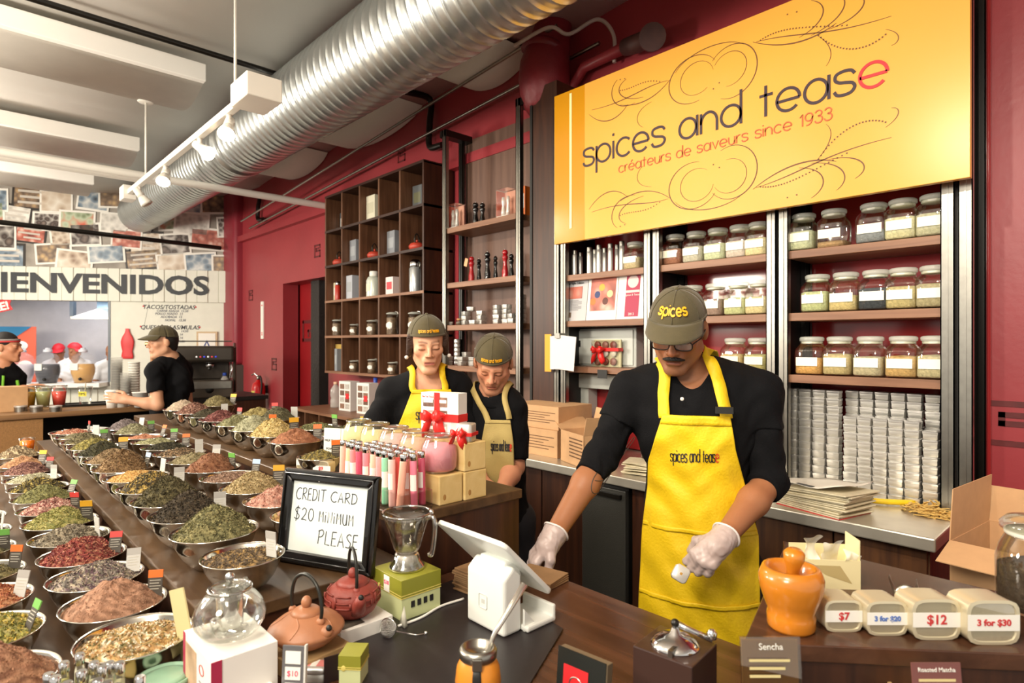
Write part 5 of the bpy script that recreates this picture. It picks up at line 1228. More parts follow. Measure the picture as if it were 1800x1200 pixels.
# ---------------------------------------------------------------- cooks in the taco kitchen
redcap = mat('red_cap', '#d0222e', .6); whitec = mat('cook_white', '#e8e6e6', .7, noise=.03)
def cook(px, py, d, yaw, label, headx=0, capc=True):
    k = Person('person', label, px, d, group='cooks in the taco kitchen'); L = k.L; c = L(px+headx, py, 0.); n = c+A((0,.04,-.17))
    J = dict(neck=n, chest=n+A((0,.02,-.2)), waist=n+A((0,.02,-.42)), hip=n+A((0,.02,-.6)), shR=n+A((-.16,.02,-.06)), shL=n+A((.16,.02,-.06)), elR=n+A((-.22,-.05,-.33)), elL=n+A((.22,-.05,-.33)), wrR=n+A((-.12,-.28,-.4)), wrL=n+A((.12,-.28,-.4)), head=c, s=1.)
    R = rotm(yaw, .35)
    build_person(k, J, '#b07a58', dict(R=R), [dict(W_=J['wrR'], f=(.2,-.9,-.2), n=(0,0,1), ts=-1), dict(W_=J['wrL'], f=(-.2,-.9,-.2), n=(0,0,1), ts=1)], sleeve=(.8,.8), h=.012, shirt=whitec, torso_yaw=yaw*.5)
    if capc:
        global khaki; old = khaki; khaki = redcap; cap(k, c, R, 1.05, True); khaki = old
    return k
cook(103, 617, 10.0, -.3, 'cook in red cap half hidden behind the dark juice barrel')
cook(132, 616, 9.7, .95, 'cook in red cap and white shirt between the dark and amber juice barrels')
cook(196, 618, 9.6, -.5, 'cook in white shirt at the right edge of the taco window', 0, False)
# ================================================================ spice tables and bowls
ZT = {'L': .89, 'M': 1.0, 'A': 1.11}
XE = -4.55
tw = wood('table_wood', '#3a2818', '#5c442c', .34, 'X', .8)
def tier(label, x0, x1, y0, y1, z):
    t = thing('display_table', label, 'table', ((x0+x1)/2, (y0+y1)/2, 0)); a, b = (x1-x0)/2, (y1-y0)/2
    obj('table_top', MB().box(-a,-b,z-.03,a,b,z), tw, t, bevel=.003); n = 5; w_ = 2*a/n
    for i in range(n): obj('front_panel', MB().box(-a+i*w_+.002,-b+.008,0,-a+(i+1)*w_-.002,-b+.022,z-.031), dkwoodz, t)
    obj('end_panel', MB().box(a-.022,-b+.023,0,a-.006,b-.01,z-.031), dkwoodz, t); obj('end_panel', MB().box(-a+.006,-b+.023,0,-a+.022,b-.01,z-.031), dkwoodz, t); obj('back_panel', MB().box(-a+.023,b-.02,0,a-.023,b-.008,z-.031), dkwoodz, t)
    return t
tier('low front spice table, its bowls nearest the lower left corner', XE, -1.285, -.42, .395, ZT['L'])
tier('middle spice table with two rows of steel bowls and the credit card sign', XE, -1.365, .40, .897, ZT['M'])
tier('upper spice table carrying bowls, pastel tubes and shake jars', XE, -1.395, .90, 1.36, ZT['A'])
# till counter and its corner riser
ctop = wood('counter_walnut', '#3a2216', '#5a3a28', .26, 'X', .7)
poly = [(-1.28,.2),(-.95,.2),(-.36,.92),(-.503,1.03),(-.572,1.265),(-1.39,1.265),(-1.39,.902),(-1.36,.9),(-1.36,.4),(-1.28,.4)]
cc = thing('till_counter', 'dark walnut till counter in front of the man in glasses', 'counter', (-.9,.8,0)); Mk = Matrix.Translation((.9,-.8,0)); obj('top', MB().prism(poly, .88, .92).tf(Mk), ctop, cc, bevel=.003)
q = [(-1.27,.24),(-.97,.24),(-.40,.93),(-.52,1.03),(-.585,1.245),(-1.37,1.245),(-1.37,.91),(-1.35,.905),(-1.35,.41),(-1.27,.41)]
obj('base', MB().prism(q, 0, .879).tf(Mk), dkwoodz, cc)
mtm = mat('rubber_mat', '#231d1e', .42, noise=.1, nscale=60)
tag(obj('counter_mat', MB().prism([tuple(W(a,b,.92).xy) for a,b in ((612,1088),(830,1010),(990,1108),(880,1290),(640,1290))], .9203, .925), mtm), 'black counter mat under the white till stand', 'mat')
rz_ = 1.05; rpoly = [(-.497,1.03),(.14,1.60),(.14,1.64),(-.68,1.64),(-.66,1.60)]
rs = thing('corner_riser', 'raised walnut corner shelf holding the mortar and price tins at right', 'shelf', (-.3,1.4,0)); Mq = Matrix.Translation((.3,-1.4,0))
obj('top', MB().prism(rpoly, rz_-.03, rz_).tf(Mq), ctop, rs, bevel=.002); obj('body', MB().prism([(-.487,1.045),(.12,1.59),(.12,1.62),(-.665,1.62),(-.65,1.6)], 0, rz_-.031).tf(Mq), dkwoodz, rs)

bowl_m = mat('bowl_steel', '#cfcac0', .13, metal=1.)
BP = [(.001,0),(.046,0),(.05,.003),(.062,.012),(.080,.034),(.094,.062),(.1015,.086),(.107,.0895),(.1075,.092),(.105,.0925),(.0995,.088),(.091,.062),(.077,.036),(.06,.015),(.046,.006),(.001,.004)]
bowl_src = None
heap_mat = vcol_mat('spice_heap', .9, .3, 110, .8, 220)
def heap(R, h, pal, n, size, seed, sink=.0):
    """mound of loose spice: a lumpy dome plus a scatter of chips"""
    rs_ = np.random.RandomState(seed); pal = np.array([lin(c) for c in pal]); lum = pal.mean(1, keepdims=True); pal = pal*.74+lum*.26*np.array([1.12,1.,.78]); rings, seg = 16, 48
    ph = rs_.rand(6)*6.28
    def surf(r, a): return h*(1-r**1.6)+.0035*np.sin(3*a+ph[0])*r*(1-r)*3+.0025*np.sin(5*a+ph[1]+r*9)*(1-r**4)+.002*np.sin(r*17+ph[2]+2*a)*(1-r**4)-sink
    rr, aa = np.meshgrid(np.linspace(0,1,rings+1)[1:], np.arange(seg)*2*PI/seg, indexing='ij'); zz = surf(rr, aa)+rs_.normal(0,.0014,rr.shape)*(rr < 1)
    V = np.vstack([[[0,0,surf(0.,0.)]], np.stack([R*rr*np.cos(aa), R*rr*np.sin(aa), zz], -1).reshape(-1,3)])
    F = [(0,1+k,1+(k+1) % seg) for k in range(seg)]+[(1+i*seg+k, 1+(i+1)*seg+k, 1+(i+1)*seg+(k+1) % seg, 1+i*seg+(k+1) % seg) for i in range(rings-1) for k in range(seg)]
    Cc = pal[rs_.randint(len(pal), size=len(V))]*rs_.uniform(.7,1.1,(len(V),1)); n0 = len(F); i0 = len(V)
    r = np.sqrt(rs_.rand(n))*.965; a = rs_.rand(n)*6.283; c = np.stack([R*r*np.cos(a), R*r*np.sin(a), surf(r, a)+size*.3], -1)
    u = rs_.normal(size=(n,3)); u /= np.linalg.norm(u, axis=1)[:,None]; w_ = rs_.normal(size=(n,3)); w_ -= u*(w_*u).sum(1)[:,None]; w_ /= np.linalg.norm(w_, axis=1)[:,None]; nz = np.cross(u, w_)
    l = size*rs_.uniform(.6,1.5,(n,1)); b = size*rs_.uniform(.3,.7,(n,1))
    Q = np.stack([c-u*l, c-w_*b+nz*b*.3, c+u*l, c+w_*b+nz*b*.3], 1).reshape(-1,3); F += [(i0+4*i, i0+4*i+1, i0+4*i+2, i0+4*i+3) for i in range(n)]
    Cc = np.vstack([Cc, np.repeat(pal[rs_.randint(len(pal), size=n)]*rs_.uniform(.75,1.35,(n,1)), 4, 0)]); V = np.vstack([V, Q])
    me = bpy.data.meshes.new('spice_heap'); me.from_pydata(V.tolist(), [], F); me.materials.append(heap_mat)
    a = me.color_attributes.new('Col', 'FLOAT_COLOR', 'POINT'); a.data.foreach_set('color', np.hstack([np.clip(Cc,0,1), np.ones((len(Cc),1))]).astype(np.float32).ravel())
    me.polygons.foreach_set('use_smooth', [True]*n0+[False]*n); return me
hdrc = {'red':'#d2403a','green':'#6fae4e','orange':'#e0702a','yellow':'#e2a824','white':'#e4e2dc','blue':'#a9bfdc','grey':'#a8a49e'}
card_m = mat('tag_card', '#4a443c', .55, noise=.15, nscale=60)
tags = []
def price_tag(loc, hdr, rz, lean, label, s=1.):
    t = thing('price_tag', label, 'price tag', loc, rot=(-lean, 0, rz), group='price tags in the spice bowls')
    w_, h_ = .034*s, .062*s
    obj('card', MB().box(-w_/2,-.0008,0,w_/2,.0008,h_), card_m if hdr not in ('white','grey') else mat('tag_white','#c4c2bc',.5), t)
    obj('header', MB().box(-w_/2-.0002,-.0012,h_*.72,w_/2+.0002,.0012,h_+.001), mat('tag_'+hdr, hdrc[hdr], .5), t)
    for k in range(4): obj('print_line', MB().box(-w_*.38,-.0011,h_*(.60-.11*k),w_*(.38-.12*(k % 2)),-.0008,h_*(.63-.11*k)), mat('tag_print','#b9b4a6',.6), t)
D = lambda *a: a
ROWS = [
 ('L', 'low inner row', .285, [
  ((236,1117),'golden grains with dark leaves',('#c9a25a','#b98a48','#6a6430','#e8dcc0','#a87838'),.016,620,.0042,None), ((212,1056),'pinkish brown powder',('#a87456','#b98466','#8a5c42'),.05,260,.003,'orange'),
  ((186,1012),'grey purple dried blossoms',('#7a7468','#4a4240','#a89890','#6a4a5a','#b9a88c'),.034,650,.0045,'grey'), ((158,980),'dark red hibiscus pieces',('#8a2a2c','#a8403a','#c07a5a','#6a1c24'),.045,650,.006,'red'),
  ((135,953),'grey brown tea',('#6a6050','#857a66','#a89a80','#504638'),.035,600,.0045,'white'), ((116,925),'yellow green herb',('#8f8f3e','#a8a04a','#6f7434','#b9ae62'),.045,600,.0055,'yellow'),
  ((100,903),'pink and white flakes',('#a8605a','#d8b0a0','#7a3438','#c89080'),.035,600,.0055,'red'), ((86,886),'olive green leaves',('#77753f','#8a8848','#5c5c30'),.045,500,.005,'green'),
  ((74,870),'dark leaves with yellow flowers',('#3f3a24','#5a5030','#b9a03a','#2e2a1c'),.04,500,.005,None), ((60,849),'pale green fennel',('#a8a484','#8f8c6c','#b9b496'),.025,420,.004,'grey'),
  ((50,836),'dusky red flakes',('#7a4a46','#8a5a50','#a87868','#5a3030'),.04,450,.005,'red'), ((42,818),'orange brown powder',('#b07a50','#c08a5c','#98643c'),.04,220,.003,'yellow'), ((28,800),'brown mixed tea',('#6a553c','#856c4e','#c9b48c'),.05,450,.005,None)]),
 ('L', 'low outer row', .055, [
  ((70,1168),'reddish brown spice powder',('#9a6446','#b07a58','#7a4a32'),.06,300,.0035,None), ((46,1092),'yellow green marigold herb',('#a8a440','#8a8a3c','#d8b82c','#b9b06a','#6f742c'),.03,650,.0065,'green'),
  ((26,1042),'orange red fruit pieces',('#b9683a','#d09060','#8a3a28','#c87a44'),.03,550,.007,'grey'), ((8,998),'olive tea leaves',('#6a6038','#857a48','#4e4628'),.02,450,.005,'orange'),
  ((2,958),'green herb tea',('#6f6a44','#8a8458','#565234'),.035,450,.005,'green'), ((-4,930),'grey green sage',('#8a8a74','#a09e88','#6a6a58'),.035,420,.005,'white'), ((-8,905),'dark olive tea',('#565034','#6f6844','#403c28'),.03,400,.005,None)]),
 ('M', 'middle front row', .515, [
  ((450,990),'brown tea with golden bits',('#5a4834','#403428','#b08a4a','#6f5a42'),.012,600,.004,'grey'), ((396,938),'grey green leaf tea',('#6f6c40','#858050','#565330','#9a9058'),.06,700,.006,None),
  ((330,912),'dark brown leaf tea',('#443a2c','#5a4c3a','#352c22'),.06,700,.006,'grey'), ((303,886),'dark green twisted tea',('#5c5434','#706640','#443e28'),.065,700,.007,None),
  ((281,866),'dark tea with yellow petals',('#463e2c','#5c5038','#c9a43a','#352f22'),.05,600,.005,'grey'), ((262,845),'bright yellow chamomile',('#d0a04a','#dcb464','#c08c38'),.025,500,.0045,'white'),
  ((228,833),'brown woody spice',('#86643c','#9c7a4e','#6a4c2c'),.065,650,.006,'blue'), ((197,822),'tan bark pieces',('#8a6e48','#a0845c','#6f5636'),.045,450,.005,None), ((170,811),'deep green tea',('#3c3a22','#4e4a2c','#2e2c1a'),.05,480,.005,'yellow'),
  ((162,800),'yellow green flowers',('#8a8038','#a8983c','#6a6430'),.04,450,.005,None), ((152,789),'green brown herb',('#6a603e','#80754e','#544c30'),.04,420,.005,'green'), ((138,778),'greenish tea',('#6f684a','#857c5a'),.02,320,.004,'white'), ((128,769),'red pepper petals',('#b9583a','#c97a58','#8a3a28','#d8a888'),.02,380,.005,'red')]),
 ('M', 'middle back row', .765, [
  ((492,912),'amber spice',('#a0743c','#b98a4c'),.02,300,.004,None), ((466,889),'pink salt mix',('#b97a68','#c99684','#a06050'),.04,420,.004,'green'), ((441,868),'tan seed mix',('#a08a58','#b59e6c','#8a7444','#c9b07c'),.05,600,.006,'yellow'),
  ((403,848),'pinkish brown flakes',('#8f6c56','#a88470','#74523e'),.02,480,.005,'blue'), ((385,830),'red brown spice heap',('#8a5230','#9c6440','#743f22'),.055,420,.004,'green'), ((333,820),'grey green thyme',('#85784e','#988a60','#6f6440'),.03,420,.0045,'grey'),
  ((305,809),'dark brown tea with bits',('#4a3c2a','#60503a','#a8845c'),.025,450,.005,'white'), ((287,798),'nearly black tea',('#35321e','#45402a','#282616'),.025,400,.005,'orange'), ((273,788),'light green herb',('#8a8a5c','#9e9c70'),.02,350,.0045,'green'),
  ((254,778),'brick red powder',('#b06844','#c07c58'),.015,220,.003,'orange'), ((242,768),'sage coloured leaves',('#85825e','#9a9672','#6f6c4c'),.045,420,.005,'green'), ((223,758),'dusky purple lavender',('#6f6264','#85787a','#5a4e50'),.05,420,.004,'white')]),
 ('A', 'upper front row', 1.005, [
  ((535,793),'mixed yellow herb tea',('#6a6034','#a8902c','#8a7c44','#4e4628'),.03,380,.005,'orange'), ((516,773),'rust red powder',('#9c5a34','#ac6a42','#864a28'),.045,260,.003,'orange'), ((474,764),'pale yellow chips',('#c9ae62','#d8c07c','#b39a50'),.06,520,.006,'yellow'),
  ((426,756),'pale sage leaves',('#a0a07c','#b4b492','#8a8a68'),.055,480,.005,'orange'), ((404,747),'green grey herb',('#77754c','#8a885c'),.04,400,.005,None), ((384,740),'dark red rooibos',('#5e2426','#7a3634','#8a504a'),.045,420,.006,'red'),
  ((354,733),'blackish green tea',('#3c3624','#4c452e'),.035,360,.005,'white'), ((328,727),'pink brown chips',('#8a5c4c','#a87c68','#6a3c34'),.05,400,.006,None), ((304,720),'beige powder',('#a8927c','#b9a48c'),.05,220,.003,None)]),
 ('A', 'upper back row', 1.225, [
  ((570,764),'dark leafy herb',('#55522f','#6a6640'),.03,360,.005,'yellow'), ((538,752),'green leaf herb',('#6a6a3c','#80804c','#55552e'),.025,380,.005,'green'), ((473,736),'dark grey green tea',('#4e4a30','#625c3e'),.055,420,.005,'white'), ((442,728),'yellow green fennel',('#8f8044','#a39450'),.035,400,.005,'red'), ((384,711),'brown green herb',('#6f643c','#857848'),.055,400,.005,'yellow')])]
seed = 1
for tr_, rowname, yr, items in ROWS:
    zr = ZT[tr_]; pos = []
    for (px, py), *_ in items: pos.append(W(px, py, zr+.092).x)
    # keep neighbours from interpenetrating, near to far
    gap = .219
    for i in range(1, len(pos)): pos[i] = min(pos[i], pos[i-1]-(gap if not (i == 1 and tr_ == 'A' and yr < 1.1) else .20))
    if yr == .515: pos[0] = -1.475; pos = [pos[0]]+[min(p, -1.475-.205-gap*(i)) for i, p in enumerate(pos[1:])]
    for i, ((px, py), desc, pal, hh, n, sz, hdr) in enumerate(items):
        x = pos[i]
        if x < -4.25: continue
        small = (yr == .515 and i == 0) or (yr == 1.005 and i == 0); sc = .87 if small else 1.0
        if yr == 1.005 and i == 0: sc = .74
        jy = random.uniform(-.006,.006); y_ = yr+(-.03 if (yr == 1.005 and i == 0) else jy*.3)
        b = thing('spice_bowl', 'steel bowl of %s, %s from near end, %s' % (desc, ORD[i], rowname), 'bowl', (x, y_, zr), group='steel spice bowls'); b.scale = (sc,)*3
        if bowl_src is None: bowl_src = obj('bowl', MB().lathe(BP, 40), bowl_m, b, smooth=True)
        else: inst(bowl_src, b)
        seed += 1; n2 = int(n*2.6)
        hm = heap(.0965, hh*1.2, pal, n2, sz*.72, seed)
        ho = stuff(obj('spice_heap', hm, None, b, loc=(0,0,.079 if hh < .03 else .081)))
        if hdr and not (x > -1.30):
            rz = .75+random.uniform(-.7,.7); lab = 'price tag with %s header standing in the bowl of %s' % (hdr, desc)
            a = 1.25+random.uniform(-.35,.25)
            if small: a = .75
            if sc > .8 and not small: rl = .088
            price_tag((x+.080*sc*math.cos(a), y_+.080*sc*math.sin(a), zr+.085*sc+.003), hdr, rz, random.uniform(-.15,.4), lab, .95 if hdr != 'yellow' else 1.1)
# ================================================================ things on the till counter and display tables
CZ = .92; MZ = ZT['M']; AZ = ZT['A']
acr = glass('acrylic', '#ffffff', .06)
def at(px, py, z, name, label, cat, rz=0., group=None, rot=None):
    p = W(px, py, z); return thing(name, label, cat, (p.x, p.y, z), rz, group, rot)
# framed card sign
a, b = W(487, 985, MZ), W(655, 1015, MZ); ang = math.atan2(b.y-a.y, b.x-a.x); mid = (a+b)/2
fs = thing('framed_sign', 'black framed handwritten sign reading CREDIT CARD $20 MINIMUM PLEASE', 'sign', (mid.x, mid.y, MZ+.002), rot=(-.14, 0, ang))
FW, FH, FB = .305, .243, .032
fm = mat('frame_black', '#0d0c0c', .28, coat=.3)
for nm, pts in (('frame_rail', [(-FW/2,0),(FW/2,0),(FW/2-FB,FB),(-FW/2+FB,FB)]), ('frame_rail', [(-FW/2,FH),(-FW/2+FB,FH-FB),(FW/2-FB,FH-FB),(FW/2,FH)]), ('frame_stile', [(-FW/2,0),(-FW/2+FB,FB),(-FW/2+FB,FH-FB),(-FW/2,FH)]), ('frame_stile', [(FW/2,0),(FW/2,FH),(FW/2-FB,FH-FB),(FW/2-FB,FB)])):
    bb = MB().prism(pts, 0, .022); bb.v = [(v[0], .012-v[2], v[1]) for v in bb.v]; bb.f = [f[::-1] for f in bb.f]; obj(nm, bb, fm, fs, bevel=.006, bseg=3)
obj('bead', MB().tube([(-FW/2+.012,-.011,.012),(FW/2-.012,-.011,.012),(FW/2-.012,-.011,FH-.012),(-FW/2+.012,-.011,FH-.012)], .004, 8, closed=True), fm, fs, smooth=True)
obj('paper', MB().box(-FW/2+FB,.0,FB,FW/2-FB,.006,FH-FB), mat('sign_paper', '#e4ebe6', .35, coat=.4), fs); obj('back_board', MB().box(-FW/2+.01,.0085,.01,FW/2-.01,.012,FH-.01), black, fs)
obj('strut', MB().obox(Matrix.Translation((0,.05,.075)) @ Matrix.Rotation(.42,4,'X'), (.05,.003,.165)), black, fs)
marker = mat('marker_ink', '#3c3f44', .6)
for txt, x0, x1, z, hh in (('CREDIT',-.109,-.012,.164,.030),('CARD',.005,.087,.167,.026),('$20',-.109,-.045,.112,.031),('MiNiMUM',-.028,.082,.113,.027),('PLEASE',-.025,.100,.058,.034)):
    st, tot = strokes(txt, CAP, .16); k = (x1-x0)/tot
    for ch, ss in st:
        bb = MB()
        for s_ in ss: bb.ribbon([(x0+p[0]*k, z+p[1]*hh) for p in s_], .0026, 0)
        if bb.v: bb.v = [(v[0], -.0006, v[2]) for v in bb.v]; obj('letter', bb, marker, fs)
# green tea box with the glass dripper on it
gx0, gx1, gy0, gy1 = -1.338, -1.212, .784, .897; gt = .10
olive = mat('box_olive', '#8b8a2a', .45); pgreen = mat('box_pale_green', '#c9cf9a', .5); goldl = mat('gold_line', '#d8c66a', .4)
def green_box(loc, w_, d_, h_, label, rz=0., big=True):
    t = thing('tea_box', label, 'box', loc, rz)
    obj('lower_carton', MB().box(-w_/2,-d_/2,0,w_/2,d_/2,h_*.58), pgreen, t, bevel=.001); obj('lid', MB().box(-w_/2-.001,-d_/2-.001,h_*.58,w_/2+.001,d_/2+.001,h_), olive, t, bevel=.001)
    for z in (.56,.62): obj('gold_band', MB().box(-w_/2-.0015,-d_/2-.0015,h_*z,w_/2+.0015,d_/2+.0015,h_*(z+.02)), goldl, t)
    obj('emblem', MB().sphere((-w_*.28,-d_/2-.001,h_*.60), h_*.075, 14, 8, (1,.2,1.2)), goldl, t, smooth=True); return t
t = green_box(((gx0+gx1)/2,(gy0+gy1)/2,CZ), gx1-gx0, gy1-gy0, gt, 'green and olive tea carton under the glass tea dripper')
obj('price_sticker', MB().box(-.012,-(gy1-gy0)/2-.002,.058,.012,-(gy1-gy0)/2-.001,.096), paperw, t); text('price','$38',.014,mat('pink_ink','#e0607a',.5),t,(0,-(gy1-gy0)/2-.0024,.08))
for k in range(4): obj('glyph', MB().box(.061+.0025,-.03+.018*k,.030,.0645,-.02+.018*k,.045), ink, t)
cg = thing('glass_dripper', 'clear glass tea dripper with handle standing on the green carton', 'dripper', ((gx0+gx1)/2,(gy0+gy1)/2,CZ+gt+.001), .35)
obj('cup', MB().lathe([(.001,.038),(.026,.040),(.033,.050),(.043,.085),(.055,.120),(.060,.136),(.0585,.137),(.041,.087),(.031,.053),(.024,.044),(.001,.042)], 32), glass('dripper_glass','#eceae4',.12), cg, smooth=True)
obj('rim', MB().tube([(.0598*math.cos(a_),.0598*math.sin(a_),.137) for a_ in [2*PI*i/36 for i in range(36)]], .0032, 8, closed=True), glass('dripper_rim','#d8d4cc',.3), cg, smooth=True)
obj('base_ring', MB().lathe([(.022,.04),(.030,.036),(.034,.02),(.043,.008),(.045,.002),(.041,0),(.03,.006),(.022,.03)], 30, closed=True), glass('dripper_base','#f0eeea',.22), cg, smooth=True)
obj('valve', MB().lathe([(.03,.012),(.028,.034),(.012,.042),(.006,.055),(.001,.056)], 20), mat('frost','#d8d6d2',.4,alpha=.7), cg, smooth=True)
obj('handle', MB().tube(spline([(.058,0,.13),(.078,0,.135),(.084,0,.115),(.080,0,.07),(.074,0,.045),(.066,0,.043)],5), .0062, 10), glass('dripper_rim',''), cg, smooth=True); obj('handle_knob', MB().sphere((.074,0,.148), .006, 10, 8), chrome, cg, smooth=True)
# carton stands, teapots
def carton(loc, w_, d_, h_, label, m, rz=0., tag_=None):
    t = thing('carton', label, 'box', loc, rz); obj('carton_body', MB().box(-w_/2,-d_/2,0,w_/2,d_/2,h_), m, t, bevel=.001)
    if tag_: obj('printed_panel', MB().box(-w_*.42,-d_*.42,h_,-w_*.0+w_*.42,d_*.0,h_+.0006), tag_, t)
    return t
wcart = mat('white_carton','#e9e5de',.5); kraft = mat('kraft_box','#a98a5e',.65,noise=.06,nscale=30)
carton((-1.268,.688,CZ), .135, .13, .034, 'white carton under the dark red iron teapot', wcart, 0, mat('carton_photo','#5a5248',.5,noise=.5,nscale=40))
carton((-1.205,.548,CZ), .13, .13, .034, 'kraft carton under the wide terracotta teapot', kraft, .1)
def teapot(loc, rz, label, prof, m, spout, hh, lidr, lidz, ring=None):
    t = thing('teapot', label, 'teapot', loc, rz)
    obj('body', MB().lathe(prof, 40), m, t, smooth=True)
    obj('spout', MB().tube(spout, [.02,.016,.012,.0095], 14), m, t, smooth=True); e = spout[-1]; obj('spout_mouth', MB().sphere((e[0]+.002,e[1],e[2]+.002), .0062, 10, 6), black, t)
    obj('lid', MB().lathe([(lidr,lidz-.004),(lidr+.002,lidz),(lidr*.8,lidz+.007),(lidr*.3,lidz+.011),(.001,lidz+.012)], 28), m, t, smooth=True); obj('lid_knob', MB().sphere((0,0,lidz+.02), .0105, 12, 9, (1,1,1.25)), m, t, smooth=True)
    r = prof[max(range(len(prof)), key=lambda i: prof[i][0])][0]*.62
    obj('handle', MB().tube(spline([(-r,0,lidz-.008),(-r*1.08,0,lidz+.02),(-r*.85,0,lidz+hh*.75),(-r*.3,0,lidz+hh),(r*.3,0,lidz+hh),(r*.85,0,lidz+hh*.75),(r*1.08,0,lidz+.02),(r,0,lidz-.008)],6), .0038, 8), mat('iron','#2c2c28',.35,metal=.4), t, smooth=True)
    for sy in (-1,1): obj('handle_lug', MB().sphere((sy*r,0,lidz-.008), .009, 10, 7), m, t, smooth=True)
    return t
redpot = mat('iron_red','#8a3a30',.5,noise=.12,nscale=30,bump=.2,bscale=80); terra = mat('iron_terracotta','#a8704e',.45,noise=.08,nscale=20,bump=.15,bscale=40)
tp = teapot((-1.268,.688,CZ+.0345), -.28, 'dark red iron teapot with square key relief and black handle', [(.001,.001),(.036,.001),(.05,.012),(.061,.032),(.062,.045),(.055,.060),(.043,.070),(.036,.073)], redpot, [(.045,0,.030),(.062,0,.040),(.074,0,.055),(.080,0,.066)], .075, .036, .074)
for k in range(8):     # key pattern bars around the belly
    a_ = 2*PI*k/8+.2
    for (da, z, l, hgt) in ((0,.060,.6,.003),(0,.048,.6,.003),(0,.036,.6,.003),(-.28,.048,.06,.024),(.28,.042,.06,.014)):
        rr = .0565 if z > .055 else .0625
        obj('relief', MB().sheet([[(rr*math.cos(a_+da+u*l), rr*math.sin(a_+da+u*l), z+v*hgt) for u in (-.5,-.25,0,.25,.5)] for v in (-.5,.5)]), redpot, tp, smooth=True, solid=.0025, soff=0)
tp = teapot((-1.205,.548,CZ+.0345), .18, 'wide flat terracotta iron teapot with leaf relief and black handle', [(.001,.001),(.036,.001),(.055,.012),(.074,.030),(.077,.036),(.074,.041),(.055,.056),(.034,.066),(.028,.068)], terra, [(.045,0,.028),(.060,0,.037),(.068,0,.046),(.073,0,.053)], .075, .030, .068)
for k in range(5): obj('leaf_relief', MB().tube(spline([(.03*math.cos(k*1.256),.03*math.sin(k*1.256),.067),(.052*math.cos(k*1.256+.35),.052*math.sin(k*1.256+.35),.0575),(.072*math.cos(k*1.256+.2),.072*math.sin(k*1.256+.2),.0425)],6), .0016, 6), terra, tp, smooth=True)
# white teapot carton with the glass teapot
t = thing('teapot_carton', 'white printed teapot carton under the round glass teapot', 'box', (-1.195,.393,CZ))
obj('carton_body', MB().box(-.082,-.058,0,.082,.058,.108), wcart, t, bevel=.001)
obj('crimson_edge', MB().box(-.0825,-.0585,0,-.068,-.0578,.108), mat('crimson',''), t); obj('photo_print', MB().box(-.066,-.0588,.0,-.0,-.0578,.095), mat('cup_photo','#c9a888',.5,noise=.5,nscale=12), t)
obj('leaf_logo', MB().tube([(.03+.012*math.cos(a_),-.0585,.075+.009*math.sin(a_)) for a_ in [2*PI*i/20 for i in range(20)]], .0008, 5, closed=True), redm, t); obj('crimson_face', MB().box(.0815,-.058,0,.083,-.04,.108), mat('crimson',''), t)
for k in range(4): obj('print_line', MB().box(.015,-.0586,.05-.01*k,.07-.012*(k % 2),-.0579,.0525-.01*k), mat('greytext',''), t)
gt_ = thing('glass_teapot', 'round clear glass teapot with lid and infuser on the white carton', 'teapot', (-1.195,.393,CZ+.109))
tgl = glass('teapot_glass','#f6f7f4',.08)
obj('body', MB().lathe([(.001,.001),(.035,.001),(.050,.008),(.062,.026),(.064,.042),(.058,.062),(.044,.078),(.036,.084),(.036,.088)], 36), tgl, gt_, smooth=True)
obj('collar', MB().tube([(.037*math.cos(a_),.037*math.sin(a_),.089) for a_ in [2*PI*i/32 for i in range(32)]], .0034, 8, closed=True), glass('dripper_rim',''), gt_, smooth=True)
obj('infuser', MB().lathe([(.0235,.086),(.024,.08),(.0235,.02),(.018,.016),(.001,.016)], 26), glass('infuser','#d8d8d6',.25,.1), gt_, smooth=True)
obj('lid', MB().lathe([(.034,.089),(.030,.092),(.012,.096),(.001,.097)], 26), tgl, gt_, smooth=True); obj('lid_knob', MB().lathe([(.004,.096),(.005,.102),(.0085,.107),(.0085,.113),(.004,.118),(.001,.118)], 16), chrome, gt_, smooth=True)
obj('spout', MB().tube(spline([(.05,-.03,.03),(.068,-.042,.045),(.078,-.05,.068)],5), .009, 10), tgl, gt_, smooth=True)
obj('handle', MB().tube(spline([(-.045,.035,.07),(-.075,.055,.07),(-.082,.06,.045),(-.06,.045,.02)],6), .0055, 10), tgl, gt_, smooth=True)
# silver price stand with three windows
st_ = thing('price_stand', 'tall silver price stand with three white cards by the teapot carton', 'price stand', (-1.075,.462,CZ), rot=(-.08,0,.72))
obj('plate', MB().box(-.021,-.002,0,.021,.002,.105), mat('stand_silver','#8f8f92',.3,metal=.7), st_); obj('edge', MB().box(.021,-.004,0,.0245,.004,.108), mat('stand_white','#d8d6d0',.4), st_)
for z, s_ in ((.074,''),(.046,'$10'),(.018,'')):
    obj('card', MB().box(-.0145,-.0035,z,.0145,-.002,z+.022), paperw, st_)
    if s_: text('price', s_, .014, mat('pink_ink',''), st_, (0,-.004,z+.011))
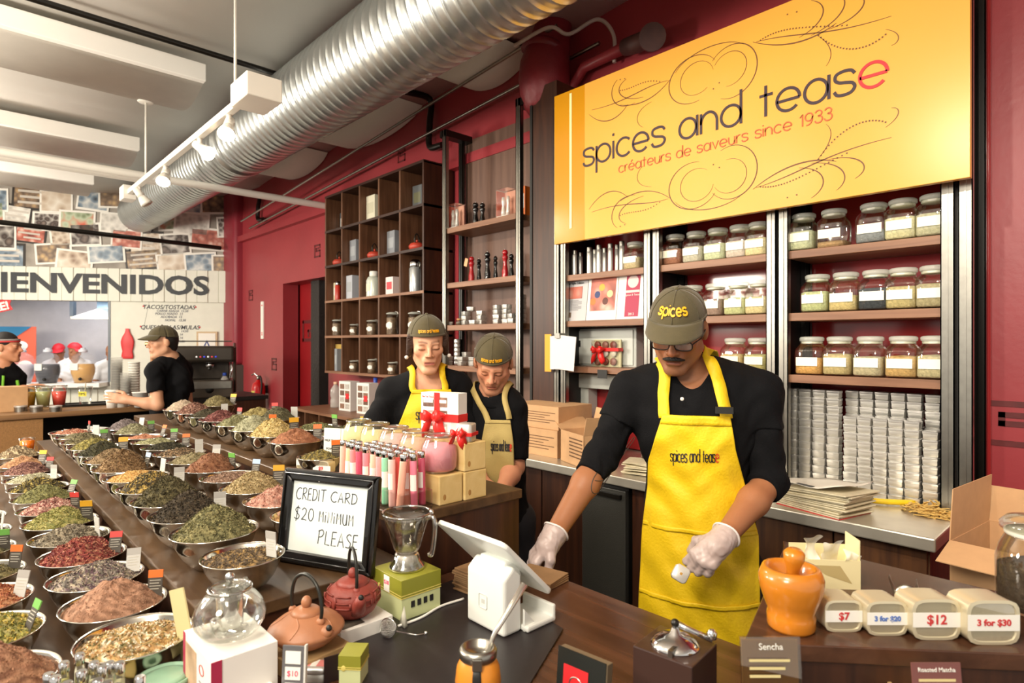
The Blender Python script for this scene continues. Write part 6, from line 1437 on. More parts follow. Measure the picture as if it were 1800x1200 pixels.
# small tins and cards at the front
def lid_tin(px, py, z, label, rz, w_=.06, d_=.045, h_=.028):
    t = at(px, py, z, 'flat_tin', label, 'tin', rz); b_ = MB().lathe([(.5,0),(.52,.12),(.52,.6),(.5,.64)], 28, square=.3); b_.v = [(v[0]*w_,v[1]*d_,v[2]*h_) for v in b_.v]
    obj('tin_body', b_, tin_m, t, smooth=True); b_ = MB().lathe([(.525,.62),(.53,.9),(.5,1.),(.001,1.)], 28, square=.3); b_.v = [(v[0]*w_,v[1]*d_,v[2]*h_) for v in b_.v]; obj('lid', b_, tinlid, t, smooth=True)
    obj('pink_label', MB().box(-w_*.42,-d_*.25,h_,w_*.42,d_*.25,h_+.0006), mat('label_pink','#e08a86',.5), t); obj('label_stripe', MB().box(-w_*.08,-d_*.27,h_+.0003,w_*.12,d_*.27,h_+.0009), paperw, t)
lid_tin(553,1190,CZ,'flat silver tin with pink label in front of the kraft carton',.75); lid_tin(566,1162,CZ,'flat silver tin with pink label, the one further back',.75)
green_box(tuple(W(622,1196,CZ)), .042, .05, .062, 'small green tea carton at the front edge of the black mat', .75, False)
tag(obj('info_card', MB().obox(Matrix.Translation(W(592,1172,CZ+.026)) @ Matrix.Rotation(1.4,4,'Z'), (.05,.002,.05)), mat('card_dark','#2c1c1e',.4)), 'small dark card standing between the flat tins and green carton', 'card')
t = at(430,1225,CZ+.02,'tea_tray','small white tray with a strip at the lower edge before the carton','tray',.7)
obj('tray_rim', MB().tube([(.04*math.cos(a_)*1.3,.03*math.sin(a_),.012) for a_ in [2*PI*i/24 for i in range(24)]], .006, 8, closed=True), paperw, t, smooth=True); obj('tray_base', MB().lathe([(.001,-.02),(.036,-.02),(.038,.008)], 24), paperw, t, smooth=True)
# tea ball strainer
t = at(682,1118,CZ+.0055,'tea_ball','mesh tea ball strainer with a chain lying on the black mat','strainer',.5)
obj('mesh_ball', MB().sphere((0,0,.019), .0185, 20, 14), mat('mesh_steel','#d0cec8',.25,metal=.9,bump=1.,bscale=400), t, smooth=True); obj('clasp', MB().tube([(.0195*math.cos(a_),.0195*math.sin(a_)*.2,.019+.0195*math.sin(a_)) for a_ in [2*PI*i/24 for i in range(24)]], .0016, 6, closed=True), chrome, t, smooth=True)
obj('chain', MB().tube(spline([(.018,.004,.012),(.04,.02,.003),(.06,.022,.002),(.075,.034,.002)],8), .0016, 6), chrome, t); obj('chain_hook', MB().sphere((.076,.035,.003), .004, 8, 6), chrome, t)
t = at(706,1100,CZ+.0055,'foil_bag','small crumpled clear sachet leaning on the green carton','sachet'); obj('sachet', MB().add([(-.012,0,0),(.014,-.002,0),(.010,.01,0),(-.010,.012,0),(.002,.006,.045),(-.004,.008,.04)],[(0,1,4,5),(1,2,4),(2,3,5,4),(3,0,5),(0,3,2,1)]), mat('sachet','#d8d4c4',.2,alpha=.75), t, smooth=True)
# kraft bags behind the till
t = thing('kraft_bags', 'pile of folded kraft paper bags behind the white till stand', 'paper bags', tuple(W(835,1052,CZ)), .1)
for k in range(11): obj('bag', MB().obox(Matrix.Translation((random.uniform(-.004,.004),random.uniform(-.004,.004)+.05,.003+.0055*k)) @ Matrix.Rotation(random.uniform(-.05,.05),4,'Z'), (.16,.105,.0045)), mat('kraft_paper','#8a6a48',.75,noise=.1,nscale=25), t, bevel=.001)
t = thing('kraft_bags', 'flat kraft paper bags under the gloved right hand', 'paper bags', tuple(W(948,1020,CZ)), .1)
for k in range(4): obj('bag', MB().obox(Matrix.Translation((0,0,.003+.005*k)) @ Matrix.Rotation(.04*k,4,'Z'), (.13,.10,.004)), mat('kraft_paper',''), t, bevel=.001)
# white tablet till: screen turned to the man, its back to the hall
wh = mat('till_white','#e6e8e2',.32,spec=.5)
tl = thing('tablet_till', 'white tablet till stand with its screen turned to the man', 'till', (-1.05,.97,CZ+.0055))
def yz(prof, x0, x1):
    b_ = MB().prism(prof, x0, x1); b_.v = [(v[2], v[0], v[1]) for v in b_.v]; return b_
obj('stand', yz([(-.068,.0),(-.012,.0),(-.012,.128),(-.038,.152),(-.068,.128)], -.065, .066), wh, tl, bevel=.008, bseg=3)
obj('base_tray', yz([(-.012,0),(.082,0),(.082,.04),(.072,.04),(.072,.013),(-.012,.013)], -.02, .085), wh, tl, bevel=.004, bseg=2)
obj('side_web', yz([(-.011,.0),(.03,.0),(-.011,.05)], .068, .074), wh, tl)
Mt = Matrix.Translation((-.047,.0,.138)) @ Matrix.Rotation(-math.radians(44),4,'X')
sl = MB().prism(roundrect(.25,.218,.018) if False else [(x_,y_) for x_,y_ in [(cx+.018*math.cos(a_), cz+.018*math.sin(a_)) for cx, cz, a0 in ((.107,.091,0),(-.107,.091,PI/2),(-.107,-.091,PI),(.107,-.091,1.5*PI)) for a_ in [a0+PI/2*i/6 for i in range(7)]]], -.006, .006).tf(Mt)
sc_ = obj('tablet_shell', sl, wh, tl, bevel=.003)
obj('screen', MB().box(-.1,-.085,.0062,.1,.085,.007).tf(Mt), mat('screen','#0c0e12',.05), sc_); obj('tilt_neck', yz([(-.05,.11),(.01,.11),(.0,.155),(-.045,.158)], -.045, .045), wh, tl, bevel=.006)
obj('embossed_mark', MB().tube([(-.005+.014*math.copysign(min(1,abs(math.cos(a_))*1.3),math.cos(a_)),-.0685,.062+.016*math.copysign(min(1,abs(math.sin(a_))*1.3),math.sin(a_))) for a_ in [2*PI*(i+.5)/24 for i in range(24)]], .0012, 5, closed=True), mat('mark_grey','#c4c6c0',.4), tl)
obj('embossed_mark', MB().box(-.010,-.0688,.057,.0,-.068,.067), mat('mark_grey',''), tl)
tag(obj('till_cable', MB().tube(spline([tuple(W(700,1100,.928)),tuple(W(740,1085,.928)),tuple(W(775,1065,.928)),tuple(W(815,1052,.928))],8), .003, 8), paperw, smooth=True), 'white cable running behind the till along the mat edge', 'cable')
# gourd with metal straw
g = thing('mate_gourd', 'orange gourd cup with silver rim, black strap and metal straw', 'cup', (-.843,.709,CZ+.0055))
obj('gourd', MB().lathe([(.001,0),(.022,.001),(.036,.016),(.042,.04),(.039,.066),(.030,.086),(.028,.088)], 28), mat('gourd','#d98a2a',.35,noise=.12,nscale=20), g, smooth=True)
obj('silver_rim', MB().lathe([(.0305,.080),(.034,.084),(.035,.096),(.031,.102),(.027,.102),(.026,.09)], 28), steel, g, smooth=True)
obj('strap', MB().sheet([[((r_+.0015)*math.sin(a_)*1.0+.0, -(r_+.0015)*math.cos(a_), z_) for a_ in (.62,.72,.82,.92,1.0)] for r_, z_ in ((.036,.016),(.042,.04),(.039,.066),(.031,.084))]), black, g, smooth=True, solid=.002)
obj('strap_clip', MB().obox(Matrix.Translation((.026,-.024,.086)) @ Matrix.Rotation(.82,4,'Z'), (.018,.006,.022)), steel, g, bevel=.002)
obj('metal_straw', MB().tube([(0,.0,.05),(.012,.03,.12),(.03,.09,.20)], [.005,.0045,.007], 10), mat('straw','#cfcabf',.2,metal=.8), g, smooth=True)
# leaflet holder
t = thing('leaflet_holder', 'dark leaflet display with a red square at the bottom edge', 'leaflet', (-.70,.825,CZ), rot=(-.1,0,.1)); obj('block', MB().box(-.052,0,0,.052,.018,.10), mat('holder_kraft','#6a5a44',.6), t, bevel=.001)
obj('leaflet', MB().box(-.053,-.002,.002,.05,0,.102), mat('leaflet_dark','#1c1f1c',.35), t); obj('red_square', MB().box(-.038,-.003,.02,.015,-.0018,.075), redm, t); obj('ring', MB().tube([(-.01+.014*math.cos(a_),-.0032,.045+.014*math.sin(a_)) for a_ in [2*PI*i/20 for i in range(20)]], .0012, 5, closed=True), steel, t)
# crank grinder
t = thing('coffee_grinder', 'dark brown box grinder with a silver crank on top', 'grinder', (-.578,.940,CZ), .1)
dbrown = mat('grinder_brown','#3a2620',.35,coat=.3)
obj('box', MB().box(-.055,-.052,0,.055,.052,.128), dbrown, t, bevel=.002); obj('mark', MB().box(-.0555,-.015,.05,-.0548,.01,.075), mat('gold_line',''), t)
obj('dome', MB().lathe([(.043,.128),(.042,.131),(.036,.137),(.024,.144),(.010,.148),(.006,.158),(.001,.159)], 28), chrome, t, smooth=True); obj('hinge', MB().box(.01,-.048,.128,.018,-.02,.140), steel, t)
obj('crank_arm', MB().tube([(0,0,.158),(.0,.002,.166),(.03,.022,.150),(.052,.036,.138)], [.005,.006,.005,.004], 8), chrome, t, smooth=True); obj('crank_knob', MB().lathe([(.001,.0),(.008,.004),(.009,.014),(.004,.02),(.001,.021)], 14, (.052,.036,.138)), chrome, t, smooth=True); obj('crank_boss', MB().sphere((0,0,.166), .0075, 12, 8), blackm, t, smooth=True)
RZ = rz_; face = .815
# mortar and pestle
t = thing('mortar', 'glossy orange wooden mortar on the corner riser', 'mortar', (-.462,1.150,RZ)); ora = mat('orange_wood','#c97a20',.24,noise=.12,nscale=9,coat=.5)
obj('mortar_bowl', MB().lathe([(.001,0),(.038,0),(.042,.006),(.0425,.026),(.0405,.034),(.047,.050),(.0555,.076),(.057,.096),(.050,.113),(.042,.114),(.036,.104),(.030,.07),(.018,.05),(.001,.045)], 36), ora, t, smooth=True)
t = thing('pestle', 'orange wooden pestle standing in the mortar', 'pestle', (-.462,1.150,RZ+.052), rot=(.14,.12,0)); obj('shaft', MB().lathe([(.001,0),(.012,.004),(.013,.02),(.010,.04),(.012,.065),(.018,.082),(.0185,.094),(.013,.100),(.001,.101)], 20), ora, t, smooth=True)
# price tins with clear fronts
def price_tin(x, y, s_, txt, col, label, z=RZ, dep=.055, rz=face, par=None):
    t = thing('window_tin', label, 'tin', (x,y,z), rz, group='window tins with handwritten prices')
    A_ = Matrix.Translation((0,0,s_*.42)) @ Matrix.Rotation(PI/2,4,'X')
    def shape(prof): 
        b_ = MB().lathe(prof, 32, square=.28); b_.v = [(v[0], v[1]*.84, v[2]) for v in b_.v]; return b_.tf(A_)
    r = s_/2/1.0
    obj('tin_body', shape([(r*.93,-dep*.9),(r*.97,-dep*.88),(r*.97,dep*.02),(r*.99,dep*.03),(r*.99,dep*.1),(r*.86,dep*.11),(r*.84,dep*.06)]), mat('tin_cream','#ddd2b4',.3,metal=.45), t, smooth=True, auto=45)
    obj('tin_base', shape([(.001,-dep*.9),(r*.93,-dep*.9)]), tin_m, t); obj('window', shape([(r*.85,dep*.07),(.001,dep*.07)]), acr, t); obj('contents', shape([(r*.8,-dep*.5),(.001,-dep*.5)]), mat('tin_dark','#7a6a40',.6,noise=.4,nscale=40), t)
    zc = s_*.42; obj('paper_band', MB().box(-r*.97,-dep*.115,zc-s_*.15,r*.97+(.006 if s_ < .07 else 0),-dep*.105,zc+s_*.15), paperw, t)
    text('price', txt, s_*.27*min(1., 5.6/len(txt)), mat('pen_'+col, {'red':'#c8383a','blue':'#5a7ac0'}[col], .6), t, (0,-dep*.125,zc), bold=.0004)
    return t
price_tin(-.392,1.205,.070,'$7','red','window tin priced $7 beside the orange mortar'); price_tin(-.333,1.247,.075,'3 for $20','blue','window tin with blue writing 3 for $20')
price_tin(-.268,1.293,.087,'$12','red','window tin priced $12 on the corner riser'); price_tin(-.195,1.345,.094,'3 for $30','red','window tin with red writing 3 for $30 at the right')
# glove box
t = thing('glove_box', 'open cream glove box with clear gloves spilling out on the riser', 'box', (-.50,1.42,RZ), face-.1); crm = mat('cream_card','#e6d8a8',.55)
obj('front_side', MB().box(-.062,-.036,0,.062,-.034,.062), crm, t); obj('back_side', MB().box(-.062,.034,0,.062,.036,.075), crm, t); obj('left_side', MB().box(-.062,-.034,0,-.060,.034,.062), crm, t); obj('right_side', MB().box(.060,-.034,0,.062,.034,.105), crm, t); obj('bottom', MB().box(-.06,-.034,0,.06,.034,.002), crm, t); obj('printed_leaf', MB().add([(-.04,-.0365,.05),(.02,-.0365,.05),(.045,-.0365,.012),(-.01,-.0365,.03)],[(0,3,2,1)]), mat('leaf_tan','#b9a470',.6), t)
film = mat('glove_clear','#f2f0e6',.25,alpha=.7)
for k in range(3):
    r_ = np.random.RandomState(k); rows = [[(-.05+.04*k+.012*j+.006*r_.randn(), -.02+.02*math.sin(i+k)+.006*r_.randn(), .045+.018*i*(1-.25*k)+.008*r_.randn()) for j in range(4)] for i in range(5)]
    obj('clear_glove', MB().sheet(rows), film, t, smooth=True, sub=2)
# scoop
t = thing('metal_scoop', 'silver metal scoop lying behind the price tins', 'scoop', (-.335,1.40,RZ), 1.9)
obj('scoop_pan', MB().sheet([[(.001+.09*i/8, .026*math.cos(a_)*(.85+.15*i/8), .027+.026*math.sin(a_)) for a_ in [PI*(1.0+1.0*j/12)-.25+.5*j/12 for j in range(13)]] for i in range(9)]), steel, t, smooth=True, solid=.0015); obj('scoop_back', MB().sphere((0,0,.025), .023, 16, 9, (.3,1,1)), steel, t, smooth=True); obj('scoop_handle', MB().tube([(-.005,0,.03),(-.04,0,.045),(-.1,0,.052)], [.005,.006,.005], 10), steel, t, smooth=True)
# big jar
t = thing('large_jar', 'large clear glass jar with lid half full of tea at the right edge', 'jar', (-.155,1.575,RZ))
obj('glass_body', MB().lathe([(.001,.002),(.058,.002),(.066,.012),(.068,.10),(.062,.125),(.052,.145),(.050,.158)], 36), jglass, t, smooth=True); obj('contents', MB().lathe([(.001,.006),(.056,.006),(.063,.014),(.064,.085),(.03,.10),(.001,.102)], 32), mat('tea_dark','#453626',.8,noise=.4,nscale=70,bump=.7,bscale=120), t, smooth=True)
obj('lid', MB().lathe([(.050,.156),(.060,.160),(.061,.170),(.05,.182),(.02,.188),(.001,.189)], 32), jglass, t, smooth=True); obj('seal_ring', MB().lathe([(.051,.148),(.053,.15),(.053,.157),(.051,.158)], 30), mat('seal',''), t, smooth=True); obj('label', MB().sheet([[(.069*math.sin(a_),-.069*math.cos(a_),z_) for a_ in [.3+.16*i for i in range(7)]] for z_ in (.03,.08)]), mat('jar_label',''), t, smooth=True)
rs_x = None
# bowls and cards at the very front right
t = at(1400,1215,CZ+.02,'yellow_dish','yellow bowl under the clear card holder at the bottom edge','dish'); obj('dish', MB().lathe([(.001,-.02),(.03,-.02),(.055,.0),(.06,.012),(.057,.012),(.05,.002),(.001,-.008)], 28), mat('dish_yellow','#e8c020',.3), t, smooth=True)
t = thing('card_holder', 'clear holder with a pale printed yellow card before the mortar', 'card holder', tuple(WD(1357,1222,.96)), rot=(-.1,0,face)); obj('sleeve', MB().box(-.048,-.002,0,.048,.002,.09), glass('sleeve','#e8dcc0',.1), t); obj('card', MB().box(-.045,.0025,.002,.045,.0035,.085), mat('card_amber','#a8862c',.5), t); text('title','Sencha', .014, paperw, t, (0,-.003,.075))
for k in range(3): obj('print_line', MB().box(-.035,-.0028,.052-.012*k,.03-.008*k,-.002,.056-.012*k), mat('card_line','#d8c890',.5), t)
t = at(1640,1225,.99,'tan_bowl','tan rimmed bowl under the brown card at the bottom right','bowl'); obj('dish', MB().lathe([(.001,-.05),(.03,-.05),(.06,-.02),(.066,.0),(.062,.0),(.05,-.02),(.001,-.035)], 28), mat('dish_tan','#c9a878',.4), t, smooth=True)
t = thing('name_card', 'small brown name card with white lettering at the bottom right', 'card', tuple(WD(1648,1212,.98)), rot=(-.12,0,face)); obj('card', MB().box(-.04,-.001,0,.04,.001,.042), mat('card_plum','#7a4a46',.5), t); text('title','Roasted Matcha',.0095,paperw,t,(0,-.0016,.031)); obj('print_line', MB().box(-.03,-.0016,.013,.03,-.001,.017), mat('card_line',''), t)

# ---------------------------------------------------------------- steel worktop goods
t = thing('newspapers', 'untidy pile of folded newspapers on the steel worktop', 'newspapers', (-.90,2.56,.92), -.25); npm = mat('newsprint','#dcd2b4',.75,noise=.08,nscale=30)
random.seed(3)
for k in range(13): obj('newspaper', MB().obox(Matrix.Translation((random.uniform(-.012,.012)+.002*k,random.uniform(-.01,.01),.004+.0068*k)) @ Matrix.Rotation(random.uniform(-.08,.08),4,'Z') @ Matrix.Rotation(-.012*k*.5,4,'Y'), (.27,.2,.0055)), npm, t, bevel=.002)
obj('top_sheet', MB().sheet([[(-.13+.27*i/8,-.1+.2*j/5,.094+.03*(i/8)**2+.006*math.sin(i+j)) for i in range(9)] for j in range(6)]), mat('newsprint_white','#ece7da',.7), t, smooth=True, solid=.002); obj('news_photo', MB().obox(Matrix.Translation((-.02,-.09,.100)), (.07,.02,.002)), mat('news_grey','#5a5a58',.7), t); obj('red_folder', MB().box(-.14,-.105,-.0,.13,.1,.0015), redm, t)
p = W(1570,888,.925); tag(obj('yellow_scoop', MB().tube(spline([(p.x-.08,p.y-.02,.934),(p.x-.02,p.y,.936),(p.x+.06,p.y+.06,.936)],6), .011, 10), mat('bright_yellow','#ecc81c',.4), smooth=True), 'bright yellow scoop handle beside the newspapers', 'scoop')
b_ = MB(); r_ = np.random.RandomState(4); p = W(1640,900,.92)
for k in range(160):
    c = Vector((p.x+r_.normal(0,.042), p.y-.03+r_.normal(0,.035), .924+abs(r_.normal(0,.012)))); c.z = min(c.z, .925+.05*max(0,1-((c.x-p.x)**2+(c.y-p.y+.03)**2)/.008)); a_ = r_.rand()*6.28; l = .03
    b_.obox(Matrix.Translation(c) @ Matrix.Rotation(a_,4,'Z') @ Matrix.Rotation(r_.normal(0,.3),4,'Y'), (.055,.009,.002))
tag(stuff(obj('shredded_straw', b_, mat('straw_tan','#dcb86a',.7))), 'heap of golden paper straw shred at the worktop end', 'straw')
cb_ = mat('cardboard','#c79d72',.75,noise=.05,nscale=20); cbi = mat('cardboard_inner','#b08c62',.8)
def shut_box(x, y, z, w_, d_, h_, label, rz=0.):
    t = thing('cardboard_box', label, 'box', (x,y,z), rz); obj('carton_body', MB().box(-w_/2,-d_/2,0,w_/2,d_/2,h_), cb_, t, bevel=.002); obj('top_flap', MB().box(-w_/2,-d_/2,h_,w_/2,-.001,h_+.003), cb_, t); obj('top_flap', MB().box(-w_/2,.001,h_,w_/2,d_/2,h_+.003), cb_, t)
    for k in range(5): obj('print_line', MB().box(-w_*.1,-d_/2-.0012,h_*(.72-.11*k),w_*(.44-.1*(k % 3)),-d_/2-.0008,h_*(.75-.11*k)), mat('carton_print','#6a4a30',.7), t)
shut_box(-2.54,2.70,.92,.42,.30,.155,'closed cardboard box, the lower of two on the worktop'); shut_box(-2.54,2.71,.92+.159,.42,.30,.13,'closed cardboard box stacked on another by the open box')
t = thing('cardboard_box', 'open cardboard box with raised flaps beside the closed boxes', 'box', (-2.125,2.575,.92), -.38); w_, d_, h_ = .27,.2,.175
obj('wall', MB().box(-w_/2,-d_/2,0,w_/2,-d_/2+.004,h_), cb_, t); obj('wall', MB().box(-w_/2,d_/2-.004,0,w_/2,d_/2,h_), cb_, t); obj('wall', MB().box(-w_/2,-d_/2,0,-w_/2+.004,d_/2,h_), cb_, t); obj('wall', MB().box(w_/2-.004,-d_/2,0,w_/2,d_/2,h_), cb_, t); obj('bottom', MB().box(-w_/2,-d_/2,0,w_/2,d_/2,.004), cbi, t)
def flap_(c, ax, ang, dims): obj('flap', MB().obox(Matrix.Translation(c) @ Matrix.Rotation(ang,4,ax), dims).tf(Matrix.Identity(4)), cb_, t)
obj('flap', MB().obox(Matrix.Translation((0,d_/2,h_)) @ Matrix.Rotation(-.25,4,'X') @ Matrix.Translation((0,0,.06)), (w_,.003,.12)), cb_, t); obj('flap', MB().obox(Matrix.Translation((0,-d_/2,h_)) @ Matrix.Rotation(.5,4,'X') @ Matrix.Translation((0,0,.05)), (w_,.003,.10)), cb_, t) if False else None
obj('flap', MB().obox(Matrix.Translation((w_/2,0,h_)) @ Matrix.Rotation(.3,4,'Y') @ Matrix.Translation((0,0,.05)), (.003,d_,.10)), cb_, t); obj('flap', MB().obox(Matrix.Translation((-w_/2,0,h_)) @ Matrix.Rotation(-1.15,4,'Y') @ Matrix.Translation((0,0,.06)), (.003,d_,.12)), cb_, t)
for k in range(6): obj('print_line', MB().box(-.03,-d_/2-.0012,h_*(.8-.11*k),.12,-d_/2-.0002,h_*(.84-.11*k)), mat('carton_print',''), t)
t = thing('paper_sacks', 'pile of cream paper sacks on the worktop behind the man', 'paper bags', (-1.74,2.60,.92), .2)
for k in range(12): obj('sack', MB().obox(Matrix.Translation((random.uniform(-.02,.02),random.uniform(-.02,.02),.003+.005*k)) @ Matrix.Rotation(random.uniform(-.25,.25),4,'Z'), (.24,.16,.004)), npm, t, bevel=.001)
t = thing('glass_tumbler', 'small glass with pink label standing on the paper sacks', 'glass', (-1.80,2.66,.985)); obj('tumbler', MB().lathe([(.001,.001),(.03,.001),(.035,.08)], 20), clear, t, smooth=True); obj('contents', MB().lathe([(.001,.003),(.028,.003),(.031,.045),(.001,.045)], 18), mat('cocoa','#5a3424',.8), t, smooth=True)
# tall carton past the worktop end
t = thing('tall_carton', 'tall open cardboard carton at the right end of the steel worktop', 'box', (-.20,2.42,0), -.12); w_, d_, h_ = .42,.36,.97
for q in (MB().box(-w_/2,-d_/2,0,w_/2,-d_/2+.004,h_), MB().box(-w_/2,d_/2-.004,0,w_/2,d_/2,h_), MB().box(-w_/2,-d_/2+.004,0,-w_/2+.004,d_/2-.004,h_), MB().box(w_/2-.004,-d_/2+.004,0,w_/2,d_/2-.004,h_)): obj('wall', q, cb_, t)
obj('flap', MB().obox(Matrix.Translation((0,d_/2,h_)) @ Matrix.Rotation(-.2,4,'X') @ Matrix.Translation((0,0,.06)), (w_,.003,.12)), cb_, t); obj('flap', MB().obox(Matrix.Translation((-w_/2,0,h_)) @ Matrix.Rotation(.05,4,'Y') @ Matrix.Translation((0,0,.08)), (.003,d_,.16)), cb_, t); obj('flap', MB().obox(Matrix.Translation((0,-d_/2,h_)) @ Matrix.Rotation(1.9,4,'X') @ Matrix.Translation((0,0,.06)), (w_,.003,.12)), cb_, t); obj('bottom', MB().box(-w_/2+.004,-d_/2+.004,.3,w_/2-.004,d_/2-.004,.304), cbi, t)

# ---------------------------------------------------------------- shake powders on the upper table
pine = wood('pine', '#c9a866', '#e0c68c', .6, 'X', .5)
def beam(x0, x1, y0, y1, z, label):
    t = thing('pine_block', label, 'block', ((x0+x1)/2,(y0+y1)/2,z)); a_, b2 = (x1-x0)/2,(y1-y0)/2; obj('timber', MB().box(-a_,-b2,0,a_,b2,.085), pine, t, bevel=.003); obj('knot', MB().sphere((a_,-b2*.55,.022), .006, 10, 6, (.06,1,1.5)), mat('knot','#a87c42',.6), t)
beam(-2.0,-1.41,1.04,1.125,AZ,'pale pine block under the row of shake powder jars'); beam(-2.0,-1.405,1.13,1.215,AZ,'pale pine block on the upper table, back of the two lower ones'); beam(-1.80,-1.405,1.128,1.213,AZ+.086,'pale pine block stacked on top, carrying the ribboned gift box')
jcol = [('#e79aa6','bright pink'),('#d8b49a','beige'),('#e9b9b4','pale pink'),('#e6cf9e','vanilla'),('#ded9a8','pale cream yellow')]
for i, (c, nm) in enumerate(jcol):
    t = thing('shake_jar', 'round glass jar of %s shake powder, %s from the right' % (nm, ORD[i]), 'jar', (-1.468-.121*i,1.0825,AZ+.0855), group='shake powder jars')
    obj('glass_body', MB().lathe([(.001,.002),(.045,.002),(.054,.012),(.056,.05),(.052,.08),(.043,.098),(.041,.106)], 28), jglass, t, smooth=True); obj('contents', MB().lathe([(.001,.006),(.045,.006),(.051,.014),(.053,.05),(.0495,.078),(.03,.084),(.001,.086)], 26), mat('shake_'+c.strip('#'), c, .8, noise=.05), t, smooth=True)
    obj('rim', MB().tube([(.042*math.cos(a_),.042*math.sin(a_),.108) for a_ in [2*PI*k/28 for k in range(28)]], .0035, 8, closed=True), glass('dripper_rim',''), t, smooth=True)
tc = ['#e8a890','#e88a94','#f0d8b0','#e67a90','#d9c8a0','#e8b8b0','#c8506a','#f0e4a8','#e09a80','#e9959a','#8fd0a8','#e68a8a','#c86a8a','#ec5a52','#f0b890','#f2a0a0','#e0d0a0','#f4e6b4','#e4a090','#d8607c','#eec2a8','#e8b0a0','#f0c4b8','#e2a8a8']
r_ = np.random.RandomState(9); k = 0
rackm = thing('tube_rack', 'clear acrylic rack holding the pastel powder tubes', 'rack', (-1.60,.955,AZ)); obj('rack_base', MB().box(-.20,-.045,0,.19,.06,.006), acr, rackm); obj('rack_top', MB().box(-.20,-.045,.05,.19,.06,.053), acr, rackm)
for sx in (-.2,.187): obj('rack_end', MB().box(sx,-.045,.006,sx+.003,.06,.05), acr, rackm)
cnm = {'#8fd0a8':'mint green','#ec5a52':'coral red','#f4e6b4':'cream','#f0e4a8':'cream','#d9c8a0':'beige','#e0d0a0':'beige'}
for row in range(3):
    for i in range(10 if row < 2 else 8):
        c = tc[(k*5+row) % len(tc)]; x = -1.425-.0375*i+r_.uniform(-.003,.003)-(0 if row % 2 else .012); y = .925+.038*row
        t = thing('powder_tube', 'tube of %s powder with silver cap, %s from right in %s row' % (cnm.get(c,'pink'), ORD[i], ('front','second','rear')[row]), 'tube', (x,y,AZ+.0065), rot=(r_.normal(0,.02),r_.normal(0,.02),r_.uniform(0,1)), group='pastel powder tubes')
        obj('tube_body', MB().lathe([(.001,0),(.010,.001),(.0105,.006),(.0105,.132),(.009,.136)], 14), mat('tube_'+c.strip('#'), c, .25, coat=.4), t, smooth=True); obj('cap', MB().lathe([(.0095,.134),(.0112,.136),(.0112,.15),(.0095,.153),(.001,.153)], 14), chrome, t, smooth=True, auto=40)
        if k % 3: obj('tube_label', MB().sheet([[(.0112*math.sin(a_),-.0112*math.cos(a_),z_) for a_ in (-.9,-.45,0,.45,.9)] for z_ in (.05,.095)]), paperw, t, smooth=True)
        k += 1
t = thing('gift_box', 'window gift box of spice tins tied with a broad red ribbon on the pine block', 'gift box', (-1.56,1.165,AZ+.172), .32)
obj('carton', MB().box(-.072,-.02,0,.072,.03,.14), mat('gift_white','#e4e2de',.5), t, bevel=.001); obj('side_face', MB().box(.045,-.0205,.0,.0725,-.02,.14), mat('gift_grey','#cfcdca',.5), t)
for i in range(2):
    for j in range(3): obj('tin_window', MB().box(-.062+.052*i,-.022,.012+.042*j,-.022+.052*i,-.0205,.042+.042*j), mat('window_tin%d' % ((i+j) % 3), ('#8a6a58','#b9b4ac','#70564a')[(i+j) % 3], .3, noise=.3, nscale=60), t); obj('tin_label', MB().box(-.06+.052*i,-.0226,.024+.042*j,-.024+.052*i,-.022,.034+.042*j), paperw, t)
obj('box_title', MB().box(-.066,-.0224,.118,-.022,-.0205,.135), paperw, t); text('title','The Tea Tease', .0075, redl, t, (-.044,-.023,.127)); obj('ribbon', MB().box(-.073,-.023,.05,.073,.032,.074), ribbonm, t); obj('ribbon', MB().box(-.018,-.0234,0,.002,-.0205,.1405), ribbonm, t); bow(t, -.012, -.022, .066, .085)
t = thing('ribboned_tin', 'small square window tin tied with a red bow beside the gift box', 'tin', (-1.435,1.160,AZ+.172), .5); obj('tin_body', MB().lathe([(.024,0),(.026,.004),(.026,.05),(.024,.054),(.001,.054)], 24, square=.3), tin_m, t, smooth=True); obj('ribbon', MB().box(-.028,-.0285,.018,.028,.028,.028), ribbonm, t); bow(t, -.012, -.026, .026, .055)
for i, (x, nm) in enumerate(((-2.10,'left'),(-2.035,'middle'),(-1.965,'right'))):
    price_tin(x,.948,.062,('$6','$8','$9')[i],'red','small window tin before the shake sign, %s of three' % nm, AZ+.013, .045, .6)
tag(obj('slate_board', MB().box(-2.16,.915,AZ,-1.91,1.02,AZ+.012), mat('slate','#6a6258',.6), bevel=.002), 'thin grey board under the three small window tins', 'board')
t = thing('shake_sign', 'white folded card announcing the milk shake powders', 'sign', (-2.02,1.045,AZ), rot=(-.05,0,.55))
for sx in (-.5,.5):
    obj('card', MB().box(sx*.07-.034,-.001,0,sx*.07+.034,.001,.16), mat('card_frost','#e2e4dc',.35), t)
    for j, s_ in enumerate(('MILK SHAKE','POWDER','$8')): text('lettering', s_, .011, ink, t, (sx*.07,-.0016,.115-.03*j))
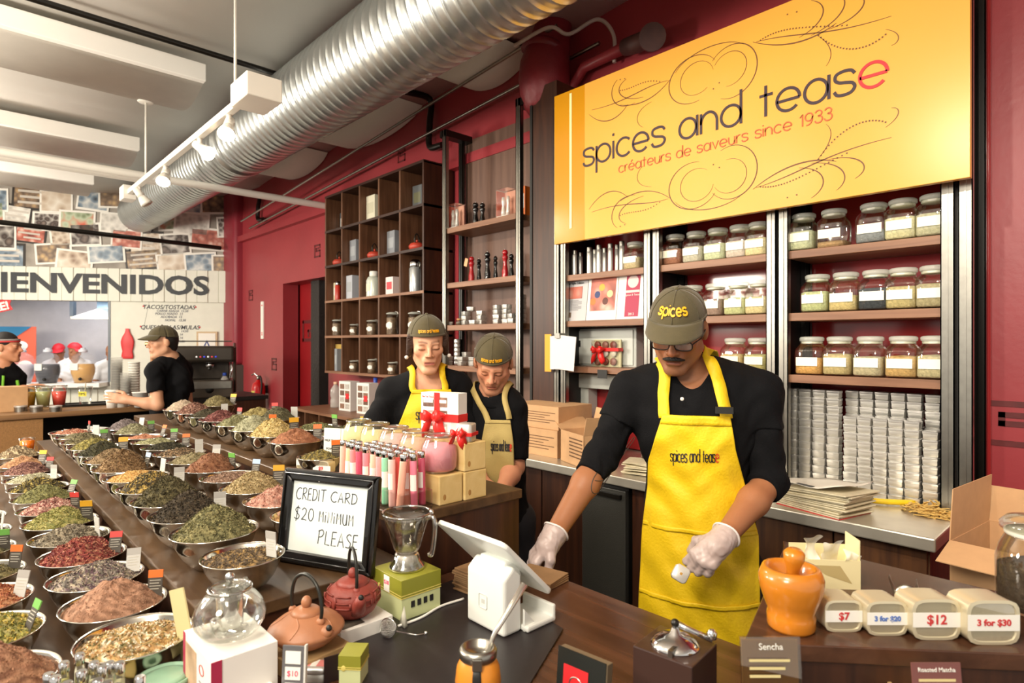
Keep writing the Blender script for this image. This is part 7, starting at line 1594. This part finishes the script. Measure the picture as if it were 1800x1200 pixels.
# low table extras: tea glass, clear scoop, vials, dish, tall card
p = W(66,806,ZT['L']+.1); t = thing('tea_glass', 'glass of orange tea standing among the far lower bowls', 'glass', (p.x,.40-.02,MZ*0+ZT['L']+.0), 0)
t.location = (-4.40,.345,ZT['L']); obj('stand', MB().lathe([(.001,0),(.05,0),(.05,.06),(.001,.06)], 20), mat('stand_white',''), t, smooth=True, auto=40); obj('tumbler', MB().lathe([(.001,.062),(.03,.062),(.038,.15)], 22), clear, t, smooth=True); obj('tea', MB().lathe([(.001,.064),(.028,.064),(.035,.135),(.001,.135)], 20), mat('orange_tea','#f07c08',.15), t, smooth=True)
p = W(130,760,ZT['M']+.09); t = thing('clear_scoop', 'clear plastic scoop box lying at the far end of the middle table', 'scoop', (-4.18,.62,MZ), .5); obj('scoop_pan', MB().add([(-.1,-.06,0),(.1,-.06,0),(.1,.06,0),(-.1,.06,0),(-.13,-.07,.09),(.06,-.07,.09),(.06,.07,.09),(-.13,.07,.09)],[(0,3,2,1),(1,2,6,5),(0,1,5,4),(2,3,7,6)]), mat('clear_plastic','#c9c6c0',.2,alpha=.55), t, solid=.003); obj('scoop_grip', MB().tube([(.1,0,.05),(.17,0,.06)], .012, 10), mat('clear_plastic',''), t, smooth=True)
vc = ['#9a9648','#b4ac6a','#a8a048','#c9c29a','#d8d2b8','#8a8048','#b9b48c','#9c8f6a','#c4ba94','#b0a878','#a08a5c','#c08838','#98904c','#cfc7a4']
vp = [(85,1185),(97,1190),(112,1165),(118,1200),(140,1150),(143,1180),(165,1165),(180,1172),(192,1165),(210,1165),(172,1195),(188,1200),(203,1205),(246,1190)]
for i, (px, py) in enumerate(vp):
    p = W(px, py, ZT['L']+.135)
    t = thing('spice_vial', 'corked-style glass vial with silver cap at the lower left, %s from left' % ORD[i], 'vial', (p.x,p.y,ZT['L']+.03), rot=(0,0,i*.4), group='spice vials at the lower left')
    obj('vial_glass', MB().lathe([(.001,.0),(.0082,.001),(.0085,.005),(.0085,.085),(.007,.09)], 14), clear, t, smooth=True); obj('contents', MB().lathe([(.001,.002),(.0076,.003),(.0078,.075),(.001,.077)], 12), content_mat(vc[i]), t, smooth=True); obj('cap', MB().lathe([(.0076,.088),(.0086,.09),(.0086,.105),(.007,.107),(.001,.107)], 12), chrome, t, smooth=True, auto=40)
vx = [W(px,py,ZT['L']+.135) for px,py in vp]; x0_, x1_ = min(v.x for v in vx)-.03, max(v.x for v in vx)+.03; y0_, y1_ = min(v.y for v in vx)-.03, max(v.y for v in vx)+.03
t = thing('vial_rack', 'low tan tray holding the glass spice vials at the lower left', 'tray', ((x0_+x1_)/2,(y0_+y1_)/2,ZT['L']+.001)); obj('tray', MB().box(-(x1_-x0_)/2,-(y1_-y0_)/2,0,(x1_-x0_)/2,(y1_-y0_)/2,.028), mat('tray_tan','#b5a05c',.6), t, bevel=.003)
p = W(290,1195,CZ+.02); t = thing('celadon_dish', 'pale green ceramic dish at the bottom edge beside the vials', 'dish', (p.x,p.y,CZ+.0)); obj('dish', MB().lathe([(.001,.0),(.03,0),(.048,.018),(.05,.03),(.047,.03),(.04,.016),(.001,.008)], 30), mat('celadon','#8fb49a',.25,coat=.4), t, smooth=True); obj('dish_lid', MB().lathe([(.044,.026),(.03,.03),(.001,.032)], 26), mat('celadon',''), t, smooth=True)
tag(obj('blank_card', MB().obox(Matrix.Translation(tuple(W(322,1100,1.0))) @ Matrix.Rotation(.25,4,'Z') @ Matrix.Rotation(-.35,4,'Y'), (.055,.003,.15)), mat('card_cream','#c9bd8c',.6)), 'tall blank cream card leaning beside the glass teapot carton', 'card')
# ================================================================ goods on the plywood rack
def mill(px, z, h, m, label, y=2.90, k=1.):
    p = WYp(px, 480, y); t = thing('pepper_mill', label, 'pepper mill', (p.x, y, z), group='pepper mills on the plywood rack')
    obj('mill_body', MB().lathe([(.001,0),(.026*k,0),(.026*k,h*.06),(.022*k,h*.12),(.024*k,h*.2),(.021*k,h*.3),(.016*k,h*.42),(.013*k,h*.55),(.018*k,h*.64),(.022*k,h*.70),(.020*k,h*.76),(.012*k,h*.79)], 22), m, t, smooth=True)
    obj('mill_head', MB().lathe([(.014*k,h*.79),(.020*k,h*.83),(.021*k,h*.89),(.015*k,h*.95),(.001,h*.965)], 22), m, t, smooth=True); obj('finial', MB().sphere((0,0,h*.985), .005, 10, 7), chrome, t, smooth=True); return t
mred = mat('lacquer_red','#a3141c',.15,coat=.6); mblk = mat('lacquer_black','#0e0c0c',.15,coat=.6)
t = mill(829,2.04,.20,mred,'red pepper mill with a hanging orange tag'); obj('hang_tag', MB().obox(Matrix.Translation((-.03,-.03,.15)) @ Matrix.Rotation(.3,4,'Y'), (.035,.002,.06)), mat('tag_peach','#e8a878',.5), t)
mill(842,2.04,.19,mblk,'slim black pepper mill behind the tagged red mill',2.98,.8); mill(857,2.04,.215,mblk,'tall glossy black pepper mill in the middle of the shelf'); mill(871,2.04,.19,mblk,'slim dull black pepper mill right of the tall black one',2.97,.75); mill(888,2.04,.21,mred,'plain red pepper mill near the right post'); mill(899,2.04,.19,mblk,'black pepper mill beside the plain red one',2.98,.85)
mill(836,2.46,.19,mblk,'black pepper mill on the top rack shelf, left of a pair',2.93,1.1); mill(848,2.46,.18,mblk,'black pepper mill on the top rack shelf, right of a pair',2.95,1.)
for px, lab, w_, h_, m2_ in ((800,'clear acrylic mill set box at the left of the top rack shelf',.12,.19,'#e0a890'),(889,'clear acrylic mill set box right on the top rack shelf',.12,.20,'#e8b098')):
    p = WYp(px, 380, 2.88); t = thing('mill_set_box', lab, 'box', (p.x,2.88,2.46)); obj('acrylic_case', MB().box(-w_/2,-.04,0,w_/2,.05,h_), acr, t); obj('backing_card', MB().box(-w_/2+.002,.04,.002,w_/2-.002,.048,h_-.004), mat('peach_card',m2_,.5), t); obj('base_card', MB().box(-w_/2+.002,-.038,.001,w_/2-.002,.04,.012), paperw, t); obj('side_card', MB().box(-w_/2+.003,-.036,.012,-w_/2+.006,.04,h_-.005), mat('red_card','#c85a40',.5), t)
    for sx in (-.025,.025): obj('mill', MB().lathe([(.016,.013),(.016,.05),(.01,.09),(.015,.12),(.01,.15),(.001,.155)], 16, (sx,0,0)), mat('mill_clear','#e0ddd6',.15,metal=.3), t, smooth=True)
p = WYp(925, 345, 2.93); t = thing('orange_box', 'orange boxed mill behind the right rack post', 'box', (p.x-.02,2.95,2.46)); obj('carton_body', MB().box(-.04,-.05,0,.04,.05,.2), mat('orange_card','#d86a1c',.5), t, bevel=.001); obj('label', MB().box(-.03,-.0512,.05,.03,-.0502,.15), paperw, t)
# tins on the lower rack shelves
g = 'small tins on the plywood rack'
def rstack(px, y, z, n, nm):
    p = WYp(px, 550, y)
    for k in range(n): put_tin(p.x, y, z+k*.0345, 'small silver tin, %s from top of the %s' % (ORD[n-1-k], nm), g, random.uniform(-.2,.2))
rstack(819,2.88,1.717,3,'rack stack with a tilted top tin'); p = WYp(824,550,2.88); put_tin(p.x+.005,2.90,1.717+3*.0345,'silver tin crowning the three-tin rack stack',g,.5)
rstack(846,2.90,1.717,3,'wide rack stack in the middle'); rstack(833,2.85,1.717,1,'low pair before the rack stacks'); rstack(875,2.90,1.717,4,'left four-tin rack stack'); rstack(891,2.90,1.717,4,'right four-tin rack stack'); rstack(901,2.86,1.717,2,'short rack stack by the post')
p = WYp(790,565,2.87); t = thing('white_cup', 'small white cup at the left of the tin shelf', 'cup', (p.x,2.87,1.717)); obj('cup', MB().lathe([(.001,.0),(.022,0),(.029,.03),(.027,.03),(.02,.004),(.001,.004)], 20), paperw, t, smooth=True); obj('cup_ring', MB().tube([(.0285*math.cos(a_),.0285*math.sin(a_),.03) for a_ in [2*PI*i/20 for i in range(20)]], .0012, 5, closed=True), steel, t)
p = WYp(807,562,2.87); t = thing('cork_jar', 'little cork stoppered jar beside the white cup', 'jar', (p.x,2.87,1.717)); obj('glass_body', MB().lathe([(.001,0),(.026,0),(.027,.03),(.02,.038)], 18), jglass, t, smooth=True); obj('contents', MB().lathe([(.001,.002),(.024,.002),(.024,.026),(.001,.027)], 16), content_mat('#6a5a48'), t, smooth=True); obj('cork', MB().lathe([(.017,.036),(.018,.052),(.001,.052)], 16), mat('cork','#b98a5c',.8), t, smooth=True)
for px, n, nm in ((788,2,'leftmost low rack stack'),(812,2,'second low rack stack'),(820,3,'third low rack stack'),(832,2,'fourth low rack stack'),(843,4,'tallest low rack stack beside the cap')): rstack(px,2.87 if n < 3 else 2.93,1.41,n,nm)
p = WYp(800,600,2.95); t = thing('tube_dispenser', 'tall stack of round silver tins leaning at the rack back', 'tin stack', (p.x,2.97,1.41))
for k in range(6): obj('round_tin', MB().lathe([(.024,0),(.025,.004),(.025,.03),(.022,.033),(.001,.033)], 16, (0,0,.034*k)), tinlid, t, smooth=True)
# tin stack seen between the posts
p = WYp(921,535,2.95); t = thing('tin_stack', 'stack of silver tins seen behind the right rack post', 'tin stack', (p.x-.015,2.95,1.717))
for k in range(6): obj('tin', MB().lathe([(.022,0),(.023,.004),(.023,.03),(.02,.033),(.001,.033)], 16, (0,0,.034*k), square=.3), tinlid, t, smooth=True)

# ---------------------------------------------------------------- goods in the cube shelf
def cell_z(r): return CZ1-(r+1)*CH+T/2
def cpx(px, y=2.90, hw_=.06):
    c = int((WYp(px, 500, YF).x-CX0)/CW); return min(max(WYp(px, 500, y).x, CX0+c*CW+T/2+hw_+.004), CX0+(c+1)*CW-T/2-hw_-.004)
def boxed(px, r, w_, h_, m, label, y=2.90, d_=.07, band=None, cat='box', nm='tea_box'):
    t = thing(nm, label, cat, (cpx(px,y,w_/2+.006), y, cell_z(r)+.001), random.uniform(-.08,.08)); obj('carton_body', MB().box(-w_/2,-d_/2,0,w_/2,d_/2,h_), m, t, bevel=.002)
    obj('front_label', MB().box(-w_*.36,-d_/2-.0012,h_*.3,w_*.36,-d_/2-.0004,h_*.72), band or paperw, t); return t
gbox = mat('box_grey','#8c9096',.45); gboxd = mat('box_slate','#5a5e60',.45); cbox = mat('box_cream','#d8d4bc',.5); lab2 = mat('label_grey','#a4a8ac',.5)
boxed(591,0,.12,.20,gboxd,'dim slate box in the top left cubby',2.98); boxed(651,0,.15,.235,cbox,'cream box in the third cubby of the top row',2.9,.08,mat('label_cream','#c6c2a8',.5)); boxed(728,0,.13,.21,gboxd,'slate canister box in the top right cubby',2.95,.07,mat('label_moss','#6a6a50',.5))
boxed(609,1,.13,.22,gbox,'grey box in the second row, second cubby',2.9,.06,lab2); boxed(681,1,.13,.215,gbox,'grey box in the second row, fourth cubby',2.9,.06,lab2)
boxed(585,2,.055,.185,mat('box_ivory','#e4d8b4',.5),'ivory upright box in the third row left cubby',2.9,.05); boxed(621,2,.115,.225,mat('box_silver','#b4b8c0',.4),'silver grey box in the third row second cubby',2.88,.09,lab2)
boxed(691,2,.115,.155,mat('box_pinkwhite','#ecd8d4',.5),'white carton with red marks in the third row fourth cubby',2.88,.08,mat('red_mark','#c8424a',.5))
boxed(583,4,.19,.265,mat('box_mustard','#b99a4c',.5),'mustard box in the bottom left cubby',2.93,.08,mat('label_mustard','#a8883c',.5)); boxed(595,4,.05,.22,gbox,'thin grey box beside the mustard box',2.86,.06,lab2)
def smallpot(px, r, label):
    t = thing('red_teapot', label, 'teapot', (cpx(px,2.90,.088), 2.90, cell_z(r)), .6, group='small red teapots in the cube shelf'); m = mat('pot_coral','#b8402e',.45)
    obj('body', MB().lathe([(.001,0),(.04,.0),(.066,.02),(.07,.04),(.055,.062),(.03,.072),(.001,.078)], 24), m, t, smooth=True); obj('knob', MB().sphere((0,0,.085), .011, 10, 7), m, t, smooth=True); obj('handle', MB().tube(spline([(0,-.045,.06),(0,-.05,.11),(0,0,.145),(0,.05,.11),(0,.045,.06)],6), .005, 8), mat('iron',''), t, smooth=True); obj('spout', MB().tube([(.05,0,.035),(.08,0,.05),(.088,0,.065)], [.014,.01,.008], 10), m, t, smooth=True)
smallpot(591,1,'small red teapot in the second row left cubby'); smallpot(655,1,'small red teapot in the second row third cubby'); smallpot(733,1,'small red teapot in the second row right cubby')
t = thing('red_flask', 'red flask with silver cap beside the ivory box', 'flask', (cpx(594,2.87,.03),2.87,cell_z(2))); obj('flask_body', MB().lathe([(.001,0),(.026,0),(.028,.01),(.028,.15),(.024,.155)], 18), mat('flask_red','#b83020',.3), t, smooth=True); obj('cap', MB().lathe([(.024,.155),(.026,.158),(.026,.19),(.001,.194)], 18), chrome, t, smooth=True)
t = thing('white_canister', 'white shouldered tea canister in the third row middle cubby', 'canister', (cpx(652,2.9,.073),2.90,cell_z(2))); obj('canister_body', MB().lathe([(.001,0),(.068,0),(.07,.01),(.07,.15),(.055,.185),(.036,.195)], 28), mat('canister','#d2d8cc',.25,metal=.2), t, smooth=True); obj('lid', MB().lathe([(.036,.195),(.04,.198),(.04,.235),(.036,.24),(.001,.241)], 24), paperw, t, smooth=True); obj('label', MB().sheet([[(.071*math.sin(a_),-.071*math.cos(a_),z_) for a_ in [-.6+.15*i for i in range(9)]] for z_ in (.05,.12)]), cbox, t, smooth=True)
t = thing('steel_flask', 'tall silver insulated flask in the third row right cubby', 'flask', (cpx(730,2.88,.075),2.88,cell_z(2))); obj('flask_body', MB().lathe([(.001,0),(.05,0),(.052,.008),(.052,.20),(.045,.21)], 24), mat('flask_silver','#c9ced0',.2,metal=.7,noise=.1,nscale=30), t, smooth=True); obj('lid', MB().lathe([(.046,.21),(.05,.215),(.05,.25),(.03,.275),(.001,.277)], 22), chrome, t, smooth=True); obj('carry_ring', MB().tube([(.05,0,.2),(.068,0,.22),(.068,0,.25),(.05,0,.25)], .005, 8), steel, t, smooth=True)
def canister(px, r, h, label, w_=.047):
    t = thing('clip_jar', label, 'jar', (cpx(px,2.89),2.89,cell_z(r)), .5, group='clip-top glass jars in the cube shelf'); obj('glass_body', MB().lathe([(.001,.001),(w_,.001),(w_+.001,.006),(w_+.001,h*.86),(w_-.006,h*.9)], 24), jglass, t, smooth=True); obj('contents', MB().lathe([(.001,.004),(w_-.002,.004),(w_-.002,h*.75),(.001,h*.77)], 22), mat('bark_brown','#8a7058',.85,noise=.4,nscale=60,bump=.6,bscale=90), t, smooth=True)
    obj('lid', MB().lathe([(w_-.004,h*.9),(w_+.002,h*.91),(w_+.002,h*.95),(w_*.6,h),(.001,h)], 24), lidglass, t, smooth=True); obj('clip', MB().tube([(w_,0,h*.8),(w_+.01,0,h*.9),(w_+.006,0,h*1.0),(w_*.6,0,h*1.02)], .0025, 6), steel, t); obj('label', MB().sheet([[((w_+.0025)*math.sin(a_),-(w_+.0025)*math.cos(a_),h*(.42+z_*(.16-.12*abs(a_)))) for a_ in [-.9+.2*i for i in range(8)]] for z_ in (-1,0,1)]), paperw, t, smooth=True)
for px, r, h, nm in ((590,3,.165,'first'),(622,3,.11,'second'),(654,3,.14,'third'),(689,3,.20,'fourth'),(728,3,.19,'fifth')): canister(px, r, h, 'clip-top glass jar in the %s cubby of the fourth row' % nm, .04 if h < .12 else .05)
for px, h, nm in ((622,.11,'second'),(653,.13,'third'),(690,.11,'fourth')): canister(px, 4, h, 'clip-top glass jar in the %s cubby of the bottom row' % nm, .042)
# ---------------------------------------------------------------- goods on the low cubby
z0 = .961
t = thing('plastic_bottle', 'clear plastic bottle with pale cap on the low cubby', 'bottle', (WYp(590,700,2.75).x,2.75,z0)); obj('bottle_body', MB().lathe([(.001,0),(.045,0),(.05,.01),(.05,.07),(.042,.09),(.05,.11),(.05,.17),(.02,.215),(.018,.225)], 22), mat('clear_plastic',''), t, smooth=True); obj('cap', MB().lathe([(.02,.222),(.02,.245),(.001,.247)], 14), mat('cap_peach','#e8c0a0',.5), t, smooth=True)
for i, px in enumerate((614,646,600)):
    if i == 2: continue
    t = thing('tin_gift_carton', 'white window carton of tins on the low cubby, %s' % ('left one','right one')[i], 'box', (WYp(px,700,2.72).x,2.72,z0), .1); obj('carton_body', MB().box(-.09,-.05,0,.09,.05,.27), mat('gift_white',''), t, bevel=.001)
    for a_ in range(2):
        for b2 in range(4): obj('tin_window', MB().box(-.07+.08*a_,-.0525,.02+.06*b2,-.005+.08*a_,-.0502,.065+.06*b2), mat('window_tin%d' % ((a_+b2) % 3),''), t)
    obj('red_seal', MB().box(.02,-.0535,.11,.07,-.0526,.16), redm, t)
t = thing('spray_bottle', 'bottle with a blue top behind the woman', 'bottle', (WYp(660,700,2.80).x,2.80,z0)); obj('bottle_body', MB().lathe([(.001,0),(.035,0),(.036,.01),(.036,.2),(.015,.25)], 18), paperw, t, smooth=True); obj('cap', MB().lathe([(.016,.25),(.018,.255),(.018,.31),(.001,.312)], 14), mat('cap_blue','#2448a8',.4), t, smooth=True)
t = thing('steel_cup', 'steel cup in the top row of the low cubby', 'cup', (-5.57,2.52,.626)); obj('cup', MB().lathe([(.001,0),(.035,0),(.045,.11),(.043,.11),(.033,.004),(.001,.004)], 20), steel, t, smooth=True); obj('cup_rim', MB().tube([(.0445*math.cos(a_),.0445*math.sin(a_),.11) for a_ in [2*PI*i/20 for i in range(20)]], .002, 6, closed=True), steel, t)

# ================================================================ coffee bar
bar = thing('coffee_bar', 'brown coffee bar counter at the far left with a dark open end', 'counter', (-6.15,.3,0)); BZ = 1.05
barw = wood('bar_wood','#6a4a2c','#8a6640',.5,'Y',.8)
obj('top', MB().box(-.36,-1.5,BZ-.04,.36,1.2,BZ), barw, bar, bevel=.004); obj('front_panel', MB().box(.30,-1.5,0,.34,.25,BZ-.041), mat('particle_board','#8a6236',.7,noise=.2,nscale=120), bar); obj('back_panel', MB().box(-.34,-1.48,0,-.32,1.18,BZ-.041), black, bar); obj('end_panel', MB().box(-.32,1.15,0,.32,1.18,BZ-.041), black, bar); obj('inner_shelf', MB().box(-.32,.25,.4,.32,1.15,.43), black, bar); obj('inner_side', MB().box(-.32,.22,0,.30,.25,BZ-.041), black, bar)
def drink(px, py, c, label, h=.17, garnish=False):
    p = W(px, py, BZ); t = thing('drink_cup', label, 'cup', (p.x,p.y,BZ), group='plastic drink cups on the bar'); obj('cup_wall', MB().lathe([(.001,.001),(.042,.001),(.058,h)], 22), clear, t, smooth=True); obj('drink', MB().lathe([(.001,.003),(.040,.003),(.052,h*.72),(.001,h*.73)], 20), mat('drink_'+c.strip('#'), c, .25), t, smooth=True); obj('rim', MB().tube([(.058*math.cos(a_),.058*math.sin(a_),h) for a_ in [2*PI*i/22 for i in range(22)]], .003, 6, closed=True), glass('dripper_rim',''), t, smooth=True)
drink(50,715,'#c8961c','plastic cup of golden drink on the coffee bar'); drink(76,714,'#c9cc8c','plastic cup of pale green drink on the coffee bar'); drink(104,713,'#e8584a','plastic cup of red drink on the coffee bar')
p = W(150,712,BZ); t = thing('tip_cup', 'clear plastic cup with yellow tips label on the bar', 'cup', (p.x,p.y,BZ)); obj('cup_wall', MB().lathe([(.001,.001),(.04,.001),(.055,.16)], 22), clear, t, smooth=True); obj('label', MB().sheet([[((.051)*math.sin(a_+.9),-(.051)*math.cos(a_+.9),z_) for a_ in [-.7+.2*i for i in range(8)]] for z_ in (.08,.12)]), mat('label_lemon','#e8dc50',.5), t, smooth=True); text('writing','TIPS',.03,ink,t,(.041,-.033,.1),rot=(PI/2,0,.9)); obj('bills', MB().obox(Matrix.Translation((0,0,.15)) @ Matrix.Rotation(.4,4,'Y'), (.03,.004,.09)), mat('bill','#a89c84',.7), t)
p = W(18,722,BZ); t = thing('kraft_carton', 'kraft carton at the left end of the coffee bar', 'box', (p.x-.02,p.y-.02,BZ), .3); obj('carton_body', MB().box(-.1,-.1,0,.1,.1,.19), cb_, t, bevel=.002); obj('flap', MB().box(-.1,-.1,.19,.1,0,.193), cb_, t)
for i, px in enumerate((36,64,98)):
    p = W(px,723,BZ); t = thing('steel_pot', 'low steel tin on the bar edge, %s of three from left' % ORD[i], 'tin', (p.x,p.y,BZ), group='low steel tins on the bar edge'); obj('tin_body', MB().lathe([(.001,0),(.04,0),(.041,.035),(.036,.038)], 20), steel, t, smooth=True, auto=40); obj('lid', MB().lathe([(.042,.036),(.042,.046),(.001,.048)], 20), tinlid, t, smooth=True, auto=40)
p = W(165,711,BZ); t = thing('serving_tray', 'long dark serving tray on the coffee bar', 'tray', (p.x,p.y,BZ), 1.5); obj('tray', MB().box(-.25,-.12,0,.25,.12,.008), black, t, bevel=.002); obj('rim', MB().tube([(-.25,-.12,.012),(.25,-.12,.012),(.25,.12,.012),(-.25,.12,.012)], .006, 6, closed=True), blackm, t)
p = W(196,716,BZ); t = thing('paper_cup', 'white paper cup held by the barista', 'cup', (p.x+.01,p.y+.0,BZ)); obj('cup_wall', MB().lathe([(.001,0),(.035,0),(.048,.13)], 22), paperw, t, smooth=True); obj('cup_lid', MB().lathe([(.05,.128),(.05,.138),(.042,.145),(.001,.145)], 22), paperw, t, smooth=True)
def cupstack(px, py, n, r, m, label, step=.022, h0=.12):
    p = W(px, py, BZ); t = thing('cup_stack', label, 'cup stack', (p.x,p.y,BZ))
    for k in range(n): obj('cup', MB().lathe([(.001,k*step+.0),(r*.74,k*step),(r,k*step+h0),(r+.003,k*step+h0),(r+.003,k*step+h0+.004),(r-.002,k*step+h0+.003)], 18), m, t, smooth=True)
cupstack(205,711,14,.045,mat('stack_plastic','#dcdcd6',.2,alpha=.3),'tall stack of clear plastic cups beside the barista'); cupstack(221,713,8,.04,mat('stack_plastic',''),'shorter stack of clear plastic cups on the bar'); cupstack(236,711,12,.042,paperw,'tall stack of white paper cups on the bar')
cupstack(214,715,1,.055,paperw,'wide white tub on the bar, left of two',.02,.1); cupstack(247,715,1,.06,paperw,'wide white tub on the bar, right of two',.02,.12)
bc = thing('back_counter', 'dark back counter under the espresso machine', 'counter', (-6.95,1.95,0)); obj('top', MB().box(-.4,-.45,.98,.4,.6,1.02), black, bc); obj('body', MB().box(-.38,-.43,0,.38,.58,.979), dkwoodz, bc)
em = thing('espresso_machine', 'bulky dark espresso machine with lit buttons behind the barista', 'espresso machine', tuple(WD(352,690,6.35).xy)+(1.021,), 1.24); emm = mat('espresso_dark','#3a332c',.3,metal=.5); esm = mat('espresso_mid','#544a40',.3,metal=.5)
obj('base', MB().box(-.32,-.3,0,.32,.22,.18), esm, em, bevel=.015); obj('column', MB().box(-.28,-.02,.18,.28,.2,.44), emm, em, bevel=.01); obj('head', MB().box(-.33,-.25,.36,.33,.22,.53), emm, em, bevel=.03, bseg=3); obj('drip_tray', MB().box(-.3,-.32,.1,.3,-.29,.17), steel, em); obj('badge', MB().lathe([(.04,-.01),(.04,.0),(.001,.002)], 18, axis=Matrix.Translation((.1,-.302,.09)) @ Matrix.Rotation(PI/2,4,'X')), black, em, smooth=True)
for i in range(6): obj('button', MB().sphere((-.02+.035*i,-.252,.42), .009, 8, 6), mat('button_lit%d' % (i % 3), ('#e8e4e0','#c84048','#4048d0')[i % 3], .3, emit=.6), em)
for x in (-.14,.1): obj('group_head', MB().lathe([(.04,.36),(.045,.33),(.04,.31),(.001,.31)], 18, (x,-.16,0)), chrome, em, smooth=True); obj('portafilter', MB().tube([(x,-.18,.315),(x,-.34,.30)], .014, 10), black, em, smooth=True)
obj('steam_wand', MB().tube([(.29,-.22,.38),(.31,-.27,.3),(.28,-.27,.18)], .008, 8), chrome, em, smooth=True); obj('cup_rail', MB().tube([(-.3,-.2,.58),(.3,-.2,.58),(.3,.18,.58),(-.3,.18,.58)], .006, 6, closed=True), steel, em); obj('side_fin', MB().obox(Matrix.Translation((.33,-.05,.3)) @ Matrix.Rotation(.2,4,'X'), (.03,.2,.5)), esm, em, bevel=.01)
p = WD(395,690,6.3); t = thing('water_bottle', 'clear water bottle with a blue cap beside the espresso machine', 'bottle', (p.x,p.y,1.021)); obj('bottle_body', MB().lathe([(.001,0),(.05,0),(.05,.16),(.018,.22)], 18), mat('clear_plastic',''), t, smooth=True); obj('cap', MB().lathe([(.02,.22),(.02,.25),(.001,.252)], 14), mat('cap_blue',''), t, smooth=True)
p = WD(247,700,5.8); t = thing('tap_column', 'slim wooden column with brass top behind the barista cap', 'column', (p.x,p.y,1.05)); 
t.location = (-6.42,1.42,BZ); obj('column', MB().tube([(0,0,0),(0,0,.5)], .018, 10), wood('tap_wood','#8a5a30','#a8764a'), t, smooth=True); obj('brass_top', MB().tube([(-.03,-.05,.52),(.03,.06,.52)], .02, 10), mat('brass','#c9a04a',.25,metal=1.), t, smooth=True); obj('foot', MB().lathe([(.04,0),(.04,.012),(.001,.014)], 16), blackm, t)
# juice barrels on the taco ledge
def barrel(px, c, label):
    x, _ = far(px, 660, .14); p = Vector((RX,RY,0))+Vector((FU.x,FU.y,0))*x+Vector((FN.x,FN.y,0))*.14; s_ = 1.0
    t = thing('juice_barrel', label, 'juice barrel', (p.x,p.y,zl), FANG, group='juice barrels on the taco ledge'); pr_ = [(.001,0),(.105,0)]
    for k in range(9): z = .02+.04*k; r = .105+.045*math.sin(PI*(z/.4)); pr_ += [(r,z),(r+.006,z+.012),(r,z+.026)]
    pr_ += [(.10,.39),(.05,.42),(.045,.43)]
    obj('barrel_wall', MB().lathe(pr_, 26), mat('barrel_plastic','#e4e8f2',.15,alpha=.13), t, smooth=True); obj('lid', MB().lathe([(.05,.425),(.055,.43),(.05,.46),(.03,.465),(.03,.485),(.001,.486)], 18), mat('lid_frost','#d8dce8',.4), t, smooth=True)
    obj('juice', MB().lathe([(.001,.004),(.1,.004),(.138,.14),(.14,.2),(.13,.26),(.001,.262)], 24), mat('juice_'+c.strip('#'), c, .2), t, smooth=True); obj('label', MB().sheet([[(.156*math.sin(a_),-.156*math.cos(a_),z_) for a_ in [-.75+.15*i for i in range(6)]] for z_ in (.18,.27)]), paperw, t, smooth=True); obj('tap', MB().sphere((.03,-.155,.06), .022, 10, 7), black, t, smooth=True)
barrel(38,'#cfc8d4','juice barrel of cloudy pale drink nearest the customer'); barrel(84,'#1a1c26','juice barrel of nearly black drink on the taco ledge'); barrel(146,'#d8a448','juice barrel of amber drink at the right of the ledge')
